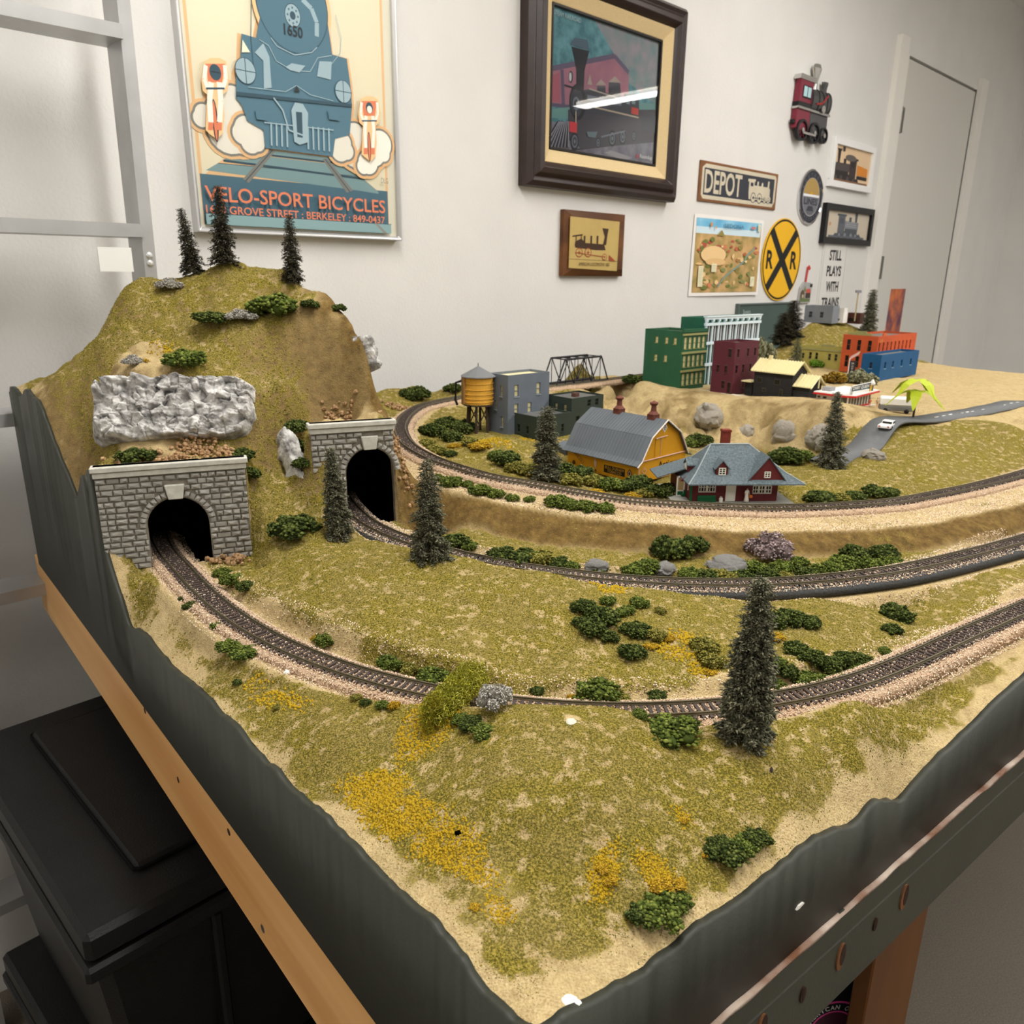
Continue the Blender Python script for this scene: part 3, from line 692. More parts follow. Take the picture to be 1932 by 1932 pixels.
# carry both boards to the corner point
edge_board('fascia_board', topL, ZB, OUTL, 0.0, .006, M_green)
edge_board('fascia_board', np.vstack([topR[0] + np.array([*(OUTL * .006), 0]), topR]), CZ - .42, OUTR, 0, .006, M_green)
def beam(name, base, d, out, L0, L1, z0, z1, t0, t1, m, parent=LAYOUT, bevel=0):
    mb = MB(); p = np.array(base)
    pts = [p + d * L0 + out * t0, p + d * L1 + out * t0, p + d * L1 + out * t1, p + d * L0 + out * t1]
    mb.prism([tuple(q - C0) for q in pts], lambda a, b, z: (a, b, z), z0, z1, m); return mb.build(name, parent=parent, bevel=bevel)
def beam_local(name, d, out, L0, L1, z0, z1, t0, t1, m):
    """beam whose own x axis runs along it, so that its grain does too"""
    rz = math.atan2(d[1], d[0]); o = 1 if (out @ np.array([-d[1], d[0]])) > 0 else -1
    mb = MB(); mb.b2((L0, min(o * t0, o * t1), z0), (L1, max(o * t0, o * t1), z1), m); return mb.build(name, parent=LAYOUT, rot=(0, 0, rz), bevel=.0015)
M_pine2 = mat('varnished_pine_beam', (238, 190, 126), .42, .1, 16, .0002, stretch=(.07, 1, 1), bscale=90, col2=(208, 152, 90))
bm_ = beam_local('side_beam', EA, OUTL, -.006, 1.25, CZ - .553, CZ - .4555, -.036, .002, M_pine2)
for px, py in [(340, 1470), (436, 1568), (602, 1747), (277, 1340)]:       # countersunk screws in the beam face
    q = on_plane(px, py, -40.2); mb = MB(); mb.lathe([(0.0001, 0), (.0035, 0), (.0035, .0006), (.0001, .0006)], n=12, m=M_hole)
    o = mb.build('screw_hole', parent=bm_); o.matrix_parent_inverse = Matrix.Identity(4)
    loc = np.array([q[0], q[1]]) + OUTL * .0022 - C0; rz = math.atan2(EA[1], EA[0]); c, s = math.cos(-rz), math.sin(-rz)
    o.location = (loc[0] * c - loc[1] * s, loc[0] * s + loc[1] * c, CZ - q[2]); o.rotation_euler = (math.pi / 2, 0, 0)
q = on_plane(500, 1750, -40.2); mb = MB(); mb.lathe([(.0001, 0), (.004, 0), (.003, .0012), (.0001, .0014)], n=14, m=mat('zinc_screw', (150, 150, 146), .3, metal=.9))
mb.box((0, 0, .0015), (.005, .0008, .0003), M_hole); mb.box((0, 0, .0015), (.0008, .005, .0003), M_hole); o = mb.build('screw', parent=bm_)
loc = np.array([q[0], q[1]]) + OUTL * .0022 - C0; o.location = (loc[0] * c - loc[1] * s, loc[0] * s + loc[1] * c, CZ - q[2]); o.rotation_euler = (math.pi / 2 if OUTL[1] < 0 else math.pi / 2, 0, 0)
# the right hand frame board below the seam, the bare wood seam and the second joint line
beam_local('frame_board', EB, OUTR, -.004, 2.35, CZ - .445, CZ - .4215, -.014, .0085, M_green2)
beam_local('frame_board', EB, OUTR, -.004, 2.35, CZ - .505, CZ - .4455, -.014, .0082, M_green2)
k = np.arange(0, 1.2, .006); r_ = np.array([vnoise(k * 40, k * 0, 4), vnoise(k * 55, k * 0 + 5, 6)])
top = CZ - .4203 + r_[0] * .003; bot = CZ - .4226 + r_[1] * .003
P_ = [np.concatenate([(EB[None] * k[:, None] + OUTR[None] * t), z[:, None]], 1) for t, z in ((.0094, top), (.0094, bot), (.004, bot - .001), (.004, top))]
ix = np.arange(4 * len(k)).reshape(4, -1); Fs = [np.stack([ix[i, :-1], ix[(i + 1) % 4, :-1], ix[(i + 1) % 4, 1:], ix[i, 1:]], -1) for i in range(4)]
me = npmesh('chipped_seam', np.concatenate(P_), np.concatenate(Fs), M_raw); o = link('chipped_seam', me, LAYOUT); o['label'] = 'bare chipped wood seam between the two green boards'
M_slot = mat('brown_slot', (120, 78, 46), .8)
for px, py, w, h in [(1565, 1790, .012, .0055), (1685, 1680, .012, .0055), (1415, 1922, .012, .0055), (1630, 1730, .006, .0025), (1493, 1860, .007, .003)]:
    q = on_plane(px, py, 51.7); mb = MB()
    ring = [(math.cos(t) * h, math.sin(t) * w) for t in np.linspace(0, 2 * math.pi, 20, endpoint=False)]
    mb.prism(ring, lambda a, b, t: (EB[0] * a + OUTR[0] * t, EB[1] * a + OUTR[1] * t, b), .006, .0093, M_slot if w > .01 else M_hole)
    mb.prism([(a * .62 + h * .3, b * .8 + w * .1) for a, b in ring], lambda a, b, t: (EB[0] * a + OUTR[0] * t, EB[1] * a + OUTR[1] * t, b), .006, .0095, M_hole)
    o = mb.build('knot_hole', parent=LAYOUT); o.location = (q[0] - C0[0], q[1] - C0[1], CZ - q[2])
for px, py, s_, azd in [(1492, 1695, .004, 51.7)]:
    q = on_plane(px, py, azd); out = OUTR if azd > 0 else OUTL; d = EB if azd > 0 else EA; mb = MB()
    pts = [(math.cos(t) * s_ * (1 + .15 * math.sin(3 * t + px)), math.sin(t) * s_ * .3 * (1 + .2 * math.cos(5 * t + px)) + math.cos(t) * s_ * .12) for t in np.linspace(0, 2 * math.pi, 18, endpoint=False)]
    mb.prism(pts, lambda a, b, t: (d[0] * a + out[0] * t, d[1] * a + out[1] * t, b), .002, .0072, M_plast)
    o = mb.build('plaster_chip', parent=LAYOUT); o.location = (q[0] - C0[0], q[1] - C0[1], CZ - q[2] - .001)
# legs
M_leg = mat('orange_stained_wood', (118, 74, 30), .5, .1, 9, .0002, stretch=(1, 1, .06), bscale=80, col2=(92, 54, 20))
nn = np.array([*OUTR, 0]); d = ray(1640, 1870); p = d * ((nn[:2] @ (C0 - OUTR * .03)) / (nn @ d)); b0 = float((p[:2] - C0) @ EB)
beam_local('table_leg', EB, OUTR, b0, b0 + .105, 0, CZ - .47, -.046, -.03, M_leg)
beam_local('table_leg', EB, OUTR, 2.1, 2.2, 0, CZ - .47, -.09, -.045, M_leg)
mb = MB(); mb.prism([tuple(EA * .04 + EB * .05), tuple(EA * 1.2 + EB * .05), tuple(EA * 1.4 + EB * 2.3), tuple(EA * .04 + EB * 2.3)], lambda a, b, z: (a, b, z), CZ - .47, CZ - .45, M_green); mb.build('base_panel', parent=LAYOUT)
# ------------------------------------------------------------------ cut stone tunnel portals
M_stone = mat('grey_plaster_stone', (216, 212, 202), .85, .1, 420, .0006, col2=(150, 147, 140), rand=.16, bscale=500)
M_mortar = mat('dark_wash_joint', (128, 122, 110), .9, .2, 200)
M_cap = mat('pale_cast_stone', (196, 194, 184), .8, .1, 150, .0002)
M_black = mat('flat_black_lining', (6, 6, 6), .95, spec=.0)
STONES = []
for i in range(6):
    bm = bmesh.new(); bmesh.ops.create_cube(bm, size=1.0)
    for v in bm.verts:
        if v.co.y < 0: v.co.x *= .84; v.co.z *= .74
    ff = [f for f in bm.faces if f.normal.y < -.5]
    r = bmesh.ops.poke(bm, faces=ff)
    for v in r['verts']: v.co.y -= .15 + .5 * random.random(); v.co.x += random.uniform(-.3, .3); v.co.z += random.uniform(-.2, .2)
    for v in bm.verts: v.co += Vector([random.uniform(-.05, .05) for _ in range(3)])
    me = bpy.data.meshes.new('stone'); bm.to_mesh(me); bm.free(); me.materials.append(M_stone); STONES.append(me)
def portal(P, azd, label, l0, l1, cx, w, hs, H, base, key=True, ch=.0067):
    """H: wall height; opening half width w, spring height hs"""
    u = az(azd); rz = math.atan2(u[1], u[0]); t = thing('tunnel_portal', label, 'tunnel portal', (P[0], P[1], CZ - base), rz, 'stone tunnel portals'); rr = random.Random(int(H * 1e5))
    def top(x): return hs + math.sqrt(max(w * w - (x - cx) ** 2, 0)) if abs(x - cx) < w else 0.0
    xs = sorted(set([l0, l1, cx - w, cx + w] + [cx + w * math.cos(math.pi * i / 20) for i in range(21)])); mb = MB()
    for a, b in zip(xs[:-1], xs[1:]):
        mid = (a + b) / 2; za = top(a + 1e-6) if abs(mid - cx) < w else -.03; zb = top(b - 1e-6) if abs(mid - cx) < w else -.03
        mb.prism([(a, za), (b, zb), (b, H), (a, H)], lambda x, z, y: (x, y, z), -.0045, .005, M_mortar)
    mb.build('wall_core', parent=t)
    def stone(x0, x1, z0, z1, rot=0.0, dp=.0022, cxz=None):
        sx, sz = x1 - x0, z1 - z0; c = cxz or ((x0 + x1) / 2, (z0 + z1) / 2)
        link('stone', rr.choice(STONES), t, (c[0], -.0048, c[1]), (0, rot, 0), (sx * .95, dp + rr.random() * .0018, sz * .9))
    ring = .0085
    nv = max(9, int(math.pi * (w + ring / 2) / .0062)); nv += 1 - nv % 2
    for i in range(nv):
        if key and abs(i - nv // 2) <= 1: continue
        th = math.pi * (i + .5) / nv; r = w + ring / 2 + .0002
        stone(-.0029, .0029, -ring / 2, ring / 2, math.pi / 2 - th, .003, (cx + r * math.cos(th), hs + r * math.sin(th)))
    if key:
        mb = MB(); z0 = hs + w - .001
        mb.prism([(cx - .0075, z0), (cx + .0075, z0), (cx + .0105, z0 + .0165), (cx - .0105, z0 + .0165)], lambda x, z, y: (x, y, z), -.0095, -.003, M_cap)
        mb.build('keystone', parent=t, bevel=.0006)
    z = H - .0135; row = 0
    while z - ch > -.012:
        z0 = z - ch; x = l0 - rr.random() * .008
        while x < l1:
            L = rr.uniform(.008, .0158); x0, x1 = max(x, l0), min(x + L, l1); x += L
            if x1 - x0 < .003: continue
            zc = (z + z0) / 2
            def blocked(q): # inside the opening and its ring
                if zc < hs: return abs(q - cx) < w + .0004
                return math.hypot(q - cx, zc - hs) < w + ring + .0012
            if blocked((x0 + x1) / 2) and blocked(x0) and blocked(x1): continue
            if zc < hs: lim = w + .0004
            else: lim = math.sqrt(max((w + ring + .0012) ** 2 - (zc - hs) ** 2, 0))
            if lim > 0:
                if x0 < cx and x1 > cx - lim: x1 = min(x1, cx - lim)
                elif x1 > cx and x0 < cx + lim: x0 = max(x0, cx + lim)
            if x1 - x0 < .0025 or (key and abs((x0 + x1) / 2 - cx) < .012 and z0 < hs + w + .0155): continue
            stone(x0, x1, z0, z, 0)
        z = z0; row += 1
    mb = MB(); mb.b2((l0 - .003, -.0105, H - .006), (l1 + .003, .006, H), M_cap); mb.build('coping', parent=t, bevel=.0008)
    mb = MB(); mb.b2((l0 - .001, -.0085, H - .0125), (l1 + .001, .004, H - .0064), M_cap); mb.build('coping_course', parent=t, bevel=.0006)
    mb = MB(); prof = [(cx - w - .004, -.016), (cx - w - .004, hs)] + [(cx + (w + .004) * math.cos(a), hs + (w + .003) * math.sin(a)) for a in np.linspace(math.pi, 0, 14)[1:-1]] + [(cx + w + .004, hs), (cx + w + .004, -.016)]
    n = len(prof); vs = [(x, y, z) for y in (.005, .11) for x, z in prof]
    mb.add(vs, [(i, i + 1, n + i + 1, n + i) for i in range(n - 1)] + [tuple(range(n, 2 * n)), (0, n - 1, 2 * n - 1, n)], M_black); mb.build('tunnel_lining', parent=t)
    return t
portal(P1, 68, 'nearer grey stone tunnel portal with a blank keystone, under the white rock face', -.074, .082, .005, .0325, .0445, .118, .3225)
portal(P2, 67, 'farther grey stone tunnel portal under the tall brown bluff, beside the brown bank', -.067, .0335, .0030, .0300, .066, .1305, .303)
# ------------------------------------------------------------------ conifers
M_needle = [mat('grey_green_flock', (104, 104, 84), .95, spec=.05), mat('dark_flock', (72, 72, 56), .95, spec=.05), mat('pale_flock', (142, 140, 116), .95, spec=.05)]
M_needle_b = [mat('black_green_flock', (70, 66, 52), .95, spec=.05), mat('deep_flock', (44, 42, 32), .95, spec=.05), mat('brown_flock', (92, 86, 70), .95, spec=.05)]
M_blue = [mat('blue_green_flock', (62, 78, 70), .95, spec=.05), mat('deep_blue_flock', (40, 54, 48), .95, spec=.05), mat('pale_blue_flock', (86, 100, 92), .95, spec=.05)]
M_trunk = mat('tree_wire_trunk', (96, 88, 78), .9, .2, 300)
def conifer_mesh(name, seed, wr, mats, n=4200, ragged=.25):
    r = np.random.default_rng(seed); T = np.array([[0, -.28, 0], [0, .28, 0], [1, 0, .0], [.25, 0, .22]])
    Vs = []; k = 0; nb = 210
    for b in range(nb):
        z = .05 + .93 * ((b + r.random()) / nb) ** 1.05; th = b * 2.399 + r.random() * .7
        R = wr * (1 - z) ** .62 * (1 + ragged * (r.random() - .5) * 2) + .026; R *= 1 if r.random() > .1 else .6
        m = max(4, int(n / nb * (R / wr) * 1.5)); t = r.random(m) ** .65
        droop = -.25 - .35 * r.random()
        px = R * t * np.cos(th) + (r.random(m) - .5) * .03 * (1 + t); py = R * t * np.sin(th) + (r.random(m) - .5) * .03 * (1 + t); pz = z + R * t * droop * t + (r.random(m) - .5) * .018
        a = th + (r.random(m) - .5) * 2.0; e = (r.random(m) - .65) * 1.2; s = (.026 + .018 * r.random(m)) * (1 - .45 * z)
        dx, dy, dz = np.cos(a) * np.cos(e), np.sin(a) * np.cos(e), np.sin(e); sx, sy = -np.sin(a), np.cos(a)
        ux, uy, uz = -dz * np.cos(a), -dz * np.sin(a), np.cos(e)
        q = np.zeros((m, 4, 3))
        for i, (l, w, h) in enumerate(T):
            q[:, i, 0] = px + s * (l * dx + w * sx + h * ux); q[:, i, 1] = py + s * (l * dy + w * sy + h * uy); q[:, i, 2] = pz + s * (l * dz + h * uz)
        Vs.append(q)
    Q = np.concatenate(Vs); N = len(Q); Fq = np.array([[0, 2, 3], [2, 1, 3], [0, 3, 1], [0, 1, 2]])[None] + (np.arange(N) * 4)[:, None, None]
    return npmesh(name, Q.reshape(-1, 3), Fq.reshape(-1, 3), mats, midx=np.repeat(r.choice([0, 0, 1, 2], N), 4))
def trunk_mesh():
    mb = MB(); mb.lathe([(.014, -.02), (.013, .3), (.007, .75), (.002, .98)], n=8, m=M_trunk); return mb.mesh('trunk')
TRUNK = trunk_mesh()
CON = {'a': conifer_mesh('foliage', 1, .112, M_needle, 11000), 'b': conifer_mesh('foliage', 2, .145, M_needle, 9000, .35), 'c': conifer_mesh('foliage', 3, .125, M_needle_b, 6500, .5), 'd': conifer_mesh('foliage', 4, .22, M_blue, 4500, .3), 'e': conifer_mesh('foliage', 5, .11, M_needle, 8000, .3)}
def height_to(base, py):
    lo, hi = 0, .6
    for _ in range(40):
        m = (lo + hi) / 2
        if proj(base + np.array([0, 0, m]))[1] > py: lo = m
        else: hi = m
    return lo
def tree(base, py, kind, label, rz=0.0, lean=(0, 0), wide=1.0):
    h = height_to(base, py); t = thing('conifer_tree', label, 'tree', tuple(base - np.array([0, 0, .0015])), 0, 'model conifers'); t.rotation_euler = (lean[0], lean[1], rz); t.scale = (h * wide, h * wide, h)
    link('foliage', CON[kind], t); link('trunk', TRUNK, t); return t
for px, py, top, k, lab, rz, lean, wd_ in [
    (366, 508, 388, 'c', 'thin dark conifer leaning on the hill crest, leftmost of the three up there', .4, (0, -.10), 1.0),
    (424, 499, 345, 'c', 'tallest dark conifer on the hill crest, middle of the three up there', 1.2, (0, 0), 1.0),
    (553, 533, 400, 'c', 'dark conifer on the hill shoulder, rightmost of the three up there', 2.2, (0, 0), .95),
    (641, 1012, 838, 'a', 'slim grey-green conifer on the grassy mound in front of the farther tunnel portal', .2, (0, -.05), .95),
    (812, 1052, 858, 'b', 'ragged grey-green conifer on the mound beside the middle track, with bare foot', 1.0, (0, -.03), 1.0),
    (1404, 1390, 1080, 'a', 'biggest grey-green conifer, standing in front of the front track', 2.4, (0, 0), 1.0),
    (1030, 905, 762, 'e', 'grey-green conifer between the dark green factory and the yellow barn', .8, (0, 0), 1.35),
    (1568, 884, 735, 'b', 'grey-green conifer on the grassy mound below the road', 1.9, (0, .06), .95)]:
    q = hit(px, py); tree(q, top, k, lab, rz, lean, wd_)
BACKTREES = [(1637, 614, 543, 'e', 'slim conifer on the far hill near the room door', 1.2), (1492, 612, 564, 'c', 'dark bushy conifer on the far hill beside the grey house', 2.0), (1474, 628, 588, 'c', 'short dark conifer on the far hill slope below the chalk-green board', 2.2)]
for px, py, top, k, lab, wd_ in BACKTREES:
    q = hit(px, py); q = q if q is not None else atY(px, py, 2.6)
    tree(q, top, k, lab, 1.0, (0, 0), wd_)
q = atY(1502, 674, 2.2); q[2] = zat(q[0], q[1]); tree(q, 634, 'd', 'blue-green spruce behind the black wooden station roof', .3, (0, 0), 1.0)

# ------------------------------------------------------------------ clump foliage bushes
def bush_mesh(name, seed, n=620, lumps=15, flat=.75, gs=.085):
    r = np.random.default_rng(seed); c = []
    for i in range(lumps):
        a = i * 2.4 + r.random(); rad = .72 * math.sqrt((i + .5) / lumps); c.append((rad * math.cos(a), rad * math.sin(a), (.28 + .45 * (1 - rad) + .2 * r.random()) * flat, .22 + .14 * r.random()))
    c = np.array(c); pts = []
    for x, y, z, s in c:
        m = int(n / lumps); d = r.normal(size=(m, 3)); d /= np.linalg.norm(d, axis=1)[:, None]; d[:, 2] = np.where(d[:, 2] < -.6, -d[:, 2], d[:, 2])
        pts.append(np.array([x, y, z]) + d * s * (.82 + .25 * r.random((m, 1))))
    P = np.concatenate(pts); N = len(P); O8 = np.array([[1, 0, 0], [-1, 0, 0], [0, 1, 0], [0, -1, 0], [0, 0, 1], [0, 0, -1.0]])
    sc = gs * (.6 + .7 * r.random((N, 1, 1))); ang = r.random(N) * 6.28; ca_, sa_ = np.cos(ang)[:, None], np.sin(ang)[:, None]; J = O8[None] * (1 + .5 * (r.random((N, 6, 1)) - .5))
    Q = np.stack([J[:, :, 0] * ca_ - J[:, :, 1] * sa_, J[:, :, 0] * sa_ + J[:, :, 1] * ca_, J[:, :, 2] * .8], -1) * sc + P[:, None]
    f8 = np.array([[0, 2, 4], [2, 1, 4], [1, 3, 4], [3, 0, 4], [2, 0, 5], [1, 2, 5], [3, 1, 5], [0, 3, 5]])
    Fq = (f8[None] + (np.arange(N) * 6)[:, None, None]).reshape(-1, 3); Vs = Q.reshape(-1, 3); mi = np.repeat(r.choice([0, 0, 1, 1, 2], N), 8)
    # inner lumps so that no ground shows through
    bm = bmesh.new()
    for x, y, z, s in c: bmesh.ops.create_icosphere(bm, subdivisions=1, radius=s * .86, matrix=Matrix.Translation((x, y, z)))
    bm.verts.index_update(); iv = np.array([v.co[:] for v in bm.verts]); jf = np.array([[v.index for v in f.verts] for f in bm.faces]); bm.free()
    return np.vstack([Vs, iv]), np.vstack([Fq, jf + len(Vs)]), np.r_[mi, np.full(len(jf), 1)]
def fm(n, c): return mat(n, c, .95, spec=.04)
KIND = {'d': [fm('clump_dark_green', (76, 86, 42)), fm('clump_deep_green', (48, 58, 28)), fm('clump_leaf_green', (104, 112, 58))],
        'g': [fm('clump_mid_green', (96, 108, 48)), fm('clump_darker_green', (66, 78, 34)), fm('clump_light_green', (126, 134, 66))],  # mid, darker and lighter green foam mixed in one clump
        'o': [fm('clump_olive', (128, 122, 58)), fm('clump_dark_olive', (94, 92, 42)), fm('clump_pale_olive', (156, 146, 78))],
        'y': [fm('clump_yellow', (184, 150, 42)), fm('clump_ochre', (134, 104, 30)), fm('clump_pale_yellow', (196, 160, 62))],
        's': [fm('lichen_grey', (184, 180, 172)), fm('lichen_dark', (140, 136, 126)), fm('lichen_pale', (206, 202, 196))],
        'p': [fm('lichen_pink_grey', (158, 142, 140)), fm('lichen_mauve', (120, 104, 104)), fm('lichen_pink', (186, 166, 164))],
        'l': [fm('fibre_lime', (176, 172, 56)), fm('fibre_moss', (146, 148, 46)), fm('fibre_pale_lime', (196, 190, 92))],
        'b': [fm('clump_bright_green', (104, 142, 44)), fm('clump_grass_green', (72, 106, 34)), fm('clump_fresh_green', (140, 168, 70))],
        'k': [fm('clump_bronze', (140, 112, 40)), fm('clump_brown', (104, 80, 30)), fm('clump_gold', (168, 140, 64))],
        'w': [fm('clump_sage', (128, 128, 100)), fm('clump_dark_sage', (98, 98, 74)), fm('clump_pale_sage', (152, 150, 124))]}
_geo = [bush_mesh('bush', 20 + i) for i in range(4)]; _geos = bush_mesh('bush', 40, 900, 10, .95, .05)
BM = {k: [npmesh('bush', *g[:2], KIND[k], midx=g[2]) for g in ([_geos] if k in 'spl' else _geo)] for k in KIND}
NAMES = {'d': 'dark green clump bush', 'g': 'mid green clump bush', 'o': 'olive clump bush', 'y': 'yellow flowering clump', 's': 'grey lichen bush', 'p': 'pinkish grey lichen bush', 'l': 'lime green fibre bush', 'b': 'bright green bush', 'k': 'bronze brown bush', 'w': 'sage grey bush'}
ORD = ['first', 'second', 'third', 'fourth', 'fifth', 'sixth', 'seventh', 'eighth', 'ninth', 'tenth', 'eleventh', 'twelfth', 'thirteenth', 'fourteenth', 'fifteenth', 'sixteenth', 'seventeenth', 'eighteenth', 'nineteenth', 'twentieth']
def bush(px, py, w, k, label, group=None, tall=1.0, q=None):
    """px, py: foot of the bush; w: its width in pixels"""
    q = hit(px, py) if q is None else q
    if q is None: return
    dist = float((q - np.array([0, 0, CZ])) @ FWD); s = w * dist / FPX / 2 * 1.3
    o = link('bush', random.choice(BM[k]), None, (q[0], q[1], q[2] - s * .16), (0, 0, random.random() * 6.28), (s, s, s * tall)); tag(o, label, 'bush', group)
def row(where, group, items, tall=1.0):
    by = {}
    for it in sorted(items): by.setdefault(it[3], []).append(it)
    for k, L in by.items():
        for i, it in enumerate(L):
            lab = ('%s %s from the left %s' % (ORD[i], NAMES[k], where)) if len(L) > 1 else 'single %s %s' % (NAMES[k], where)
            bush(it[0], it[1], it[2], k, lab, group, it[4] if len(it) > 4 else tall)
row('on the tunnel hill top', 'bushes on the tunnel hill', [(345,690,72,'g',.9),(402,606,62,'d',.7),(455,604,52,'s',.7),(520,590,84,'g',.9),(585,580,32,'d'),(640,582,26,'d'),(686,612,34,'d'),(318,546,46,'s',.8),(252,690,34,'s'),(264,682,26,'y',.6)])
row('on and beside the nearer portal', 'bushes by the nearer portal', [(264,868,64,'d',.8),(455,868,46,'d'),(468,900,42,'d'),(466,935,38,'d'),(560,812,46,'d'),(570,848,42,'d'),(574,880,36,'d'),(562,1004,84,'d',.8)])
row('along the front track near the tunnel', 'bushes along the front track', [(420,1086,32,'g'),(438,1100,38,'g'),(462,1112,32,'d'),(346,1132,16,'d'),(362,1145,30,'d',.8),(410,1184,24,'g'),(434,1222,48,'g',.7),(458,1236,50,'g',.7),(448,1290,18,'d'),(522,1336,16,'o'),(598,1208,22,'y'),(613,1214,40,'g'),(738,1258,46,'g'),(775,1266,34,'o'),(822,1280,64,'g',.8),(672,1318,20,'o'),(690,1328,20,'d'),(722,1334,24,'g'),(744,1334,22,'y')])
row('at the foot of the middle hill', 'bushes on the middle hill foot', [(1012,1308,26,'d'),(1128,1312,74,'g',.85),(1168,1314,44,'o',.6),(1240,1316,38,'d',.8),(1080,1318,18,'y')])
row('on the near mound beside the front track', 'bushes on the near mound', [(1268,1386,98,'g',.7),(1207,1352,28,'g'),(872,1362,40,'g',.7),(890,1368,46,'d',.7),(912,1384,46,'g',.7)])
def fibre(a, b, w, label, m, n=9000):
    """a teased tuft of fibre between two pixels on the land"""
    qa, qb = hit(*a), hit(*b); r = np.random.default_rng(5); t = r.random(n); qb = qb + np.array([0, 0, .018]); s = w * float((qa - np.array([0, 0, CZ])) @ FWD) / FPX / 2
    d = r.normal(size=(n, 3)); d /= np.linalg.norm(d, axis=1)[:, None]; c = qa[None] * (1 - t[:, None]) + qb[None] * t[:, None] + d * s * (r.random((n, 1)) ** .5) * np.array([1, 1, .8]) + np.array([0, 0, s * .55])
    v = r.normal(size=(n, 3)) + np.array([.4, .3, .5]); v = v / np.linalg.norm(v, axis=1)[:, None] * s * .16; k = np.cross(v, r.normal(size=(n, 3))); k = k / np.linalg.norm(k, axis=1)[:, None] * s * .02
    Vs = np.stack([c - v - k, c - v + k, c + v, c + k * 1.5 + v * .1], 1); Fs = (np.array([[0, 1, 3], [1, 2, 3], [2, 0, 3]])[None] + (np.arange(n) * 4)[:, None, None]).reshape(-1, 3); o = qa
    ob = link('bush', npmesh('bush', Vs.reshape(-1, 3) - o, Fs, m, midx=np.repeat(r.choice([0, 0, 1, 2], n), 3)), None, tuple(o)); return tag(ob, label, 'bush')
fibre((822, 1362), (896, 1326), 76, 'large lime green fibre tuft leaning over the front track', KIND['l'])
fibre((806, 1385), (822, 1362), 40, 'small lime and ochre fibre tuft at the foot of the larger one', [KIND['l'][0], KIND['y'][1], KIND['l'][1]], 1800)
q = hit(932, 1338); fq = (q + np.array([0, 0, .002])); bush(932, 1338, 66, 's', 'round grey lichen bush beside the lime green tuft', None, 1.15, fq)
row('on the middle hill crest', 'bushes on the middle hill', [(1100,1150,42,'d'),(1132,1172,60,'d'),(1118,1192,56,'d'),(1150,1206,34,'d'),(1096,1180,32,'d'),(1172,1160,28,'g'),(1206,1196,46,'d'),(1186,1190,32,'d'),(1238,1204,34,'o'),(1192,1238,48,'d'),(1330,1228,50,'o'),(1342,1252,46,'o'),(1246,1156,22,'o'),(1206,1142,32,'g'),(1182,1156,30,'g'),(1146,1138,28,'g'),(1262,1205,24,'y',.7),(1228,1220,26,'y',.6),(1340,1270,24,'y',.6)])
row('behind the biggest conifer', 'bushes right of the biggest conifer', [(1450,1178,52,'d'),(1492,1174,52,'d'),(1524,1182,42,'d'),(1438,1204,32,'o'),(1462,1204,32,'y',.6),(1500,1230,42,'d'),(1532,1246,46,'d'),(1562,1262,46,'d'),(1592,1250,42,'d'),(1622,1252,42,'d'),(1480,1272,42,'d'),(1512,1288,46,'g'),(1546,1290,42,'g'),(1458,1300,44,'g'),(1466,1256,34,'g'),(1534,1300,26,'y',.6),(1690,1166,54,'d'),(1682,1192,34,'d'),(1668,1232,24,'g'),(1580,1285,40,'g'),(1612,1270,36,'g')])
row('below the brown bank', 'bushes below the brown bank', [(862,1030,50,'d'),(884,1036,30,'g'),(945,1056,52,'d'),(982,1064,60,'d'),(1016,1062,50,'o'),(1052,1070,42,'d'),(1076,1072,32,'g'),(1132,1078,32,'d',.7),(1200,1086,50,'g'),(1222,1076,46,'g'),(1262,1052,66,'d',1.25),(1308,1042,52,'d',1.2),(1300,1090,42,'g'),(1332,1094,42,'d'),(1362,1096,46,'o'),(1396,1094,42,'d'),(1422,1078,46,'g'),(1446,1092,46,'d'),(1472,1078,42,'g'),(1482,1094,32,'o'),(1506,1066,34,'g'),(1522,1088,42,'d')])
row('at the far end of the brown bank', 'bushes below the brown bank end', [(1562,1084,52,'g'),(1592,1072,52,'g'),(1612,1052,50,'d'),(1642,1072,46,'g'),(1666,1052,52,'d'),(1682,1068,42,'g'),(1600,1090,30,'y',.5),(1650,1082,30,'y',.5)])
bush(1452, 1056, 78, 'p', 'pinkish grey lichen bush against the brown bank', None, 1.1)
row("on the high track's outer lip", 'bushes on the high track lip', [(826,906,24,'g'),(852,916,38,'g'),(882,918,24,'g'),(906,932,42,'g'),(936,938,32,'g'),(966,944,26,'g'),(998,946,22,'g'),(1050,954,44,'g'),(1076,958,34,'g'),(1106,962,40,'g'),(1142,964,34,'g')])
row('inside the high track loop', 'bushes inside the high track loop', [(816,820,46,'d'),(842,806,42,'d'),(852,832,42,'d'),(872,814,46,'d'),(806,842,30,'o'),(822,856,36,'o'),(850,860,24,'d'),(906,842,42,'y',.5),(956,876,52,'d'),(938,864,32,'g'),(976,890,42,'o'),(1002,896,42,'o'),(886,838,30,'o'),(860,842,28,'y',.5)])
row('below the yellow barn', 'bushes below the yellow barn', [(1064,896,50,'d'),(1094,900,44,'d'),(1076,912,42,'o'),(1120,916,42,'o'),(1152,922,46,'g'),(1180,924,46,'d'),(1206,918,46,'d'),(1236,932,42,'d'),(1262,932,42,'d'),(1128,930,30,'y',.6),(1194,936,32,'y',.6),(1216,936,30,'o')])
row('by the grassy mound past the station', 'bushes past the red station', [(1482,872,60,'d'),(1512,868,42,'g'),(1546,946,52,'d',.8),(1582,944,42,'o',.8),(1612,942,42,'d',.8),(1652,934,52,'d',.8),(1682,932,32,'d',.8),(1320,838,42,'d'),(1298,842,32,'g')])
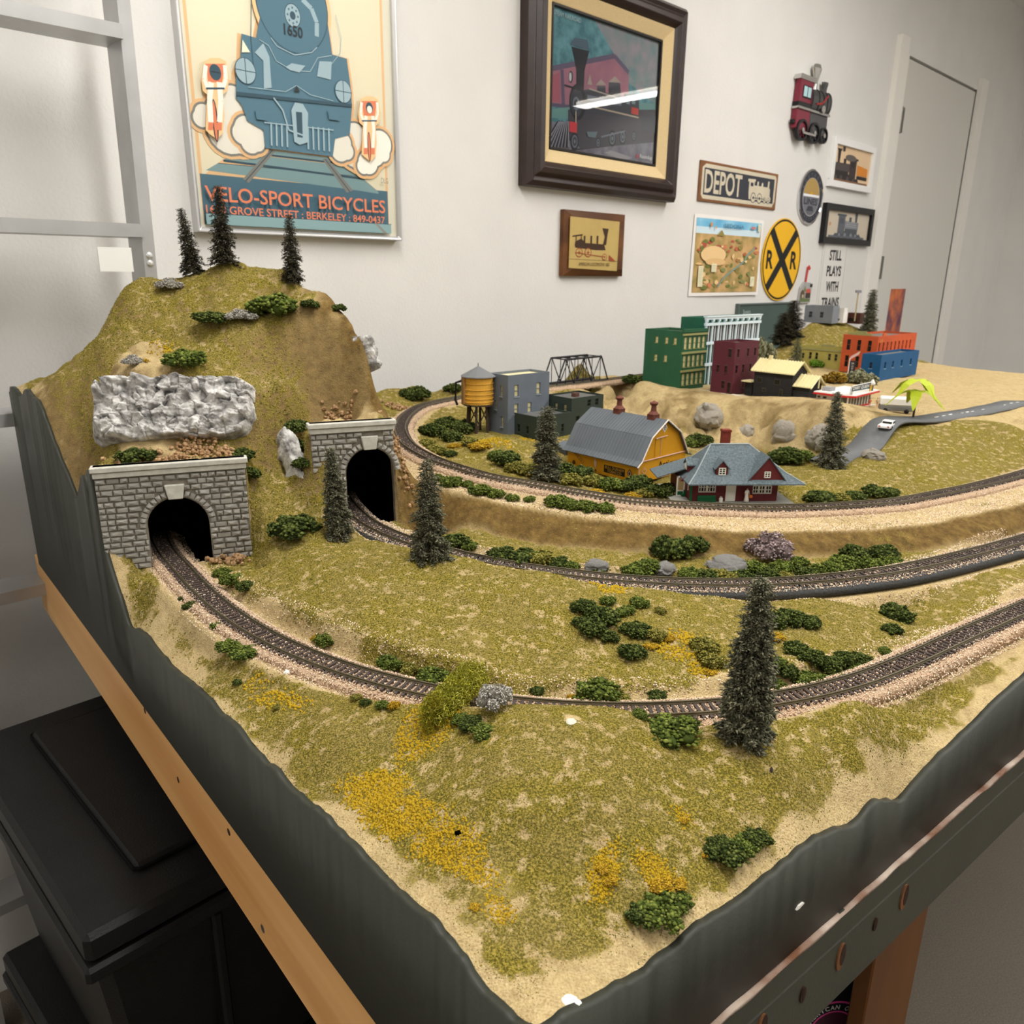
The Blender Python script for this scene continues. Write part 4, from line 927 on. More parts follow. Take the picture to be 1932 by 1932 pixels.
row('at the back of the layout', 'bushes along the back', [(786,752,48,'d'),(768,748,30,'d'),(856,738,32,'d'),(1196,722,42,'d',.8)])
row('on the nearest turf', 'bushes on the nearest turf', [(1246,1722,88,'g',.8),(1212,1728,60,'d',.8),(1284,1708,48,'g',.8),(1366,1612,70,'d',.8),(1400,1604,54,'g',.8),(1424,1584,52,'d',.8),(1350,1600,46,'d',.8),(1248,1668,44,'y',.5),(1282,1666,30,'y',.5),(1138,1640,26,'y',.7),(1152,1664,26,'y',.7),(1288,1548,18,'y',.6),(896,1712,20,'y',.5),(1330,1612,18,'y',.5)])
for px, py, w_, k, lab, Hh in [(1457, 672, 42, 'b', 'bright green bush behind the maroon building', .2535), (1575, 722, 40, 'k', 'bronze brown bush behind the ice cream stand', .2535), (1622, 722, 50, 'w', 'sage grey bush before the orange building', .2535), (1540, 694, 26, 'b', 'bright green bush beside the mustard building', .2535)]:
    q = atH(px, py, Hh) if py > 690 else atY(px, py, 2.12); q[2] = zat(q[0], q[1]); bush(px, py, w_, k, lab, None, 1.1, q)
q = atY(1440, 655, 2.3); q[2] = zat(q[0], q[1]); q2 = q
bush(1440, 655, 42, 'w', 'tall pale sage tree before the chalk-green board', None, 2.4, q2)
bush(1682, 618, 26, 'g', 'mid green bush on the far hill beside the slim conifer')
# ------------------------------------------------------------------ plaster rock castings
M_rock = mat('white_grey_rock', (226, 223, 219), .9, .1, 75, .0018, col2=(132, 130, 128), bscale=330)
M_rock2 = mat('warm_grey_rock', (230, 222, 208), .9, .1, 60, .0016, col2=(156, 146, 132), bscale=400)
M_cork = mat('crushed_cork', (192, 158, 118), .95, .2, 300, .0008, col2=(128, 96, 64))
def facets(P, seed, cell):
    """cracked block relief from the nearest of scattered points"""
    r = np.random.default_rng(seed); lo, hi = P.min(0) - cell, P.max(0) + cell; n = max(8, int(np.prod((hi - lo)[:2]) / cell ** 2)); S = lo + (hi - lo) * r.random((n, P.shape[1]))
    S = S[:220]; d = ((P[:, None] - S[None]) ** 2).sum(2); i = np.argsort(d, axis=1)[:, :2]; k = i[:, 0]; nrm = (r.random((len(S), P.shape[1])) - .5)
    rel = ((P - S[k]) * nrm[k]).sum(1); gap = np.sqrt(d[np.arange(len(P)), i[:, 1]]) - np.sqrt(d[np.arange(len(P)), i[:, 0]])
    return rel * 1.3 + (r.random(len(S)) - .5)[k] * cell * .5 - (gap < cell * .12) * cell * .16
def rock_face(pix, depthY, label, seed, cell=.013, rel=.8, N=90, M=60, thick=.04, m=M_rock):
    """a rock wall spanning the four pixel corners (tl, tr, br, bl) at world y values"""
    tl, tr, br, bl = [atY(p[0], p[1], y) for p, y in zip(pix, depthY)] if depthY else [hit(*p) for p in pix]
    s, t = np.meshgrid(np.linspace(0, 1, N), np.linspace(0, 1, M), indexing='ij')
    uu, vv = 2 * s - 1, 2 * t - 1; kq = 1 / np.maximum(1, (np.abs(uu) ** 5 + np.abs(vv) ** 5) ** .2); s0, t0 = s, t; s, t = (uu * kq + 1) / 2, (vv * kq + 1) / 2
    P = (tl[None, None] * (1 - s)[..., None] + tr * s[..., None]) * (1 - t)[..., None] + (bl * (1 - s)[..., None] + br * s[..., None]) * t[..., None]
    nrm = np.cross(tr - tl, bl - tl); nrm /= np.linalg.norm(nrm); nrm = nrm if nrm[1] < 0 else -nrm
    ex, ez = np.linalg.norm(tr - tl), np.linalg.norm(bl - tl); uv = np.stack([s * ex, t * ez], -1).reshape(-1, 2)
    f = facets(uv, seed, cell).reshape(N, M) * rel + fbm(s * ex * 70, t * ez * 110, seed, 5) * .0095 * rel
    rr = np.clip(1 - ((np.abs(2 * s - 1) ** 5 + np.abs(2 * t - 1) ** 5)), 0, 1); dome = np.minimum(rr * 2.2, 1)
    edge = dome * (f + .006) - (1 - dome) * thick
    wob = fbm(s * 6, t * 6, seed + 3, 3) * .008
    P = P + nrm * edge[..., None] + (tr - tl) / ex * (wob * (1 - dome))[..., None] + np.array([0, 0, 1]) * (wob * .6)[..., None]
    ix = np.arange(N * M).reshape(N, M); Fs = np.stack([ix[:-1, :-1], ix[:-1, 1:], ix[1:, 1:], ix[1:, :-1]], -1).reshape(-1, 4)
    o = P.reshape(-1, 3).mean(0); me = npmesh('rock_face', P.reshape(-1, 3) - o, Fs, m, smooth=False); ob = link('rock_face', me, None, tuple(o)); return tag(ob, label, 'rock')
rock_face([(160, 700), (487, 706), (482, 826), (160, 836)], [.93, .972, .932, .89], 'big white grey cracked rock face above the nearer tunnel portal', 5, .012, 1.0, 200, 100)
rock_face([(520, 806), (552, 812), (600, 925), (560, 905)], None, 'small grey rock slab on the grassy slope between the portals', 9, .012, .5, 40, 50, .02)
rock_face([(688, 624), (704, 645), (718, 702), (702, 690)], [1.045, 1.055, 1.04, 1.035], 'narrow white rock edge on the far side of the tall bluff', 13, .01, .6, 20, 30, .02)
def boulder(name, px, py, w, h, label, seed, m, q=None):
    q = hit(px, py) if q is None else q
    if q is None: return
    dist = float((q - np.array([0, 0, CZ])) @ FWD); bm = bmesh.new(); bmesh.ops.create_icosphere(bm, subdivisions=4, radius=1); P = np.array([v.co[:] for v in bm.verts])
    f = facets(P, seed, .36) * 1.0 + .05 * np.random.default_rng(seed).normal(size=len(P)) * .3
    for v, a in zip(bm.verts, f): v.co *= 1 + float(a) * .5
    me = bpy.data.meshes.new(name); bm.to_mesh(me); bm.free(); me.materials.append(m)
    s = w * dist / FPX / 2; o = link(name, me, None, (q[0], q[1], q[2] + s * h / w * .25), (0, 0, seed), (s, s * .8, s * h / w * 1.1)); return tag(o, label, 'rock', 'loose boulders')
boulder('boulder', 1125, 1072, 44, 26, 'small grey boulder below the brown bank, leftmost of three', 3, M_rock)
boulder('boulder', 1255, 1076, 46, 24, 'small grey boulder below the brown bank, middle of three', 4, M_rock)
boulder('boulder', 1373, 1074, 78, 40, 'largest grey boulder below the brown bank', 6, M_rock)
for i, (px, py, w_, h_, lab) in enumerate([(1338, 792, 70, 44, 'flat warm grey rock in the tan town slope above the barn roof'), (1478, 822, 48, 44, 'round warm grey rock in the tan town slope, middle of three'), (1546, 832, 54, 46, 'warm grey rock beside the conifer below the road'), (1408, 818, 36, 24, 'small warm grey rock above the station chimney'), (1648, 862, 46, 22, 'grey rock on the road verge past the conifer')]):
    boulder('boulder', px, py, w_, h_, lab, 20 + i, M_rock2)
boulder('plaster_chip', 1078, 1893, 40, 9, 'broken white plaster chip at the very corner of the layout', 37, M_plast); boulder('debris_chip', 865, 1572, 14, 8, 'tiny black chip among the yellow flowering turf', 41, M_black); boulder('debris_stick', 1455, 1455, 7, 14, 'tiny grey peg lying on the turf below the biggest conifer', 42, M_tie); boulder('pebble', 607, 1212, 12, 8, 'white pebble beside the front track bush', 31, M_plast); boulder('pebble', 542, 1270, 13, 9, 'white pebble on the near verge of the front track', 32, M_plast)
boulder('pebble', 1078, 1362, 24, 4, 'torn white plaster flake on the near mound', 33, mat('torn_plaster', (206, 206, 190), .85))
def rubble(name, spots, seed, label):
    r = random.Random(seed); bm = bmesh.new(); o = None
    for px, py, n, sp in spots:
        q = hit(px, py)
        if q is None: continue
        o = q if o is None else o
        for i in range(n):
            x, y = q[0] + r.gauss(0, sp), q[1] + r.gauss(0, sp * .5); s = r.uniform(.0018, .0042)
            z = zat(x, y); M = Matrix.Translation((x - o[0], y - o[1], z - o[2] + s * .4 + abs(r.gauss(0, .002)))) @ Matrix.Rotation(r.random() * 6, 4, Vector((r.random(), r.random(), 1)).normalized()) @ Matrix.Diagonal((s, s * r.uniform(.6, 1), s * r.uniform(.6, 1), 1))
            bmesh.ops.create_icosphere(bm, subdivisions=1, radius=1, matrix=M)
    me = bpy.data.meshes.new(name); bm.to_mesh(me); bm.free(); me.materials.append(M_cork); ob = link(name, me, None, tuple(o)); tag(ob, label, 'rubble', kind='stuff')
rubble('rubble', [(330, 866, 50, .012), (375, 852, 90, .014), (430, 860, 60, .010), (290, 872, 30, .01), (245, 880, 25, .01)], 3, 'cork rubble heaped on the nearer portal top')
rubble('rubble', [(625, 786, 30, .006), (655, 787, 22, .006)], 4, 'cork rubble along the farther portal top')
rubble('rubble', [(425, 1062, 40, .01), (445, 1056, 30, .006), (755, 870, 60, .012), (748, 770, 60, .014), (742, 800, 30, .008)], 5, 'cork rubble at the portal foot and bank end')
# ------------------------------------------------------------------ model buildings
def wall_face(mb, w, h, holes, fn, m, depth=.002, top=None):
    """flat wall w x h with recessed openings (x0, x1, z0, z1); fn(a, z, t) -> xyz, t inwards"""
    xs = sorted({0, w, *[q for o in holes for q in o[:2]]}); zs = sorted({0, h, *[q for o in holes for q in o[2:4]]})
    for a, b in zip(xs[:-1], xs[1:]):
        for c, d in zip(zs[:-1], zs[1:]):
            if any(o[0] <= (a + b) / 2 <= o[1] and o[2] <= (c + d) / 2 <= o[3] for o in holes): continue
            mb.poly([fn(a, c, 0), fn(b, c, 0), fn(b, d, 0), fn(a, d, 0)], m)
    for a, b, c, d in [o[:4] for o in holes]:
        for p, q in (((a, c), (b, c)), ((b, c), (b, d)), ((b, d), (a, d)), ((a, d), (a, c))):
            mb.poly([fn(*p, 0), fn(*q, 0), fn(*q, depth), fn(*p, depth)], m)
def bx(mb, fn, a0, a1, z0, z1, t0, t1, m):
    mb.prism([(a0, z0), (a1, z0), (a1, z1), (a0, z1)], lambda a, z, t: fn(a, z, t), t0, t1, m)
def window(t, fn, o, mf, mp, depth=.002, cols=1, rows=2, sill=None, fr=.0009, lintel=False):
    a, b, c, d = o[:4]; mb = MB()
    for r in ((a, a + fr, c, d), (b - fr, b, c, d), (a, b, c, c + fr), (a, b, d - fr, d)): bx(mb, fn, *r, depth * .35, depth, mf)
    for i in range(1, cols): x = a + (b - a) * i / cols; bx(mb, fn, x - fr * .35, x + fr * .35, c, d, depth * .4, depth, mf)
    for i in range(1, rows): z = c + (d - c) * i / rows; bx(mb, fn, a, b, z - fr * .35, z + fr * .35, depth * .4, depth, mf)
    if sill: bx(mb, fn, a - .001, b + .001, c - .0012, c, -.0012, depth, sill)
    if lintel: bx(mb, fn, a - .0012, b + .0012, d, d + .0016, -.0009, .0002, sill)
    w = mb.build('window', parent=t); p = MB(); p.poly([fn(a, c, depth), fn(b, c, depth), fn(b, d, depth), fn(a, d, depth)], mp); p.build('pane', parent=w); return w
M_paned = mat('dark_model_pane', (22, 24, 24), .15, spec=.5); M_panec = mat('cream_paper_pane', (206, 196, 150), .6); M_paneg = mat('grey_green_pane', (84, 84, 70), .2, spec=.5)
M_cream = mat('cream_plastic', (226, 214, 168), .55); M_roofgrey = mat('roof_grey', (112, 110, 104), .8, .1, 90)
def building(name, label, x, y, h0, L, R, h, col, left=(), right=(), wm=None, pane=M_paned, sill=None, azr=48, roof=None, par=.006, lintel=False, cat='building', lrows=2, cornice=None):
    """near corner at x, y; right face R long, left face L long; window lists (fraction along from the near corner, width, z0, z1)"""
    m = mat(name + '_paint', col, .6, .06, 40, .0001, bscale=700); e = az(azr); t = thing(name, label, cat, (x, y, CZ - h0), math.atan2(e[1], e[0]))
    fr = lambda a, z, q: (a, q, z); fl = lambda a, z, q: (q, a, z); wm = wm or m; sill = sill or m
    hr = [(f * R - w / 2, f * R + w / 2, a, b) for f, w, a, b in right]; hl = [(f * L - w / 2, f * L + w / 2, a, b) for f, w, a, b in left]
    mb = MB(); wall_face(mb, R, h, hr, fr, m); wall_face(mb, L, h, hl, fl, m)
    mb.poly([(R, 0, 0), (R, L, 0), (R, L, h), (R, 0, h)], m); mb.poly([(0, L, 0), (R, L, 0), (R, L, h), (0, L, h)], m)
    w_ = .0028
    mb.poly([(w_, w_, h), (R - w_, w_, h), (R - w_, w_, h - par), (w_, w_, h - par)], m); mb.poly([(w_, w_, h), (w_, L - w_, h), (w_, L - w_, h - par), (w_, w_, h - par)], m)
    mb.poly([(R - w_, w_, h), (R - w_, L - w_, h), (R - w_, L - w_, h - par), (R - w_, w_, h - par)], m); mb.poly([(w_, L - w_, h), (R - w_, L - w_, h), (R - w_, L - w_, h - par), (w_, L - w_, h - par)], m)
    for q in (((0, 0), (R, 0), (R - w_, w_), (w_, w_)), ((0, 0), (0, L), (w_, L - w_), (w_, w_)), ((R, 0), (R, L), (R - w_, L - w_), (R - w_, w_)), ((0, L), (R, L), (R - w_, L - w_), (w_, L - w_))): mb.poly([(*p, h) for p in q], m)
    mb.build('walls', parent=t)
    mb = MB(); mb.b2((w_, w_, h - par - .001), (R - w_, L - w_, h - par), roof or M_roofgrey); mb.build('roof', parent=t)
    for o in hr: window(t, fr, o, wm, pane, sill=sill, lintel=lintel, rows=lrows)
    for o in hl: window(t, fl, o, wm, pane, sill=sill, lintel=lintel, rows=lrows)
    if cornice:
        mb = MB(); bx(mb, fr, -.002, R + .002, h - .004, h + .001, -.0035, .001, cornice); bx(mb, fr, -.001, R + .001, h - .0075, h - .004, -.0018, .001, cornice); mb.build('cornice', parent=t)
    return t, fr, fl
HT = .2535
M_olive = mat('olive_trim', (150, 148, 96), .6)
# green brick block
WR = [(f, .0105, z, z + .026) for z in (.012, .053, .094) for f in (.12, .31, .5, .69, .88)]
t, fr, fl = building('green_building', 'tall green three storey building with olive window rows, at the town edge', .381, 1.809, HT, .109, .091, .134, (38, 88, 60), [(f, .0085, z, z + .0145) for f, z in ((.2, .104), (.42, .104), (.68, .104), (.42, .063), (.68, .063))], WR, pane=M_panec, sill=M_olive, wm=M_olive)
for z in (.042, .083, .124):
    mb = MB(); bx(mb, fr, -.001, .092, z, z + .0045, -.003, .001, M_olive); mb.build('cornice', parent=t)
mb = MB(); bx(mb, fr, -.001, .092, .131, .138, -.003, .003, mat('green_building_paint', (38, 88, 60))); mb.build('parapet', parent=t)
# the arcade block behind it
M_iron = mat('pale_blue_iron_front', (212, 228, 236), .5); M_gpane = mat('deep_green_pane', (24, 76, 62), .4)
t, fr, fl = building('arcade_building', 'tallest building, green sided with a pale blue iron arcade front, behind the green block', .449, 1.900, HT, .069, .234, .159, (30, 90, 68), [(.5, .007, .11, .13)], [], pane=M_gpane)
for z0, z1 in ((.004, .046), (.054, .096), (.104, .140)):
    for i in range(9):
        o = (.006 + i * .0252, .006 + i * .0252 + .0205, z0, z1); mb = MB(); bx(mb, fr, *o, -.0006, .0003, M_gpane if z0 < .1 else mat('dark_brown_pane', (70, 58, 50), .4)); mb.build('pane', parent=t)
        mb = MB(); bx(mb, fr, (o[0] + o[1]) / 2 - .001, (o[0] + o[1]) / 2 + .001, z0, z1, -.0016, 0, M_iron); mb.build('mullion', parent=t)
for i in range(10):
    mb = MB(); a = .0018 + i * .0252; bx(mb, fr, a - .0018, a + .0028, 0, .155, -.0042, 0, M_iron); bx(mb, fr, a - .0028, a + .0038, .15, .155, -.006, 0, M_iron); mb.build('column', parent=t)
for z in (.047, .097, .141, .155):
    mb = MB(); bx(mb, fr, -.002, .236, z, z + .0062, -.0055, .001, M_iron); mb.build('cornice', parent=t)
mb = MB(); bx(mb, fr, -.003, .237, .1605, .163, -.0075, .004, M_iron); mb.build('cornice', parent=t)
# maroon
M_msill = mat('grey_maroon_trim', (86, 66, 66), .6)
building('maroon_building', 'dark maroon three storey building between the green block and the black station', .485, 1.754, HT, .056, .095, .115, (88, 36, 48), [(.22, .0085, .082, .100), (.35, .0075, .047, .063), (.72, .0075, .047, .063), (.42, .0085, .012, .029), (.14, .009, .003, .027)], [(.14, .0085, .082, .100), (.55, .0085, .082, .100), (.85, .0085, .082, .1), (.14, .0085, .047, .065), (.4, .0085, .047, .065), (.7, .0085, .047, .065), (.45, .009, .012, .03)], sill=M_msill, lintel=True)
# mustard, orange, blue
t, fr, fl = building('mustard_building', 'low mustard yellow building behind the black station, beside the orange one', .936, 2.267, HT, .140, .04, .062, (168, 158, 84), [(f, .0095, .024, .044) for f in (.16, .30, .58, .72)] + [(f, .0085, .024, .04) for f in (.88,)], [], sill=M_olive, roof=mat('green_roof_felt', (60, 100, 72), .8))
mb = MB(); bx(mb, fl, -.002, .142, .050, .055, -.003, .001, M_olive); bx(mb, fl, .03, .07, .062, .069, 0, .003, M_olive); mb.build('cornice', parent=t)
M_or = mat('orange_trim', (202, 102, 60), .6)
t, fr, fl = building('orange_building', 'orange two storey brick building at the back of the town with tall dark windows', .985, 2.173, HT, .098, .249, .102, (192, 84, 46), [(f, .0115, .060, .090) for f in (.22, .52, .82)] + [(f, .0115, .014, .046) for f in (.22, .52, .82)], [(.05 + .1 * i, .0085, .06, .085) for i in range(9)], sill=M_or, lintel=True)
mb = MB(); bx(mb, fl, .02, .085, .102, .108, 0, .004, M_olive); bx(mb, fl, .035, .065, .108, .113, 0, .004, M_olive); bx(mb, fr, .03, .05, .102, .109, 0, .004, M_or); mb.build('parapet', parent=t)
cv = Canvas(lambda u, v, d: (u, -d - .0002, v)); M_ylet = mat('yellow_sign_paint', (226, 170, 60), .6); cv.text('CAFE', .012, .089, .030, .0935, M_ylet); cv.rect(.012, .0865, .03, .0875, M_ylet); cv.build('wall_sign', t)
building('blue_building', 'blue two storey building in front of the orange one at the town end', .935, 2.03, HT, .05, .23, .066, (22, 82, 130), [(.5, .008, .03, .046)], [(.12, .0095, .030, .047), (.32, .0095, .030, .047), (.55, .0095, .030, .047), (.8, .0095, .03, .047)], sill=mat('pale_blue_trim', (150, 176, 196), .5))
# far hill: grey house, white shed, brown crate shop
q = atY(1569, 608, 2.58)
building('grey_house', 'small grey house on the far grassy hill under the black lettered sign', q[0], q[1], CZ - q[2] + .004, .096, .04, .054, (128, 134, 142), [(.38, .013, .016, .035), (.78, .013, .016, .035)], [])
q = atY(1590, 607, 2.6); building('white_shed', 'tiny white shed beside the grey house on the far hill', q[0], q[1], CZ - q[2] + .004, .034, .03, .046, (236, 234, 230), [(.5, .012, .006, .014)], [])
q = atY(1621, 609, 2.62); building('brown_hut', 'low dark brown hut beside the slim conifer on the far hill', q[0], q[1], CZ - q[2] + .004, .046, .03, .034, (84, 48, 36), [(.5, .03, .006, .018)], [])
q = atY(1613, 600, 2.60); t = thing('street_lamp', 'thin model street lamp standing behind the brown hut', 'lamp', tuple(q)); mb = MB(); mb.tube([(0, 0, -.01), (0, 0, .08)], .002, 6, mat('tan_post', (180, 160, 120), .6)); mb.build('pole', parent=t); mb = MB(); mb.b2((-.008, -.005, .078), (.008, .005, .086), mat('lamp_grey', (130, 130, 140), .5)); mb.build('lamp_head', parent=t)
# grey building, dark green factory
building('grey_building', 'slate grey two storey building behind the yellow water tower', -.009, 1.324, .264, .05, .097, .101, (104, 112, 122), [(.35, .006, .064, .083), (.62, .006, .04, .056), (.3, .006, .012, .03)], [(.2, .0095, .064, .084), (.73, .0095, .064, .084), (.2, .0095, .034, .052), (.52, .0095, .034, .052), (.78, .0095, .010, .028)], pane=M_panec, sill=mat('pale_grey_trim', (150, 156, 162), .5), roof=M_cream, par=.004)
FG = (50, 60, 52)
t, fr, fl = building('green_factory', 'dark green factory with a low flat roofed shop and a taller block behind', .039, 1.294, .267, .088, .083, .040, FG, [(.25, .007, .008, .022), (.5, .007, .008, .022), (.75, .007, .008, .022)], [(.16, .0085, .008, .026), (.45, .007, .008, .022), (.75, .007, .008, .022)], roof=mat('grey_roof_felt', (96, 96, 94), .85, .06, 100), par=.003)
m = mat('green_factory_paint', FG); e = az(48)
ox, oy = .088, .005; TL, TR, TH = .062, .082, .062
mb = MB(); frt = lambda a, z, q: (ox + a, oy + q, z); flt = lambda a, z, q: (ox + q, oy + a, z)
hr = [(.012, .021, .012, .03), (.040, .049, .044, .056), (.060, .069, .044, .056)]; hl = [(.012, .02, .035, .05), (.034, .042, .035, .05)]
wall_face(mb, TR, TH, hr, frt, m); wall_face(mb, TL, TH, hl, flt, m); mb.poly([frt(TR, 0, 0), frt(TR, 0, TL), frt(TR, TH, TL), frt(TR, TH, 0)], m); mb.poly([frt(0, 0, TL), frt(TR, 0, TL), frt(TR, TH, TL), frt(0, TH, TL)], m); mb.build('tall_block', parent=t)
mb = MB(); mb.b2((ox + .002, oy + .002, TH - .004), (ox + TR - .002, oy + TL - .002, TH - .003), mat('grey_roof_felt', (96, 96, 94))); mb.b2((ox + .03, oy + .02, TH - .003), (ox + .04, oy + .03, TH + .004), mat('roof_vent_brown', (96, 64, 54), .7)); mb.build('roof', parent=t)
for o in hr: window(t, frt, o, m, M_paned)
for o in hl: window(t, flt, o, m, M_panec)
q = atH(1068, 868, .283); t = thing('small_shed', 'small grey lean-to at the far end of the yellow barn', 'shed', (q[0], q[1] + .02, CZ - .284), math.atan2(e[1], e[0])); M_sl = mat('slate_blue_paint', (104, 112, 120), .6)
mb = MB(); mb.b2((0, 0, 0), (.016, .02, .016), M_sl); mb.build('walls', parent=t); mb = MB(); mb.prism([(-.004, .015), (.02, .021), (.02, .0225), (-.004, .0165)], lambda a, b, s: (a, s, b), -.004, .024, M_sl); mb.build('roof', parent=t)

# water tower
M_tank = mat('yellow_ochre_tank', (216, 164, 62), .6, .06, 60); M_tim = mat('dark_brown_timber', (66, 54, 46), .8, .15, 120)
t = thing('water_tower', 'yellow wooden water tower on dark timber legs beside the high track', 'water tower', (-.060, 1.345, CZ - .262), .4)
for i in range(6):
    a = i * math.pi / 3; mb = MB(); mb.tube([(.021 * math.cos(a), .021 * math.sin(a), -.003), (.018 * math.cos(a), .018 * math.sin(a), .046)], .0022, 6, M_tim); mb.build('leg', parent=t)
    b = (i + 1) * math.pi / 3; mb = MB(); mb.tube([(.0215 * math.cos(a), .0215 * math.sin(a), .004), (.019 * math.cos(b), .019 * math.sin(b), .042)], .0011, 5, M_tim); mb.build('brace', parent=t)
mb = MB()
for i in range(-4, 5): mb.box((i * .0058, 0, .0475), (.0045, 2 * math.sqrt(max(.0275 ** 2 - (i * .0058) ** 2, 1e-6)), .002), M_tim)
mb.build('platform', parent=t)
mb = MB(); mb.lathe([(.0255, .049), (.0252, .095)], n=28, m=M_tank); tank = mb.build('tank', parent=t)
for z in (.053, .059, .066, .074, .084, .093):
    mb = MB(); mb.lathe([(.0262, z - .0005), (.0265, z), (.0262, z + .0005)], n=28, m=M_tank); mb.build('hoop', parent=tank)
mb = MB(); mb.lathe([(.030, .0945), (.0295, .096), (.001, .112), (.0008, .116), (.0001, .118)], n=12, m=mat('tower_roof_grey', (116, 118, 120), .7)); mb.build('roof', parent=t)
mb = MB(); mb.b2((-.0285, -.006, .049), (-.0245, .006, .095), mat('brown_strip', (150, 112, 62), .7)); mb.build('side_strip', parent=t)  # upright brown strip on one side of the tank
mb = MB(); mb.tube([(-.026, .006, .088), (-.036, .012, .084), (-.037, .012, .055), (-.034, .011, .046)], .0022, 7, mat('black_spout', (24, 24, 26), .6)); mb.build('spout', parent=t)

# truss bridge
M_blk = mat('black_steel_plastic', (26, 27, 30), .55)
t = thing('truss_bridge', 'black steel truss railway bridge across the gap in front of the wall', 'bridge', tuple(atH(1036, 727, .2445)), math.atan2(WU[1], WU[0]))
BL, BHt, BW = .185, .058, .044
mb = MB(); mb.b2((-.004, -BW / 2, -.006), (BL + .004, BW / 2, -.002), mat('dark_brown_timber', (66, 54, 46))); mb.build('deck', parent=t)
for s in (-1, 1):
    y = s * BW / 2; n = 6; dx = BL / n; mb = MB()
    def bar(a, b, w=.0016): mb.tube([(a[0], y, a[1]), (b[0], y, b[1])], w, 4, M_blk)
    bar((0, 0), (BL, 0), .0028); bar((dx * .9, BHt), (BL - dx * .9, BHt), .0024); bar((0, 0), (dx * .9, BHt), .0024); bar((BL, 0), (BL - dx * .9, BHt), .0024)
    for i in range(1, n): bar((i * dx, 0), (i * dx, BHt), .0011)
    for i in range(1, n - 1): bar((i * dx, BHt if i % 2 else 0), ((i + 1) * dx, 0 if i % 2 else BHt))
    mb.build('truss', parent=t)
for i in range(1, 6): mb = MB(); mb.tube([(i * BL / 6, -BW / 2, BHt), (i * BL / 6, BW / 2, BHt)], .0012, 4, M_blk); mb.build('cross_brace', parent=t)

# barn
M_barn = mat('barn_yellow', (204, 146, 22), .65, .06, 30, .0001, bscale=500); M_broof = mat('barn_roof_grey', (98, 104, 110), .55, .06, 20); M_wt = mat('white_paint_trim', (226, 216, 208), .6)
t = thing('barn', 'yellow gambrel roofed barn with grey metal roof beside the high track', 'barn', (.18, 1.098, CZ - .2875), math.atan2(e[1], e[0]))
W, LN, hw = .112, .140, .029; GAM = [(0, 0), (0, hw), (.0215, .064), (W / 2, .085), (W - .0215, .064), (W, hw), (W, 0)]
mb = MB(); mb.prism(GAM, lambda a, b, s: (a, s, b), 0, LN, M_barn); mb.build('walls', parent=t)
def slope(nm, a, b, th=.0018):
    mb = MB(); d = np.array(b) - np.array(a); n = np.array([-d[1], d[0]]) / np.linalg.norm(d) * th; n = n if n[1] > 0 else -n
    mb.prism([tuple(a), tuple(b), tuple(np.array(b) + n), tuple(np.array(a) + n)], lambda p, q, s: (p, s, q), -.005, LN + .005, M_broof)
    L_ = np.linalg.norm(d)
    for k in range(1, 24): mb.prism([tuple(np.array(a) + n), tuple(np.array(b) + n), tuple(np.array(b) + n * 1.25), tuple(np.array(a) + n * 1.25)], lambda p, q, s: (p, s, q), k * LN / 24 - .0005, k * LN / 24 + .0005, M_broof)
    return mb.build(nm, parent=t)
slope('roof_lower', (.0005, .031), (.0215, .0645)); slope('roof_upper', (.0212, .0642), (W / 2, .0855)); slope('roof_upper', (W / 2, .0855), (W - .0212, .0642)); slope('roof_lower', (W - .0215, .0645), (W - .0005, .031))
slope('eave_flare', (-.0085, .0255), (.001, .032)); slope('eave_flare', (W - .001, .032), (W + .0085, .0255))
for a, b in (((-.008, .025), (.0015, .032)), ((.0015, .032), (.022, .065)), ((.022, .065), (W / 2, .087)), ((W / 2, .087), (W - .022, .065)), ((W - .022, .065), (W + .0, .03))):
    mb = MB(); mb.tube([(a[0], -.0056, a[1]), (b[0], -.0056, b[1])], .0011, 5, M_wt); mb.build('bargeboard', parent=t)
for yy in (.022, .088):
    mb = MB(); c = (W / 2, yy); M_cup = mat('rust_brown_cupola', (110, 62, 50), .7); mb.box((c[0], c[1], .0875), (.013, .013, .009), M_cup); mb.lathe([(.0085, .092), (.0045, .0965), (.0042, .1), (.0038, .104), (.0066, .1075), (.0066, .1085), (.002, .111), (.0001, .112)], (c[0], c[1], 0), 10, M_cup); mb.build('cupola', parent=t)
bar_ = lambda x0, z0, x1, z1, r, nm: (lambda mb: (mb.tube([(x0, -.0012, z0), (x1, -.0012, z1)], r, 5, mat('pinkish_trim', (206, 168, 150), .6)), mb.build(nm, parent=t)))(MB())
bar_(0, .031, W, .033, .0011, 'trim_bar'); bar_(.036, .061, .062, .0625, .001, 'door_track'); bar_(.0005, 0, .0005, .031, .0008, 'corner_trim')
mb = MB(); mb.b2((.049, -.0008, .033), (.0494, 0, .061), mat('pinkish_trim', (206, 168, 150))); mb.b2((.036, -.0008, .033), (.0364, 0, .061), mat('barn_yellow', (204, 146, 22))); mb.build('hay_door', parent=t)
cv = Canvas(lambda u, v, d: (u, -d - .0003, v)); M_ink = mat('black_print', (24, 22, 20), .7); M_pk = mat('faded_pink_print', (206, 160, 130), .7); M_dbr = mat('dark_brown_print', (70, 44, 28), .7)
def diamond(c, x, z, r, m, ry=None): ry = ry or r; c.poly([(x - r, z), (x, z - ry), (x + r, z), (x, z + ry)], m)
diamond(cv, W / 2, .075, .0062, M_wt, .0075)
for dx_, dz_ in ((-.002, 0), (.002, 0), (0, .0027), (0, -.0027)): diamond(cv, W / 2 + dx_, .075 + dz_, .0013, M_ink, .0017)
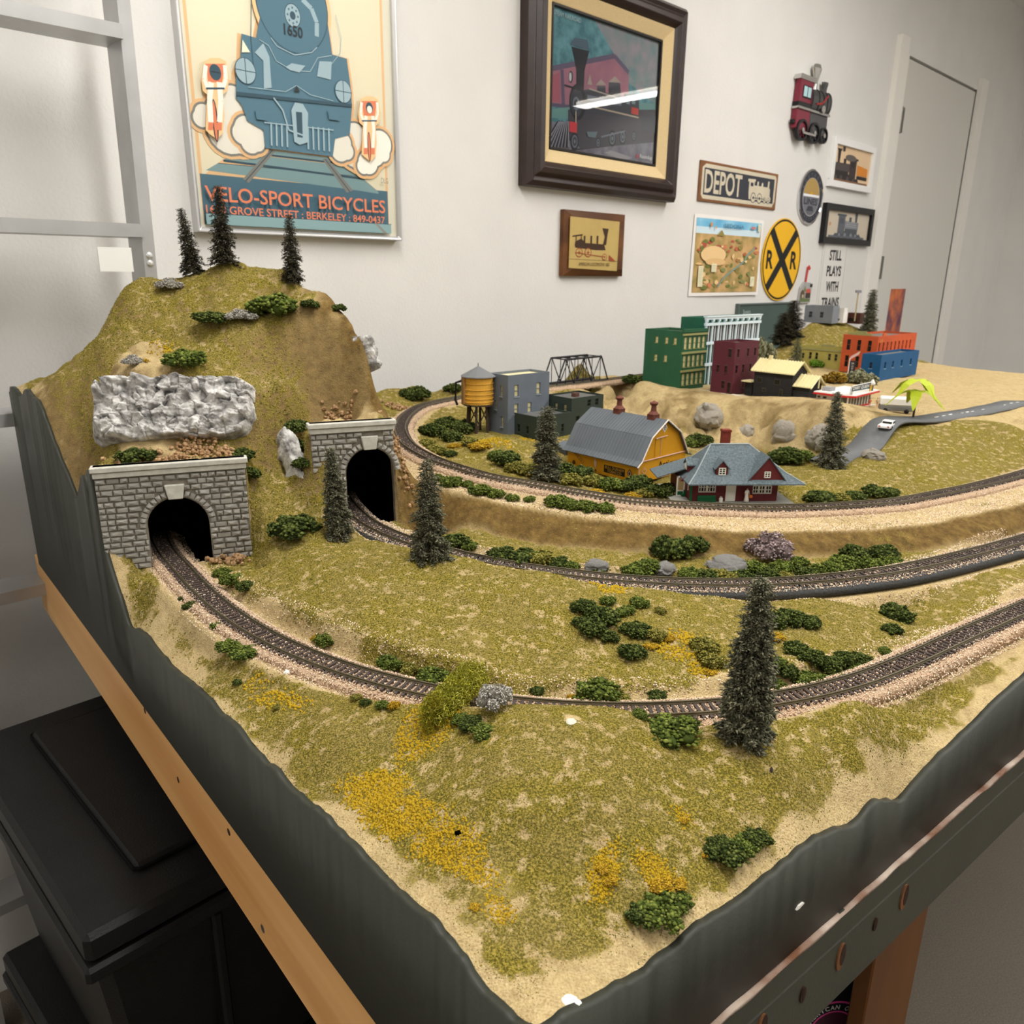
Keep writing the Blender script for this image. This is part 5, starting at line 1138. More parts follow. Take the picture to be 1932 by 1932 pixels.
diamond(cv, .014, .0165, .0065, M_pk, .0062); diamond(cv, .014, .0165, .0045, M_barn, .0043); cv.text('Fine', .0108, .0152, .0172, .0178, M_dbr)
cv.rect(.014, .0, .0195, .0085, M_pk); cv.rect(.015, .0005, .0185, .0078, M_dbr)
cv.text('Antiques', .046, .0105, .098, .0255, M_ink, .01); cv.build('gable_print', t)
cv = Canvas(lambda u, v, d: (-d - .0003, u, v))
def slant(u0, v0, u1, v1, h): # a sloping sign board with lettering
    d_ = np.array([u1 - u0, v1 - v0]); L_ = np.linalg.norm(d_); d_ /= L_; n_ = np.array([-d_[1], d_[0]]); P_ = lambda a, b: tuple(np.array([u0, v0]) + d_ * a + n_ * b); return P_, L_
P_, L_ = slant(.130, .0285, .1065, .0115, .0058)
for m_, pad in ((M_dbr, 0), (mat('sign_ochre', (204, 148, 40), .7), .0005)): cv.poly([P_(pad, -.0029 + pad), P_(L_ - pad, -.0029 + pad), P_(L_ - pad, .0029 - pad), P_(pad, .0029 - pad)], m_)
v_, f_, _a = text_mesh('CHOICE CUT', .02); d__ = cv.lay(); cv.mb.add([cv.fn(*P_(.002 + x * (L_ - .005), .0018 - (1 - y) * .0036 + 0 * x), d__) for x, y in v_], f_, M_ink)
cv.poly([(.083, .0225), (.079, .017), (.079, .0125), (.081, .0065), (.084, .0125), (.0845, .017)], mat('pale_pink_print', (206, 180, 166), .7)); cv.rect(.0795, .0025, .0815, .0062, M_dbr)
cv.rect(.0235, .005, .064, .0165, M_ink); M_gold = mat('gold_print', (206, 158, 60), .7)
v_, f_, _a = text_mesh('BULL DURHAM', .0); d__ = cv.lay(); cv.mb.add([cv.fn(.0615 - x * .036, .0112 + y * .0042, d__) for x, y in v_], f_, M_gold)
v_, f_, _a = text_mesh('TOBACCO', .0); d__ = cv.lay(); cv.mb.add([cv.fn(.057 - x * .027, .006 + y * .0042, d__) for x, y in v_], f_, M_gold)
diamond(cv, .0145, .012, .0052, M_dbr, .007); diamond(cv, .0145, .012, .0036, M_pk, .005); diamond(cv, .0145, .012, .0022, M_ink, .003); cv.ell(.126, .0085, .003, .0036, M_dbr, 14); cv.build('side_print', t)

# red station
M_red = mat('station_dark_red', (96, 34, 36), .6, .05, 60); M_rf = mat('blue_grey_shingle', (92, 104, 110), .65, .3, 420, .0009, bscale=300); M_stg = mat('station_green', (22, 92, 54), .55); M_winw = mat('off_white_trim', (232, 230, 218), .5); M_plat = mat('platform_grey', (140, 138, 130), .8, .05, 80)
e2 = az(87); t = thing('railway_station', 'dark red railway station with blue-grey shingled hip roof beside the high track', 'station', (.236, 1.0035, CZ - .2875), math.atan2(e2[1], e2[0]))
SW, SD, SH = .1165, .062, .0285; sf = lambda a, z, q: (a, q, z); sl = lambda a, z, q: (q, a, z)
mb = MB(); mb.b2((-.024, -.012, -.012), (SW + .02, SD + .03, .0012), M_plat); mb.build('platform', parent=t)
hf = [(.010, .0335, .013, .0272), (.083, .109, .011, .0272), (.047, .0605, .0012, .0275)]; hl = [(.012, .019, .012, .026)]
mb = MB(); wall_face(mb, SW, SH, hf, sf, M_red); wall_face(mb, SD, SH, hl, sl, M_red); mb.poly([(SW, 0, 0), (SW, SD, 0), (SW, SD, SH), (SW, 0, SH)], M_red); mb.poly([(0, SD, 0), (SW, SD, 0), (SW, SD, SH), (0, SD, SH)], M_red); mb.build('walls', parent=t)
window(t, sf, (.010, .0217, .013, .0272), M_winw, M_paned, cols=3, rows=2, fr=.0014); window(t, sf, (.0217, .0335, .013, .0272), M_winw, M_paned, cols=3, rows=2, fr=.0014)
for i in range(3): window(t, sf, (.083 + i * .00867, .083 + (i + 1) * .00867, .011, .0272), M_winw, M_paned, cols=2, rows=3, fr=.0013)
window(t, sl, hl[0], M_winw, M_paned, fr=.0012)
mb = MB(); bx(mb, sf, .047, .0605, .0012, .0275, .0003, .0016, M_winw); bx(mb, sf, .0495, .058, .003, .013, -.0002, .0004, M_winw); bx(mb, sf, .0495, .058, .0145, .0235, -.0002, .0004, M_winw)
for i in range(3): bx(mb, sf, .0505 + i * .0026, .0522 + i * .0026, .0248, .0264, -.0002, .0004, M_paned)
mb.build('door', parent=t)
mb = MB(); bx(mb, sf, -.0012, .0016, 0, SH, -.0012, .001, M_stg); mb.build('corner_post', parent=t)
for nm, fnq, a0, a1 in (('bench', sf, .009, .0335), ('bench', sl, .022, .048)):
    mb = MB(); bx(mb, fnq, a0, a1, .0012, .0035, -.005, -.0005, M_stg); bx(mb, fnq, a0, a1, .0035, .0095, -.0022, -.0004, M_stg); bx(mb, fnq, a0, a1, .003, .0042, -.0055, -.0004, M_stg); mb.build(nm, parent=t)
# left wing with its white glazed door
mb = MB(); mb.b2((-.012, .03, 0), (0, .062, SH), M_red); mb.build('side_wing', parent=t)
mb = MB(); fq = lambda a, z, q: (-.012 + a, .0275 + q, z)
for r_ in ((0, .0016, 0, .0285), (.0095, .0115, 0, .0285), (0, .0115, 0, .002), (0, .0115, .0265, .0285), (0, .0115, .0075, .0088)): bx(mb, fq, *r_, 0, .0025, M_winw)
d_ = mb.build('glazed_door', parent=t); mb = MB(); bx(mb, fq, .0016, .0095, .0088, .0265, .001, .0014, mat('amber_pane', (188, 160, 116), .3)); mb.build('pane', parent=d_); mb = MB(); bx(mb, fq, .0016, .0095, .002, .0075, .001, .0014, M_stg); mb.build('lower_panel', parent=d_)
def hip(nm, x0, x1, y0, y1, z0, rx0, rx1, ry, zr, x_in=.6, zk=None, th=.0016):
    """hip roof with a gentler skirt: eave rectangle, kink rectangle, ridge line"""
    k = .34; zk = zk if zk is not None else z0 + (zr - z0) * .27
    A = [(x0, y0), (x1, y0), (x1, y1), (x0, y1)]; R_ = [(rx0, ry), (rx1, ry), (rx1, ry), (rx0, ry)]; K = [(a[0] + (r[0] - a[0]) * k, a[1] + (r[1] - a[1]) * k) for a, r in zip(A, R_)]
    vs = [(*a, z0 - th) for a in A] + [(*a, z0) for a in A] + [(*q, zk) for q in K] + [(rx0, ry, zr), (rx1, ry, zr)]
    fs = [(3, 2, 1, 0)] + [(i, (i + 1) % 4, 4 + (i + 1) % 4, 4 + i) for i in range(4)] + [(4 + i, 4 + (i + 1) % 4, 8 + (i + 1) % 4, 8 + i) for i in range(4)] + [(8, 9, 13, 12), (9, 10, 13), (10, 11, 12, 13), (11, 8, 12)]
    return MB().add(vs, fs, M_rf).build(nm, parent=t)
RY, ZR = .031, .072
roof = hip('roof', -.008, SW + .03, -.016, SD + .014, .0285, .031, .083, RY, ZR)
M_edge = mat('pale_grey_ridge', (150, 160, 164), .6)
mb = MB(); mb.tube([(.031, RY, ZR), (.083, RY, ZR)], .0013, 5, M_edge); mb.build('ridge_cap', parent=roof)
kz = .0285 + (ZR - .0285) * .27
for sx, rx in ((-.008, .031), (SW + .03, .083)):
    for sy in (-.016, SD + .014):
        kx, ky = sx + (rx - sx) * .34, sy + (RY - sy) * .34; mb = MB(); mb.tube([(sx, sy, .0285), (kx, ky, kz), (rx, RY, ZR)], .0009, 5, M_edge); mb.build('hip_cap', parent=roof)
mb = MB(); mb.prism([(-.040, .0265), (.02, .046), (.02, .0475), (-.040, .028)], lambda a, b, s: (a, s, b), .024, .072, M_rf); mb.build('wing_roof', parent=t)
mb = MB(); mb.prism([(-.012, .0255), (.008, .0255), (.003, .035), (-.006, .031)], lambda a, b, s: (a, s, b), .012, .0135, M_red); mb.build('wing_gable', parent=t)
def dormer(nm, xc, y0, zb, w, hwall, hgab, depth, win, roof_over=.0025):
    fn = lambda a, z, q: (xc + a, y0 + q, zb + z)
    mb = MB(); mb.prism([(-w / 2, 0), (w / 2, 0), (w / 2, hwall), (0, hwall + hgab), (-w / 2, hwall)], lambda a, b, s: fn(a, b, s), 0, depth, M_red); d = mb.build(nm, parent=t)
    for s in (-1, 1):
        mb = MB(); mb.prism([(0, hwall + hgab + .0004), (0, hwall + hgab + .002), (s * (w / 2 + roof_over), hwall - roof_over * hgab / (w / 2) + .002), (s * (w / 2 + roof_over), hwall - roof_over * hgab / (w / 2) + .0004)], lambda a, b, q: fn(a, b, q), -.002, depth, M_rf); mb.build('dormer_roof', parent=d)
    mb = MB(); a, b, c, e_ = win
    for r_ in ((a, a + .0012, c, e_), (b - .0012, b, c, e_), (a, b, c, c + .0012), (a, b, e_ - .0012, e_), ((a + b) / 2 - .0005, (a + b) / 2 + .0005, c, e_), (a, b, c + (e_ - c) * .36, c + (e_ - c) * .42), (a, b, c + (e_ - c) * .64, c + (e_ - c) * .7)): bx(mb, fn, *r_, -.0016, 0, M_winw)
    mb.build('window', parent=d); mb = MB(); bx(mb, fn, a, b, c, e_, -.0008, 0, M_paned); mb.build('pane', parent=d)
dormer('dormer', .0385, -.003, .0355, .0155, .0115, .0088, .026, (-.0048, .0048, .0022, .0122))
dormer('gable', .0965, -.010, .0302, .050, .0008, .0315, .034, (-.0042, .0042, .0055, .0142), .004)
dn = thing('side', None, None); bpy.data.objects.remove(dn)
mb = MB(); mb.prism([(.020, .037), (.034, .037), (.034, .046), (.027, .052), (.020, .046)], lambda a, b, s: (s, a, b), -.001, .02, M_red); dm = mb.build('side_dormer', parent=t)
mb = MB(); mb.b2((-.0022, .0235, .0385), (-.0008, .0305, .0465), M_winw); mb.build('window', parent=dm)
for s, a0, a1 in ((-1, .018, .027), (1, .036, .027)):
    mb = MB(); mb.prism([(a0, .0445), (a1, .0525), (a1, .054), (a0, .046)], lambda a, b, q: (q, a, b), -.003, .024, M_rf); mb.build('dormer_roof', parent=dm)
mb = MB(); mb.b2((.050, .042, .055), (.061, .052, .089), mat('brick_red_chimney', (122, 50, 38), .8, .1, 200)); mb.b2((.0492, .0412, .086), (.0618, .0528, .0885), mat('brick_red_chimney', (122, 50, 38))); mb.build('chimney', parent=t)
t = thing('milk_can', 'pale milk can on the station platform beside the white door', 'milk can', tuple((np.array([.236, 1.0035, CZ - .2863]) + e2 * .040 + az(-3) * -.004))); mb = MB(); mb.lathe([(.0026, 0), (.0027, .005), (.0014, .0062), (.0018, .0072)], n=10, m=M_winw); mb.build('body', parent=t)

def person(base, ht, label, cloth, skin=(206, 160, 130), rz=0.0, skirt=True, hair=(90, 66, 48)):
    """small painted figure: one skinned body, a clothing shell and hair"""
    t = thing('person', label, 'person', tuple(base), rz); s = ht
    J = [(0, 0, .52), (0, 0, .64), (0, 0, .80), (0, 0, .86), (0, -.01, .94), (.09, 0, .79), (.14, -.02, .62), (.16, -.10, .50), (-.09, 0, .79), (-.15, .0, .63), (-.19, -.05, .5), (.05, 0, .48), (.055, -.01, .26), (.05, .01, .03), (.055, -.06, .012), (-.05, 0, .48), (-.055, -.01, .26), (-.05, .01, .03), (-.055, -.06, .012)]
    E_ = [(0, 1), (1, 2), (2, 3), (3, 4), (2, 5), (5, 6), (6, 7), (2, 8), (8, 9), (9, 10), (0, 11), (11, 12), (12, 13), (13, 14), (0, 15), (15, 16), (16, 17), (17, 18)]
    R_ = [.085, .075, .085, .035, .062, .042, .032, .024, .042, .032, .024, .06, .045, .03, .025, .06, .045, .03, .025]
    me = bpy.data.meshes.new('body'); me.from_pydata([tuple(np.array(j) * s) for j in J], E_, []); me.materials.append(mat('figure_skin_%d' % skin[0], skin, .7)); o = link('body', me, t); sk = o.modifiers.new('Skin', 'SKIN')
    for i, r in enumerate(R_): me.skin_vertices[0].data[i].radius = (r * s, r * s * .8)
    me.skin_vertices[0].data[0].use_root = True; sb = o.modifiers.new('Sub', 'SUBSURF'); sb.levels = 1; sb.render_levels = 1
    m = mat('figure_cloth_%d_%d' % cloth[:2], cloth, .8); mb = MB()
    if skirt: mb.lathe([(.17 * s, .04 * s), (.14 * s, .25 * s), (.095 * s, .52 * s), (.082 * s, .62 * s), (.105 * s, .77 * s), (.05 * s, .84 * s)], n=12, m=m)
    else: mb.lathe([(.10 * s, .46 * s), (.098 * s, .6 * s), (.115 * s, .76 * s), (.05 * s, .84 * s)], n=12, m=m)
    for k in (-1, 1): mb.tube([(k * .08 * s, 0, .8 * s), (k * .145 * s, -.01 * s, .63 * s)], .05 * s, 8, m)
    mb.build('clothing', parent=t, smooth=True); mb = MB(); mb.lathe([(.066 * s, .94 * s), (.064 * s, .98 * s), (.035 * s, 1.0 * s), (.001, 1.005 * s)], (0, .012 * s, 0), 10, mat('figure_hair', hair, .8)); mb.build('hair', parent=t, smooth=True)
    mb = MB(); mb.lathe([(.001, -.012 * s), (.01 * s, 0), (.001, .012 * s)], (0, -.066 * s, .935 * s), 6, mat('figure_skin_%d' % skin[0], skin)); mb.build('nose', parent=t)
    return t
bp = np.array([.236, 1.0035, CZ - .2863]) + e2 * .0735 + az(-3) * -.006
person(bp, .0205, 'person in a long white dress holding an orange bag on the station platform', (226, 222, 212), rz=.4)
mb = MB(); mb.lathe([(.0003, -.0022), (.0022, -.0012), (.0024, .001), (.0004, .002)], n=10, m=mat('orange_bag', (196, 104, 40), .7)); o = mb.build('handbag'); o.location = tuple(bp + e2 * .005 + np.array([0, -.002, .0085])); tag(o, 'tiny orange bag held beside the white dress figure', 'bag')

# black wooden station with cream roof
M_bw = mat('black_plank_wall', (36, 35, 36), .7, .1, 80, .0003, bscale=300); M_crf = mat('cream_ribbed_roof', (230, 218, 168), .5)
t = thing('black_station', 'black wooden freight station with two ribbed cream roofs in the town', 'station', (.593, 1.682, CZ - HT), math.atan2(e[1], e[0]))
def gable_block(nm, x0, x1, y0, y1, hw, hr, holes=(), ov=.006):
    mb = MB(); xm = (x0 + x1) / 2; mb.prism([(x0, 0), (x1, 0), (x1, hw), (xm, hr), (x0, hw)], lambda a, b, s: (a, s, b), y0, y1, M_bw); w = mb.build(nm, parent=t)
    for s, xe in ((-1, x0), (1, x1)):
        k = (hr - hw) / (xm - x0); mb = MB(); xo = xe + s * ov; zo = hw - ov * k
        mb.prism([(xm, hr + .0004), (xm, hr + .0022), (xo, zo + .0022), (xo, zo + .0004)], lambda a, b, q: (a, q, b), y0 - ov, y1 + ov, M_crf); n = int((y1 - y0) / .0055)
        for i in range(n + 1):
            yq = y0 - ov + (y1 - y0 + 2 * ov) * i / n; mb.prism([(xm, hr + .0022), (xm, hr + .0036), (xo, zo + .0036), (xo, zo + .0022)], lambda a, b, q: (a, q, b), yq - .0009, yq + .0009, M_crf)
        mb.build('roof', parent=t)
gable_block('main_block', 0, .058, 0, .092, .058, .078); gable_block('front_wing', .008, .058, -.036, .0, .034, .052)
fl = lambda a, z, q: (q, a, z)
for o in [(.072, .084, .030, .042), (.028, .042, .030, .042), (.02, .028, .005, .022), (.06, .07, .012, .02)]:
    mb = MB(); bx(mb, fl, *o, -.0008, .0002, mat('grey_shutter', (70, 68, 66), .6)); w = mb.build('window', parent=t); mb = MB(); bx(mb, fl, o[0] + .001, o[1] - .001, o[2] + .001, o[3] - .001, -.0011, -.0007, M_paned); mb.build('pane', parent=w)
mb = MB(); bx(mb, fl, .094, .112, .0, .030, -.002, .02, M_bw); bx(mb, fl, .092, .116, .030, .0325, -.012, .022, M_crf); mb.build('porch', parent=t)
mb = MB(); mb.b2((.027, .070, .07), (.033, .077, .088), M_crf); mb.build('chimney', parent=t)
for s in (-1, 1):
    mb = MB(); mb.tube([(.033, -.0425, .0525), (.033 + s * .032, -.0425, .0295)], .0018, 4, M_crf); mb.build('bargeboard', parent=t)
mb = MB(); mb.b2((.0315, -.0435, .028), (.0345, -.0415, .0535), M_crf); mb.build('gable_post', parent=t)

# ice cream stand
M_blk2 = mat('white_block_wall', (226, 220, 206), .7, .03, 40); M_redp = mat('red_plastic_rim', (196, 34, 38), .4); M_wp = mat('white_plastic', (240, 238, 234), .4)
t = thing('ice_cream_stand', 'white ice cream stand with red roof rim and a lettered roof sign', 'shop', (.665, 1.563, CZ - HT), math.atan2(e[1], e[0])); DL, DR, DH = .066, .100, .026
mb = MB(); mb.b2((-.004, -.006, -.004), (DR + .02, DL + .004, .001), mat('pale_concrete', (214, 206, 190), .8)); mb.build('base_slab', parent=t)
mb = MB(); mb.b2((0, .03, .001), (DR, DL, DH), M_blk2); mb.build('rear_block', parent=t)
mb = MB(); mb.b2((0, 0, .001), (DR, .03, .0055), M_redp); mb.build('red_dado', parent=t)
for i in range(9):
    mb = MB(); x = i * DR / 8; mb.b2((x - .0012, -.0008, .005), (x + .0012, .0012, DH), M_wp); mb.build('mullion', parent=t)
    if i < 8:
        mb = MB(); mb.b2((x + .0012, .0003, .0055), (x + DR / 8 - .0012, .0008, DH), M_paneg); mb.build('pane', parent=t)
for y0 in (.0, .015, .03): mb = MB(); mb.b2((-.0008, y0 - .0012, .005), (.0012, y0 + .0012, DH), M_wp); mb.build('mullion', parent=t)
mb = MB(); mb.b2((.0002, .0165, .002), (.0008, .0285, DH), M_paneg); mb.b2((.0002, .0012, .0055), (.0008, .0138, DH), M_paneg); mb.build('side_glazing', parent=t)
mb = MB(); mb.b2((.001, .001, .02), (DR - .001, DL - .001, DH), M_wp); mb.build('ceiling_slab', parent=t)
mb = MB(); mb.prism([(-.010, DL + .003), (-.010, .0), (.0, -.016), (DR * .5, -.012), (DR + .02, -.009), (DR + .02, DL + .003)], lambda a, b, z: (a, b, z), DH, DH + .0035, M_redp); mb.build('roof_rim', parent=t)
mb = MB(); mb.prism([(-.009, DL + .002), (-.009, .0), (.0, -.015), (DR * .5, -.011), (DR + .019, -.008), (DR + .019, DL + .002)], lambda a, b, z: (a, b, z), DH + .0035, DH + .0055, M_wp); mb.build('roof', parent=t)
for o in ((.045, .052), (.058, .064)):
    mb = MB(); mb.b2((-.0006, o[0], .018), (.0004, o[1], .022), M_paned); mb.build('vent', parent=t)
mb = MB(); mb.box((.02, .052, DH + .009), (.02, .018, .009), mat('roof_unit_grey', (156, 156, 158), .5)); mb.build('roof_unit', parent=t)
sg = MB(); M_sgn = mat('slate_sign_face', (58, 78, 86), .5); sg.prism([(-.004, DH + .006), (.094, DH + .004), (.094, DH + .024), (.0, DH + .022), (-.004, DH + .017)], lambda a, b, q: (a, -.006 + q, b), 0, .002, M_sgn); sgo = sg.build('roof_sign', parent=t)
mb = MB(); mb.tube([(-.0045, -.006, DH + .006), (-.0045, -.006, DH + .0175), (0, -.006, DH + .0225), (.094, -.006, DH + .0245)], .0009, 5, M_wp); mb.build('sign_border', parent=sgo)
mb = MB(); mb.b2((0, -.009, DH + .0055), (.07, -.003, DH + .0115), M_wp); mb.build('sign_box', parent=t)
cv = Canvas(lambda u, v, d: (u, -.0062 - d, v)); cv.text('DAIRY QUEEN', .003, DH + .0132, .073, DH + .0208, M_wp, .015); cv.build('sign_lettering', sgo)
mb = MB(); mb.prism([(.076, DH + .006), (.0815, DH + .006), (.086, DH + .019), (.079, DH + .019)], lambda a, b, q: (a, -.0075 + q, b), 0, .0015, mat('cone_yellow', (232, 186, 60), .5)); mb.build('cone', parent=sgo)
mb = MB(); mb.lathe([(.0001, -.004), (.005, -.003), (.0055, .001), (.003, .0035), (.0034, .005), (.0012, .0075), (.0001, .0085)], (.084, -.0075, DH + .0215), 10, M_wp); mb.build('soft_ice', parent=sgo, smooth=True)
for px, py, lab, c in [(1640, 768, 'person in an orange top standing at the ice cream stand front', (206, 110, 70)), (1654, 768, 'person in tan clothes waiting at the end of the ice cream stand', (196, 170, 130))]:
    q = atH(px, py, HT - .001); person(q, .0185, lab, c, rz=2.5, skirt=False)
# street signs, road, vehicles, plant
q = atH(1599, 712, HT); t = thing('street_sign', 'tall black upright sign with pale pink arrow top in front of the orange building', 'sign', tuple(q), math.atan2(e[1], e[0]) - 1.2)
mb = MB(); mb.tube([(0, 0, -.02), (0, 0, .05)], .0016, 6, M_wp); mb.build('post', parent=t); mb = MB(); mb.b2((.001, -.0012, .006), (.016, .0012, .044), mat('dark_sign_face', (60, 52, 54), .5)); mb.build('panel', parent=t)
mb = MB(); mb.prism([(-.001, .046), (.02, .06), (.023, .07), (.001, .055)], lambda a, b, s: (a, s, b), -.001, .001, mat('pale_pink_sign', (226, 190, 184), .5)); mb.build('arrow', parent=t)
cv = Canvas(lambda u, v, d: (u, -.0013 - d, v)); [cv.text(c_, .006, .034 - i * .0075, .011, .0395 - i * .0075, M_wp) for i, c_ in enumerate('MOTEL'[:5])]; cv.build('lettering', t)
M_road = mat('asphalt_paper', (104, 106, 108), .8, .06, 120); M_rline = mat('road_white_line', (226, 224, 218), .7)
RD = resample(catmull([(*atH(1560, 878, .284)[:2], 0), (*atH(1612, 842, .272)[:2], 0), (*atH(1668, 806, .259)[:2], 0), (.80, 1.47, 0), (1.0, 1.62, 0), (1.25, 1.78, 0)], 10), .012)
tg = np.gradient(RD[:, :2], axis=0); tg /= np.linalg.norm(tg, axis=1)[:, None]
def strip(name, off0, off1, lift, m, parent, sl=slice(None)):
    R_ = RD[sl]; T_ = tg[sl]; a = np.stack([R_[:, 0] + T_[:, 1] * off0, R_[:, 1] - T_[:, 0] * off0], 1); b = np.stack([R_[:, 0] + T_[:, 1] * off1, R_[:, 1] - T_[:, 0] * off1], 1)
    za = np.array([max(zat(*p) for p in (p_, q_, (p_ + q_) / 2)) for p_, q_ in zip(a, b)]); za = np.convolve(np.r_[za[0], za[0], za, za[-1], za[-1]], np.ones(5) / 5, 'valid') + lift; n = len(a)
    Vs = np.concatenate([np.c_[a, za], np.c_[b, za], np.c_[a, za - .004], np.c_[b, za - .004]]) - O3; ix = np.arange(4 * n).reshape(4, n)
    Fs = np.concatenate([np.stack([ix[i, :-1], ix[j, :-1], ix[j, 1:], ix[i, 1:]], -1) for i, j in ((0, 1), (1, 3), (3, 2), (2, 0))]); return link(name, npmesh(name, Vs, Fs, m), parent)
road = strip('road', -.027, .027, .0022, M_road, LAYOUT)
for k in range(1, len(RD) - 2, 2): strip('road_dash', -.0012, .0012, .0026, M_rline, road, slice(k, k + 2))
def car(base, rz, label, L=.056, W=.022, col=(232, 230, 228)):
    M_car = mat('car_%d_%d' % col[:2], col, .3, spec=.5); t = thing('car', label, 'car', tuple(base), rz); mb = MB()
    mb.prism([(-L / 2, .004), (L / 2, .004), (L / 2, .0075), (L * .46, .0098), (L * .2, .0105), (-L * .2, .0105), (-L * .47, .0095), (-L / 2, .0075)], lambda a, b, s: (a, s, b), -W / 2, W / 2, M_car); mb.build('body', parent=t, bevel=.0007)
    mb = MB(); mb.prism([(-L * .22, .0100), (L * .2, .0100), (L * .08, .0155), (-L * .14, .0155)], lambda a, b, s: (a, s, b), -W * .42, W * .42, M_car); mb.build('cabin', parent=t, bevel=.0006)
    mb = MB(); mb.prism([(-L * .19, .0106), (L * .165, .0106), (L * .075, .0148), (-L * .13, .0148)], lambda a, b, s: (a, s, b), -W * .43, W * .43, M_paned); mb.prism([(-L * .222, .0106), (-L * .2, .0106), (-L * .125, .0148), (-L * .147, .0148)], lambda a, b, s: (a, s, b), -W * .36, W * .36, M_paned); mb.build('windows', parent=t)
    for x in (-L * .3, L * .3):
        for s in (-1, 1): mb = MB(); mb.lathe([(.0001, -.001), (.0042, -.001), (.0042, .001), (.0001, .001)], (x, s * W * .46, .0042), 12, M_ink, axis='y'); mb.build('wheel', parent=t)
    for s in (-1, 1): mb = MB(); mb.box((-L / 2 - .0003, s * W * .34, .0075), (.001, .003, .0016), M_redp); mb.build('tail_light', parent=t)
    return t
q = atH(1676, 806, .2575); car(np.array([q[0], q[1], zat(q[0], q[1]) + .002]), math.atan2(tg[8][1], tg[8][0]), 'white sedan driving up the grey road into town')
q = atH(1688, 778, .2535); t = thing('van', 'white and grey van parked past the ice cream stand', 'van', (q[0], q[1], zat(q[0], q[1])), math.atan2(e[1], e[0]) + .5)
mb = MB(); mb.b2((-.014, -.03, .004), (.014, .03, .014), mat('van_grey', (120, 120, 118), .4)); mb.build('lower_body', parent=t, bevel=.001); mb = MB(); mb.b2((-.0138, -.028, .014), (.0138, .03, .030), M_wp); mb.build('upper_body', parent=t, bevel=.0025)
mb = MB(); mb.b2((-.009, -.0306, .009), (.009, -.030, .011), M_redp); mb.build('tail_stripe', parent=t); mb = MB(); mb.b2((-.009, -.0284, .0205), (-.003, -.0278, .0225), M_ink); mb.b2((.003, -.0284, .0205), (.009, -.0278, .0225), M_ink); mb.build('rear_window', parent=t)
for x in (-.013, .013):
    for y in (-.019, .019): mb = MB(); mb.lathe([(.0001, -.001), (.0045, -.001), (.0045, .001), (.0001, .001)], (x, y, .0045), 12, M_ink, axis='x'); mb.build('wheel', parent=t)
q = atH(1722, 792, .2535); t = thing('broadleaf_plant', 'lime yellow model palm with broad leaves at the town end', 'tree', (q[0], q[1], zat(q[0], q[1]))); M_lf = mat('lime_yellow_leaf', (178, 192, 44), .6); mb = MB(); mb.tube([(0, 0, -.002), (0, 0, .05)], .002, 6, M_tim); mb.build('trunk', parent=t)
for i in range(9):
    a = i * .7; L_ = .05; mb = MB(); P_ = [(L_ * s * math.cos(a), L_ * s * math.sin(a), .05 + (.02 if i % 2 else .0) + .022 * s - .05 * s * s) for s in (0, .3, .6, 1)]; w_ = [.003, .010, .009, .001]; nx, ny = -math.sin(a), math.cos(a)
    vs = [(p[0] + nx * w, p[1] + ny * w, p[2]) for p, w in zip(P_, w_)] + [(p[0] - nx * w, p[1] - ny * w, p[2]) for p, w in zip(P_, w_)] + [(p[0], p[1], p[2] + .002) for p in P_]
    mb.add(vs, [(k, k + 1, 8 + k + 1, 8 + k) for k in range(3)] + [(8 + k, 8 + k + 1, 4 + k + 1, 4 + k) for k in range(3)], M_lf); mb.build('leaf', parent=t)
# white pavement sheet under the town front
M_pave = mat('white_plaster_pavement', (232, 224, 202), .85, .05, 50)
a = [atH(x, y, .2525)[:2] for x, y in ((1208, 735), (1290, 743), (1400, 758), (1530, 772), (1600, 784), (1640, 780))]; b = [p + np.array([.055, .06]) for p in a]
Vs = [(p[0] - C0[0], p[1] - C0[1], CZ - z) for z in (.2515, .262) for p in a + b[::-1]]; n = len(a) * 2
mb = MB(); mb.add(Vs, [tuple(range(n))[::-1], tuple(range(n, 2 * n))] + [(i, (i + 1) % n, n + (i + 1) % n, n + i) for i in range(n)], M_pave); mb.build('pavement', parent=LAYOUT)
# ------------------------------------------------------------------ things on the wall
def onwall(name, label, cat, u, z, off=0.0, group=None):
    return thing(name, label, cat, wp(u, z, off), WROT, group)          # local x along the wall, z up, -y out of the wall
def zoom(x0, y0, k, u, z, off=0.0):
    """turns a point of an enlarged detail (scale k, origin x0, y0) into metres from the thing's own origin"""
    def f(a, b):
        q = atW(x0 + a * k, y0 + b * k, off); return q[0] - u, q[1] - z
    return f
def zp(f, pts): return [f(*p) for p in pts]
def frame(t, w, h, b, d, m, prof=None, name='frame', y0=0.0, bevel=.001):
    """mitred frame around an opening: outer size w x h, border b, depth d; origin at its centre"""
    mb = MB(); prof = prof or [(0, 0), (0, d), (b, d), (b, 0)]          # (inwards, out of the wall)
    C = [(-w / 2, -h / 2), (w / 2, -h / 2), (w / 2, h / 2), (-w / 2, h / 2)]; S = [(1, 1), (-1, 1), (-1, -1), (1, -1)]; n = len(prof); vs = []
    for (x, z), (sx, sz) in zip(C, S): vs += [(x + sx * p, y0 - q, z + sz * p) for p, q in prof]
    fs = [(i * n + k, i * n + (k + 1) % n, ((i + 1) % 4) * n + (k + 1) % n, ((i + 1) % 4) * n + k) for i in range(4) for k in range(n)]
    mb.add(vs, fs, m); return mb.build(name, parent=t, bevel=bevel)
def plate(t, name, w, h, y0, y1, m, bevel=0): mb = MB(); mb.b2((-w / 2, -y1, -h / 2), (w / 2, -y0, h / 2), m); return mb.build(name, parent=t, bevel=bevel)
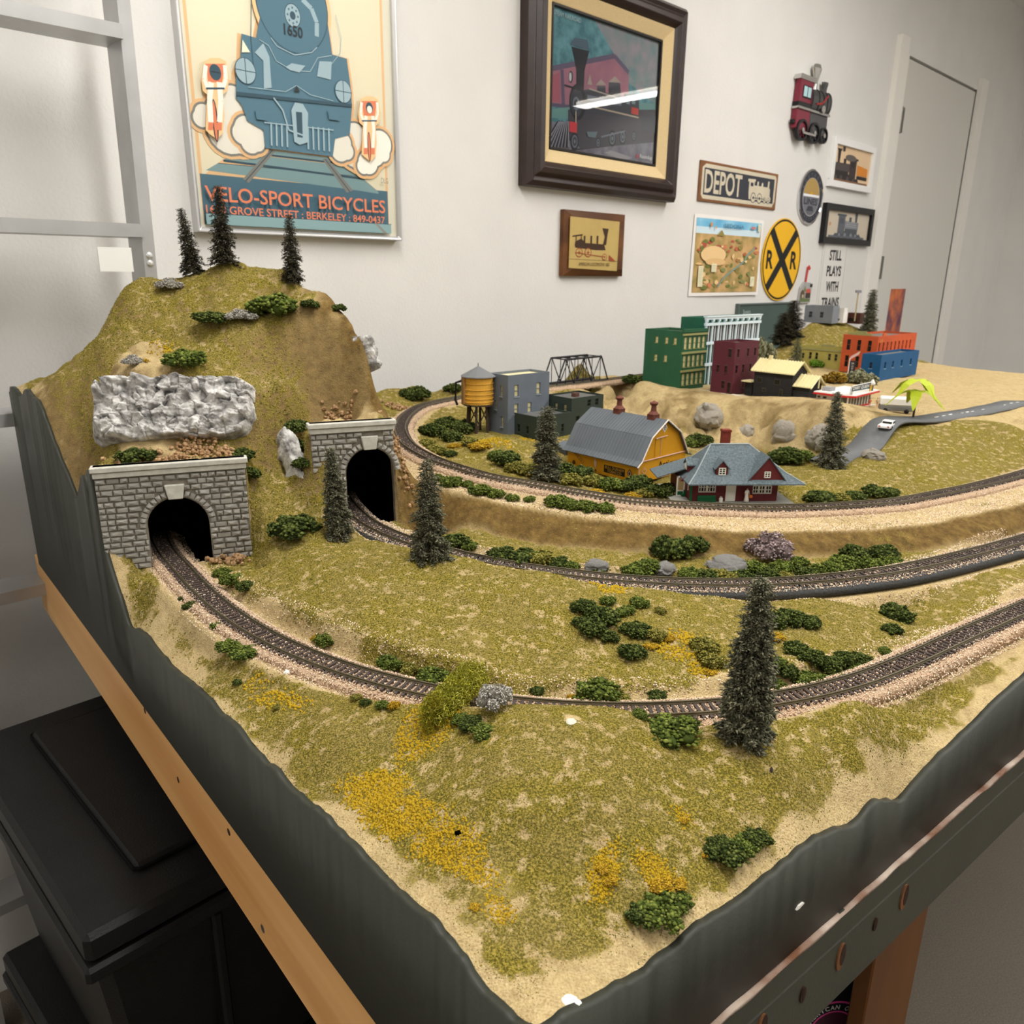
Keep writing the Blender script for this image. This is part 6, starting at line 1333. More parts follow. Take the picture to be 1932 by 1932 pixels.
def flat(c, rough=.55): return mat('print_%02x%02x%02x' % c, c, rough)
GL = glass_mat('picture_glass')

# big bicycle shop poster
u0, u1, zb = .658, 1.124, CZ + .068; PH = .655; u, z = (u0 + u1) / 2, zb + PH / 2; PWD = u1 - u0
t = onwall('framed_poster', 'large framed poster of a blue steam engine with bicycle shop lettering', 'poster', u, z); off = .012
M_alu = mat('silver_frame', (206, 206, 206), .35, metal=.7); frame(t, PWD, PH, .009, .022, M_alu, [(0, 0), (0, .022), (.004, .022), (.009, .018), (.009, 0)])
plate(t, 'backing', PWD - .012, PH - .012, .002, off, flat((238, 234, 216)))
f = zoom(240, 0, .28986, u, z, off); cv = Canvas(lambda a, b, d: (a, -off - d, b))
CRM, PCH, BLU, TEA, LBL, DBL, GRY, WHT, ORG, INK = (flat(c) for c in [(244, 236, 208), (246, 202, 150), (84, 120, 138), (136, 168, 172), (158, 182, 192), (58, 84, 98), (140, 140, 134), (246, 242, 230), (226, 132, 96), (48, 52, 56)])
A_, B_ = f(372, 300), f(1706, 1525); x0, x1, zlo = A_[0] + .004, B_[0], f(1100, 1490)[1]; ztop = PH / 2 - .03
cv.rect(x0, zlo, x1, ztop, PCH); cv.rect(x0 + .006, zlo, x1 - .006, ztop - .006, CRM)
zband = f(480, 1130)[1]; zb2 = f(1640, 1265)[1]
out = [(735,222),(830,250),(880,-20),(1075,-60),(1270,-20),(1315,280),(1325,358),(1420,385),(1445,560),(1455,690),(1440,880),(1345,905),(1330,1020),(890,965),(880,850),(775,790),(740,690),(700,640),(700,470),(730,390)]
cx_, cy_ = 1075, 450; cv.poly(zp(f, [(cx_ + (a - cx_) * 1.06, cy_ + (b - cy_) * 1.04) for a, b in out]), PCH)
def cloud(pts):
    for m, k in ((PCH, 22), (GRY, 8), (WHT, -2)):
        for a, b, r in pts: q = f(a, b); r_ = (r + k) * .00029 / .28986 * .98; cv.ell(q[0], q[1], r_ * .42, r_ * .40, m, 20)
# sleepers and band
cv.poly(zp(f, [(505, 1135), (590, 1062), (720, 965), (750, 950), (1400, 1040), (1540, 1165), (1640, 1250), (1640, 1290), (505, 1150)]), PCH)
cv.rect(x0 + .0015, zlo, x1 - .0015, zband, BLU)
for pts, m in (([(715, 985), (745, 955), (1400, 1035), (1445, 1068)], TEA), ([(625, 1045), (685, 992), (1480, 1085), (1545, 1165)], TEA), ([(512, 1108), (590, 1062), (1520, 1150), (1635, 1250), (1635, 1262), (1500, 1240)], TEA)): cv.poly(zp(f, pts), m)
cv.line(zp(f, [(715, 985), (1445, 1072)]), .0035, DBL); cv.line(zp(f, [(625, 1045), (1545, 1166)]), .004, DBL); cv.line(zp(f, [(590, 1062), (1520, 1150)]), .001, DBL)
cv.poly(zp(f, [(752, 1165), (790, 1192), (962, 985), (928, 968)]), GRY); cv.poly(zp(f, [(1268, 1035), (1302, 1032), (1468, 1240), (1428, 1255)]), GRY); cv.line(zp(f, [(770, 1178), (945, 976)]), .0015, DBL); cv.line(zp(f, [(1285, 1034), (1448, 1248)]), .0015, DBL)
cloud([(690, 700, 95), (650, 780, 110), (660, 850, 105), (740, 890, 80), (495, 740, 42), (480, 770, 40)]); cloud([(775, 845, 62), (820, 890, 60), (745, 870, 50), (800, 930, 50), (840, 930, 42)]); cloud([(1480, 900, 75), (1470, 980, 85), (1500, 1020, 70)]); cloud([(1395, 930, 52), (1380, 980, 56), (1420, 985, 44)]); cloud([(1640, 940, 70), (1600, 1000, 66), (1560, 1060, 60), (1530, 1085, 40), (1660, 1005, 40)])
q = f(1068, 40); cv.ell(q[0], q[1], .0835, .090, PCH, 40); cv.poly(zp(f, out), BLU)
q = f(1068, 40); cv.ell(q[0], q[1], .0765, .081, DBL, 40); cv.ell(q[0], q[1], .0745, .079, BLU, 40)
cv.line(zp(f, [(1130, 0), (1190, 60), (1225, 150), (1225, 240)]), .009, LBL); q = f(1068, 105); cv.ell(q[0], q[1], .0172, .0205, DBL); cv.ell(q[0], q[1], .0158, .019, LBL); cv.ell(q[0], q[1], .006, .007, DBL)
for an in range(0, 360, 45): cv.ell(q[0] + .011 * math.cos(math.radians(an)), q[1] + .013 * math.sin(math.radians(an)), .002, .0022, BLU, 8)
a, b = f(1012, 228), f(1130, 182); cv.text('1650', a[0], a[1], b[0], b[1], INK, .02)
cv.line(zp(f, [(800, -100), (795, 250), (815, 460)]), .0013, DBL); cv.line(zp(f, [(1345, 100), (1382, 250), (1375, 350), (1320, 420)]), .0013, LBL)
cv.line(zp(f, [(925, 250), (965, 305), (1080, 362), (1190, 345), (1225, 312)]), .0018, LBL); cv.line(zp(f, [(850, 262), (910, 300), (960, 400), (1060, 460), (1180, 470), (1230, 380), (1320, 365)]), .0014, LBL)
cv.poly(zp(f, [(820, 345), (875, 285), (915, 372), (930, 575), (880, 580), (876, 400)]), LBL); cv.poly(zp(f, [(1240, 402), (1320, 405), (1315, 522), (1225, 500)]), LBL); cv.poly(zp(f, [(1020, 440), (1060, 415), (1150, 432), (1110, 475), (1050, 460)]), LBL); cv.poly(zp(f, [(735, 345), (740, 262), (790, 345)]), CRM)
for a, b, r in ((760, 465, .021), (1395, 600, .020)): q = f(a, b); cv.ell(q[0], q[1], r, r * 1.05, DBL); cv.ell(q[0], q[1], r - .0015, r, LBL); cv.line([(q[0] - r, q[1]), (q[0] + r, q[1])], .0015, DBL); cv.line([(q[0], q[1] - r), (q[0], q[1] + r)], .0015, DBL)
cv.poly(zp(f, [(700, 600), (1450, 680), (1450, 700), (700, 625)]), DBL); cv.line(zp(f, [(775, 570), (1020, 600), (1090, 560), (1180, 620), (1330, 660)]), .0012, LBL)
for a in range(925, 1330, 34):
    if abs(a - 1105) > 55: cv.line(zp(f, [(a, 800 + (a - 925) * .1), (a + 4, 950 + (a - 925) * .1)]), .0035, LBL)
cv.line(zp(f, [(880, 800), (1330, 850)]), .002, LBL); cv.poly(zp(f, [(1055, 720), (1080, 670), (1130, 680), (1165, 740), (1160, 930), (1110, 945), (1075, 925)]), LBL); cv.poly(zp(f, [(1085, 730), (1125, 735), (1130, 900), (1095, 895)]), DBL); cv.line(zp(f, [(940, 640), (1000, 720), (1040, 850), (1150, 890)]), .003, LBL); cv.poly(zp(f, [(1070, 600), (1090, 560), (1112, 602)]), INK)
for a in (880, 1350): cv.poly(zp(f, [(a - 60, 720), (a + 20, 730), (a + 20, 790), (a - 50, 780)]), BLU)
def rider(a, b, k): # a plain cyclist seen from the front
    P_ = lambda pts: zp(f, [(a + x * k, b + y * k) for x, y in pts])
    cv.poly(P_([(-70, -25), (-30, -48), (30, -48), (70, -25), (92, 90), (78, 165), (52, 190), (60, 330), (50, 440), (12, 480), (-30, 450), (-62, 420), (-52, 190), (-80, 165), (-90, 90)]), PCH); q = f(a, b + 360 * k); cv.ell(q[0], q[1], .0055 * k, .036 * k, INK, 20); cv.ell(q[0], q[1], .003 * k, .033 * k, ORG, 20); cv.poly(P_([(-62, -10), (62, -10), (45, 110), (-45, 110)]), ORG)
    for s in (-1, 1): cv.line(P_([(s * 62, 0), (s * 70, 90), (s * 48, 150)]), .0075 * k, WHT); cv.line(P_([(s * 26, 110), (s * 36, 230), (s * 28, 370)]), .010 * k, WHT); cv.poly(P_([(s * 28 - 16, 370), (s * 28 + 16, 370), (s * 28 + 14, 420), (s * 28 - 18, 420)]), ORG)
    cv.line(P_([(-60, 150), (60, 150)]), .003 * k, DBL); q = f(a, b + 45 * k); cv.ell(q[0], q[1], .011 * k, .013 * k, DBL, 16); (cv.ell(q[0], q[1] - .004 * k, .008 * k, .009 * k, WHT, 12) if k < 1 else cv.line([(q[0] - .008, q[1]), (q[0] + .008, q[1])], .002, INK))
rider(560, 430, 1.0); rider(1560, 670, .8)
for txt, pa, pb, m in (('VELO-SPORT BICYCLES', (492, 1262), (1660, 1262), .0265), ('1650 GROVE STREET : BERKELEY : 849-0437', (497, 1342), (1658, 1342), .0145)):
    a, b = f(*pa), f(*pb); cv.text(txt, a[0], a[1] - .012, b[0], a[1] - .012 + m, ORG, .012)
cv.rect(x0 + .0015, zlo, x1 - .0015, zlo + .019, TEA); cv.line([(x0, zlo + .019), (x1, zlo + .019)], .001, DBL); cv.poly([(x1 - .045, zlo + .019), (x1 - .037, zlo + .019), (x1 - .012, zlo), (x1 - .022, zlo)], GRY); cv.poly([(x0 + .014, zlo), (x0 + .02, zlo), (x0 + .034, zlo + .019), (x0 + .028, zlo + .019)], GRY)
cv.text('DLG', x1 - .024, f(1650, 1195)[1], x1 - .006, f(1650, 1160)[1], GRY); cv.build('print', t)
mb = MB(); mb.poly([(-PWD / 2 + .006, -.0165, -PH / 2 + .006), (PWD / 2 - .006, -.0165, -PH / 2 + .006), (PWD / 2 - .006, -.0165, PH / 2 - .006), (-PWD / 2 + .006, -.0165, PH / 2 - .006)], glass_mat('matt_acrylic', rough=.5, ior=1.18)); mb.build('glazing', parent=t)

# big brown frame with the locomotive photograph
u0, u1, z0, z1 = 1.506, 2.150, CZ + .214, CZ + .730; u, z, w, h = (u0 + u1) / 2, (z0 + z1) / 2, u1 - u0, z1 - z0
t = onwall('framed_picture', 'large dark brown framed photograph of a black steam locomotive by a red shed', 'picture', u, z); M_brn = mat('dark_walnut', (44, 28, 25), .4, .2, 30, spec=.5, stretch=(.3, 1, 1))
frame(t, w, h, .06, .05, M_brn, [(0, 0), (0, .028), (.012, .042), (.022, .036), (.032, .046), (.045, .05), (.055, .04), (.062, .03), (.062, 0)])
frame(t, w - .12, h - .12, .034, .03, mat('cream_linen_liner', (216, 192, 146), .8, .05, 300), [(0, 0), (0, .034), (.032, .018), (.034, .014), (.034, 0)], 'liner'); frame(t, w - .186, h - .186, .006, .02, mat('black_fillet', (30, 26, 24), .5), None, 'fillet')
off = .010; f = zoom(940, 0, .2795, u, z, off); iw, ih = w - .19, h - .19; cv = Canvas(lambda a, b, d: (a, -off - d, b)); a0, b0, a1, b1 = -iw / 2, -ih / 2, iw / 2, ih / 2
cv.rect(a0, b0, a1, b1, mat('print_trees', (124, 180, 190), .6, col2=(84, 140, 152), scale=45)); cv.poly([(a0 + iw * .36, b1), (a1, b1), (a1, b0 + ih * .5), (a0 + iw * .7, b0 + ih * .62), (a0 + iw * .55, b0 + ih * .8)], mat('print_grey_hill', (176, 168, 176), .6, col2=(128, 160, 162), scale=22))  # print colours lightened to hold the haze reflected in the glass
cv.poly(zp(f, [(290, 700), (300, 470), (785, 365), (880, 480), (880, 720)]), mat('print_red_shed', (192, 134, 152), .6, col2=(172, 120, 142), scale=18)); cv.line(zp(f, [(300, 475), (785, 378), (880, 490)]), .012, flat((118, 108, 134))); cv.poly(zp(f, [(325, 560), (345, 515), (415, 490), (415, 690), (320, 690)]), flat((190, 110, 128))); cv.line(zp(f, [(430, 470), (440, 720)]), .012, flat((110, 100, 130))); cv.line(zp(f, [(300, 700), (480, 720)]), .008, flat((110, 100, 130)))
cv.poly(zp(f, [(290, 790), (1060, 850), (1060, 700), (860, 690), (290, 740)]), flat((120, 170, 168))); cv.rect(a0, b0, a1, b0 + ih * .20, mat('print_gravel', (154, 154, 168), .6, col2=(116, 114, 130), scale=40)); cv.poly(zp(f, [(715, 1030), (760, 1015), (905, 1065), (840, 1085)]), flat((176, 172, 180)))
BK, DK, MD = flat((50, 53, 62)), flat((74, 78, 90)), flat((128, 138, 154)); cv.line(zp(f, [(290, 1050), (560, 1005), (1050, 950)]), .004, flat((70, 66, 74)))  # engine blacks lifted too, reflected haze painted into the print
cv.poly(zp(f, [(470, 740), (1060, 740), (1060, 960), (560, 1005), (470, 940)]), flat((84, 82, 94))); cv.poly(zp(f, [(530, 615), (620, 600), (860, 660), (945, 640), (950, 800), (600, 770), (480, 740)]), DK); cv.poly(zp(f, [(600, 640), (830, 690), (830, 715), (600, 675)]), MD)
q = f(535, 690); cv.ell(q[0], q[1], .033, .043, BK, 30); cv.ell(q[0] - .004, q[1], .025, .034, DK, 30); cv.ell(q[0] - .006, q[1] - .004, .013, .016, MD); cv.ell(q[0] - .006, q[1] - .004, .008, .010, BK)
cv.poly(zp(f, [(525, 610), (527, 470), (495, 315), (612, 345), (580, 480), (575, 620)]), BK); cv.poly(zp(f, [(485, 300), (515, 255), (600, 270), (615, 340), (560, 325)]), flat((96, 118, 136))); q = f(488, 520); cv.ell(q[0], q[1], .008, .014, DK); cv.ell(q[0] - .002, q[1], .005, .010, flat((226, 236, 240))); cv.line(zp(f, [(445, 575), (530, 600)]), .004, BK)
for pts in ([(665, 580), (720, 580), (725, 650), (665, 640)], [(745, 555), (820, 560), (825, 655), (745, 640)]): cv.poly(zp(f, pts), DK)
for pts in ([(655, 575), (690, 535), (730, 575)], [(740, 555), (785, 515), (825, 560)], [(598, 570), (615, 500), (632, 575)]): cv.poly(zp(f, pts), flat((190, 176, 170)))
cv.poly(zp(f, [(845, 630), (945, 645), (950, 795), (845, 770)]), DK); [cv.rect(*f(a, 700), *f(a + 26, 645), flat((150, 170, 180))) for a in (862, 898)]; cv.line(zp(f, [(650, 725), (945, 795)]), .004, flat((206, 190, 172))); cv.line(zp(f, [(610, 600), (860, 680)]), .003, flat((200, 190, 180)))
for a, b, r in ((512, 955, .0195), (670, 965, .012), (765, 935, .019), (835, 925, .018), (910, 920, .012)): q = f(a, b); cv.ell(q[0], q[1], r * .85, r * 1.1, BK); cv.ell(q[0], q[1], r * .6, r * .8, MD); cv.ell(q[0], q[1], r * .45, r * .6, DK); cv.ell(q[0], q[1], r * .2, r * .25, MD)
cv.line(zp(f, [(690, 925), (850, 885)]), .004, MD); cv.poly(zp(f, [(960, 760), (1060, 790), (1060, 900), (960, 900)]), DK); cv.poly(zp(f, [(590, 890), (665, 890), (650, 930), (600, 925)]), flat((120, 140, 150)))
cv.poly(zp(f, [(290, 995), (400, 815), (480, 825), (470, 1005)]), flat((56, 56, 66)))
for i in range(8): cv.line(zp(f, [(305 + i * 23, 995), (405 + i * 9, 820)]), .0032, flat((170, 172, 186)))
cv.line(zp(f, [(285, 998), (475, 1006)]), .005, flat((120, 112, 120))); RF = flat((222, 72, 84)); cv.rect(*f(473, 890), *f(525, 830), RF); cv.rect(*f(323, 838), *f(350, 790), RF); cv.rect(*f(890, 768), *f(940, 735), flat((214, 84, 80))); cv.line(zp(f, [(516, 750), (516, 830)]), .0035, flat((220, 206, 180))); cv.line(zp(f, [(340, 720), (340, 790)]), .0035, flat((220, 206, 180)))
cv.text('STEAM RAILROAD', a0 + .008, b1 - .022, a0 + .11, b1 - .012, flat((206, 226, 228))); cv.text('Roundup', a1 - .07, b0 + .012, a1 - .012, b0 + .026, flat((240, 240, 240)), .02); cv.ell(a1 - .082, b0 + .018, .006, .006, flat((196, 74, 90)), 10); cv.build('print', t)
mb = MB(); mb.poly([(-iw / 2 - .003, -.0165, -ih / 2 - .003), (iw / 2 + .003, -.0165, -ih / 2 - .003), (iw / 2 + .003, -.0165, ih / 2 + .003), (-iw / 2 - .003, -.0165, ih / 2 + .003)], GL); mb.build('glazing', parent=t)

def small_loco(cv, f, pts_scale=None): pass
# wooden plaque
u0, u1, z0, z1 = 1.668, 1.930, CZ - .004, CZ + .167; u, z, w, h = (u0 + u1) / 2, (z0 + z1) / 2, u1 - u0, z1 - z0
t = onwall('wooden_plaque', 'small brown wooden plaque with a golden engine print below the big brown frame', 'plaque', u, z); M_plq = mat('plaque_walnut', (118, 74, 38), .4, .15, 14, stretch=(.2, 1, 1), col2=(70, 42, 24))
mb = MB(); o_, i_ = .022, .032; B1 = [(-w / 2, -h / 2), (w / 2, -h / 2), (w / 2, h / 2), (-w / 2, h / 2)]; B2 = [(-w / 2 + i_, -h / 2 + i_ * .6), (w / 2 - .012, -h / 2 + i_ * .6), (w / 2 - .012, h / 2 - .018), (-w / 2 + i_, h / 2 - .018)]
mb.add([(a, 0, b) for a, b in B1] + [(a, -.014, b) for a, b in B1] + [(a, -.022, b) for a, b in B2], [(3, 2, 1, 0), (8, 9, 10, 11)] + [(i, (i + 1) % 4, 4 + (i + 1) % 4, 4 + i) for i in range(4)] + [(4 + i, 4 + (i + 1) % 4, 8 + (i + 1) % 4, 8 + i) for i in range(4)], M_plq); mb.build('board', parent=t)
off = .0222; f = zoom(940, 0, .2795, u, z, off); cv = Canvas(lambda a, b, d: (a, -off - d, b)); GD = mat('gold_foil_print', (190, 164, 100), .5, .05, 20); BR, RD_ = flat((64, 42, 26)), flat((150, 70, 44))
cv.poly(zp(f, [(487, 1460), (820, 1497), (800, 1830), (475, 1808)]), GD); cv.line(zp(f, [(480, 1748), (803, 1765)]), .001, BR)
cv.poly(zp(f, [(515, 1655), (520, 1630), (560, 1610), (590, 1640), (715, 1650), (725, 1690), (660, 1690), (520, 1672)]), BR); cv.poly(zp(f, [(500, 1590), (570, 1580), (570, 1590), (500, 1600)]), BR); cv.line(zp(f, [(525, 1592), (525, 1650)]), .004, BR); cv.line(zp(f, [(560, 1590), (560, 1650)]), .004, BR)
cv.poly(zp(f, [(705, 1655), (718, 1600), (702, 1540), (745, 1545), (735, 1600), (728, 1655)]), BR); [cv.rect(*f(a, 1645), *f(a + 14, 1592), BR) for a in (575, 620, 662)]
for a, b, r in ((545, 1705, .0125), (605, 1705, .0125), (715, 1735, .009)): q = f(a, b); cv.ell(q[0], q[1], r * 1.2, r, RD_); cv.ell(q[0], q[1], r * 1.0, r * .8, GD); cv.line([(q[0] - r, q[1]), (q[0] + r, q[1])], .001, RD_); cv.line([(q[0], q[1] - r), (q[0], q[1] + r)], .001, RD_); cv.ell(q[0], q[1], r * .3, r * .3, RD_)
cv.poly(zp(f, [(745, 1720), (790, 1765), (745, 1762)]), RD_); cv.line(zp(f, [(515, 1705), (720, 1735)]), .002, RD_); cv.text('AMERICAN LOCOMOTIVE 1855', *f(540, 1793), *f(748, 1776), BR); cv.build('print', t)

# DEPOT sign
u0, u1, z0, z1 = 2.312, 2.813, CZ + .231, CZ + .352; u, z, w, h = (u0 + u1) / 2, (z0 + z1) / 2, u1 - u0, z1 - z0
t = onwall('depot_sign', 'rusty edged metal sign lettered DEPOT with a cream engine', 'sign', u, z); plate(t, 'plate', w, h, .001, .006, mat('rusty_sign_edge', (128, 84, 52), .6, .2, 14), .001)
cv = Canvas(lambda a, b, d: (a, -.0062 - d, b)); CS, NV = mat('sign_cream', (206, 196, 174), .55, .05, 12), flat((52, 54, 64)); a, b = w / 2 - .012, h / 2 - .008
cv.poly([(-a, -b + .012), (-a + .012, -b), (a - .015, -b), (a, -b + .02), (a, b - .008), (a - .008, b), (-a + .02, b), (-a, b - .012)], CS); cv.rect(-a + .012, -b + .012, a - .012, b - .012, NV); cv.text('DEPOT', -a + .018, -b + .018, -a + .245, b - .016, CS, .02)
ox, oz = .088, -.001; P_ = lambda pts: [(ox + p * .001, oz + q * .001) for p, q in pts]
cv.poly(P_([(-42, 30), (8, 32), (8, 24), (2, 24), (2, 12), (20, 12), (20, 26), (30, 26), (30, 12), (48, 12), (52, 24), (60, 24), (62, 12), (92, 12), (94, 32), (104, 32), (104, 10), (112, 6), (112, -16), (120, -22), (120, -34), (-30, -34), (-34, -10), (-34, 22), (-42, 22)]), CS); cv.poly(P_([(-24, 20), (-6, 20), (-6, 8), (-24, 8)]), NV)
for p, q_, r in ((0, -28, 17), (42, -28, 17), (78, -32, 10), (104, -32, 10)): cv.ell(ox + p * .001, oz + q_ * .001, r * .001, r * .001, NV, 20); cv.ell(ox + p * .001, oz + q_ * .001, r * .00085, r * .00085, CS, 20); cv.ell(ox + p * .001, oz + q_ * .001, r * .0003, r * .0003, NV, 12)
cv.line(P_([(0, -28), (78, -28)]), .002, NV); cv.build('lettering', t)

# illustrated map poster
u0, u1, z0, z1 = 2.302, 2.742, CZ - .065, CZ + .192; u, z, w, h = (u0 + u1) / 2, (z0 + z1) / 2, u1 - u0, z1 - z0
t = onwall('map_poster', 'unframed illustrated desert town map poster with blue sky and the word SEDONA', 'poster', u, z)
n = 16; mb = MB(); curl = lambda s, v: .003 + .004 * abs(math.sin(s * 2.6)) + .012 * max(0, s - .9) * 8 * max(0, .5 - v); vs = []
for j in range(9):
    for i in range(n + 1): s, v = i / n, j / 8; vs.append(((s - .5) * w + .004 * (v - .5), -curl(s, v), (v - .5) * h))
mb.add(vs, [(j * (n + 1) + i, j * (n + 1) + i + 1, (j + 1) * (n + 1) + i + 1, (j + 1) * (n + 1) + i) for j in range(8) for i in range(n)], flat((240, 236, 232))); mb.build('sheet', parent=t, smooth=True)
cv = Canvas(lambda a, b, d: (a, -curl(a / w + .5, b / h + .5) - .0006 - d, b), .00005)
def soft(pts, m): # split a long polygon so that it follows the sheet
    cv.poly(pts, m)
def strip_rect(a0, b0, a1, b1, m, k=14):
    d = cv.lay(); [cv.mb.poly([cv.fn(a0 + (a1 - a0) * i / k, b0, d), cv.fn(a0 + (a1 - a0) * (i + 1) / k, b0, d), cv.fn(a0 + (a1 - a0) * (i + 1) / k, b1, d), cv.fn(a0 + (a1 - a0) * i / k, b1, d)], m) for i in range(k)]
aw, ah = w / 2 - .014, h / 2 - .011; strip_rect(-aw, -ah, aw, ah, mat('print_desert', (214, 172, 118), .7, col2=(150, 136, 78), scale=16)); strip_rect(-aw, ah - .047, aw, ah, mat('print_pale_sky', (206, 226, 236), .7)); strip_rect(-aw, ah - .026, aw, ah, mat('print_sky', (92, 170, 214), .7, col2=(150, 206, 232), scale=12))
rr = random.Random(4); PAL = [flat(c) for c in [(190, 104, 74), (206, 126, 88), (150, 134, 70), (112, 122, 58), (226, 186, 130), (236, 200, 146), (176, 84, 66), (132, 140, 84)]]
for i in range(90):
    a, b = rr.uniform(-aw + .015, aw - .015), rr.uniform(-ah + .01, ah - .06); m = PAL[6 if b > ah - .085 and rr.random() < .5 else rr.choice([0, 1, 2, 3, 4, 5, 7, 2, 3])]; ra, rb = rr.uniform(.006, .022), rr.uniform(.003, .010); cv.poly([(a + ra * math.cos(k) * rr.uniform(.7, 1.1), b + rb * math.sin(k) * rr.uniform(.7, 1.1)) for k in np.linspace(0, 6.28, 10)[:-1]], m)
cv.ell(-.10, .005, .075, .028, PAL[5], 20); cv.ell(-.085, -.018, .06, .012, PAL[4], 18); cv.poly([(-.085, ah - .05), (-.062, ah - .032), (-.04, ah - .052)], PAL[2])
RV = flat((128, 158, 150)); cv.line([(.165, .035), (.14, .02), (.115, .008), (.10, -.012), (.06, -.03), (.03, -.042), (-.03, -.07), (-.06, -.10)], .006, RV)
for a, b, w_, h_ in ((-.182, -.098, .028, .066), (-.108, -.05, .03, .026), (.150, -.098, .03, .034), (.172, .09, .018, .024)): cv.rect(a, b, a + w_, b + h_, flat((236, 230, 196))); [cv.line([(a + .004, b + k * .005), (a + w_ - .004, b + k * .005)], .0012, flat((176, 164, 120))) for k in range(1, int(h_ / .005))]
cv.text('SEDONA', -.05, ah - .025, .075, ah - .012, flat((74, 120, 146)), .015); cv.rect(.125, ah - .022, .155, ah - .014, flat((206, 128, 120))); cv.ell(-.128, ah - .018, .006, .008, flat((216, 144, 80)), 12); cv.ell(-.10, ah - .026, .004, .005, flat((216, 160, 110)), 10); cv.build('print', t)

# railroad crossing sign
u, z, r = 2.9035, CZ + .0605, .148; t = onwall('crossing_sign', 'round yellow railroad crossing sign with a black cross and two letters R', 'sign', u, z)
mb = MB(); mb.lathe([(.0001, -.002), (r, -.002), (r, -.006), (.0001, -.006)], n=56, m=mat('sign_yellow', (240, 184, 24), .45), axis='y'); mb.build('disc', parent=t)
cv = Canvas(lambda a, b, d: (a, -.0062 - d, b)); K = flat((22, 22, 22)); Y = mat('sign_yellow', (240, 184, 24)); cv.ell(0, 0, r - .004, r - .004, K, 56); cv.ell(0, 0, r - .011, r - .011, Y, 56)
cw = .0165; d_ = r - .008; s2 = d_ * math.sin(math.radians(43)); c2 = d_ * math.cos(math.radians(43))
for s in (-1, 1): cv.line([(-s * s2, -c2), (s * s2, c2)], cw * 2, K)
for a in (-.092, .092): cv.text('R', a - .026, -.033, a + .026, .033, K, .03)
cv.build('lettering', t)

# round railway badge
u, z, r = 3.0785, CZ + .2935, .100; t = onwall('round_badge', 'round chrome rimmed navy badge lettered LINES with a yellow sunrise', 'badge', u, z); CH = mat('chrome', (226, 226, 230), .12, metal=1.0); M_navy = flat((34, 38, 54), .3)
mb = MB(); mb.lathe([(.0001, -.001), (r, -.001), (r, -.007), (r - .006, -.010), (r - .008, -.007), (.0001, -.007)], n=48, m=CH, axis='y'); mb.build('rim', parent=t)
cv = Canvas(lambda a, b, d: (a, -.0072 - d, b)); cv.ell(0, 0, r - .008, r - .008, M_navy, 48); R1 = r * .66; GRn = flat((112, 114, 122), .35); cv.ell(0, 0, R1 + .003, R1 + .003, CH, 48); cv.ell(0, 0, R1, R1, GRn, 48); cv.ell(0, .006, R1 * .97, R1 * .92, flat((176, 146, 84)), 30, 4, 176); cv.ell(0, .008, .012, .012, flat((214, 156, 30)), 16, 0, 180)
cv.rect(-R1 * .98, .001, R1 * .98, .0095, flat((240, 240, 244))); cv.text('LINES', -R1 * .82, -.028, R1 * .82, -.004, M_navy, .03); cv.poly([(-.018, -.032), (.018, -.032), (.030, -.050), (-.030, -.050)], flat((60, 62, 72))); [cv.line([(-.03 + k * .003, -.052 - k * .004), (.03 - k * .003, -.052 - k * .004)], .0012, flat((70, 72, 82))) for k in range(3)]
cv.arc_text('SOUTHERN', 0, 0, r * .79, 165, 15, .013, GRn, .02); cv.arc_text('PACIFIC', 0, 0, r * .79, 220, 320, .013, GRn, .02, True); cv.build('face', t)

def loco_side(cv, ox, oz, k, dark, mid, cab):
    P_ = lambda pts: [(ox + p * k * 1.5, oz + q * k) for p, q in pts]
    cv.poly(P_([(-50, -22), (50, -22), (56, -30), (-56, -30)]), dark); cv.poly(P_([(-44, -4), (10, 0), (10, -22), (-44, -22)]), dark); cv.poly(P_([(-46, 10), (12, 12), (12, -8), (-46, -8)]), mid); cv.poly(P_([(12, 24), (40, 24), (40, -22), (12, -22)]), cab); cv.poly(P_([(8, 28), (46, 28), (46, 23), (8, 23)]), dark); cv.poly(P_([(18, 18), (34, 18), (34, 4), (18, 4)]), dark)
    cv.poly(P_([(-38, 10), (-30, 10), (-28, 38), (-24, 44), (-44, 44), (-40, 38)]), dark); cv.poly(P_([(-14, 10), (-4, 10), (-4, 22), (-14, 22)]), dark)
    for p, r in ((-38, 9), (-18, 12), (8, 12), (32, 9)): cv.ell(ox + p * k * 1.5, oz - 26 * k, r * k * 1.2, r * k, dark, 16); cv.ell(ox + p * k * 1.5, oz - 26 * k, r * k * .7, r * k * .6, mid, 12)
    cv.poly(P_([(-50, -18), (-68, -34), (-50, -34)]), dark)
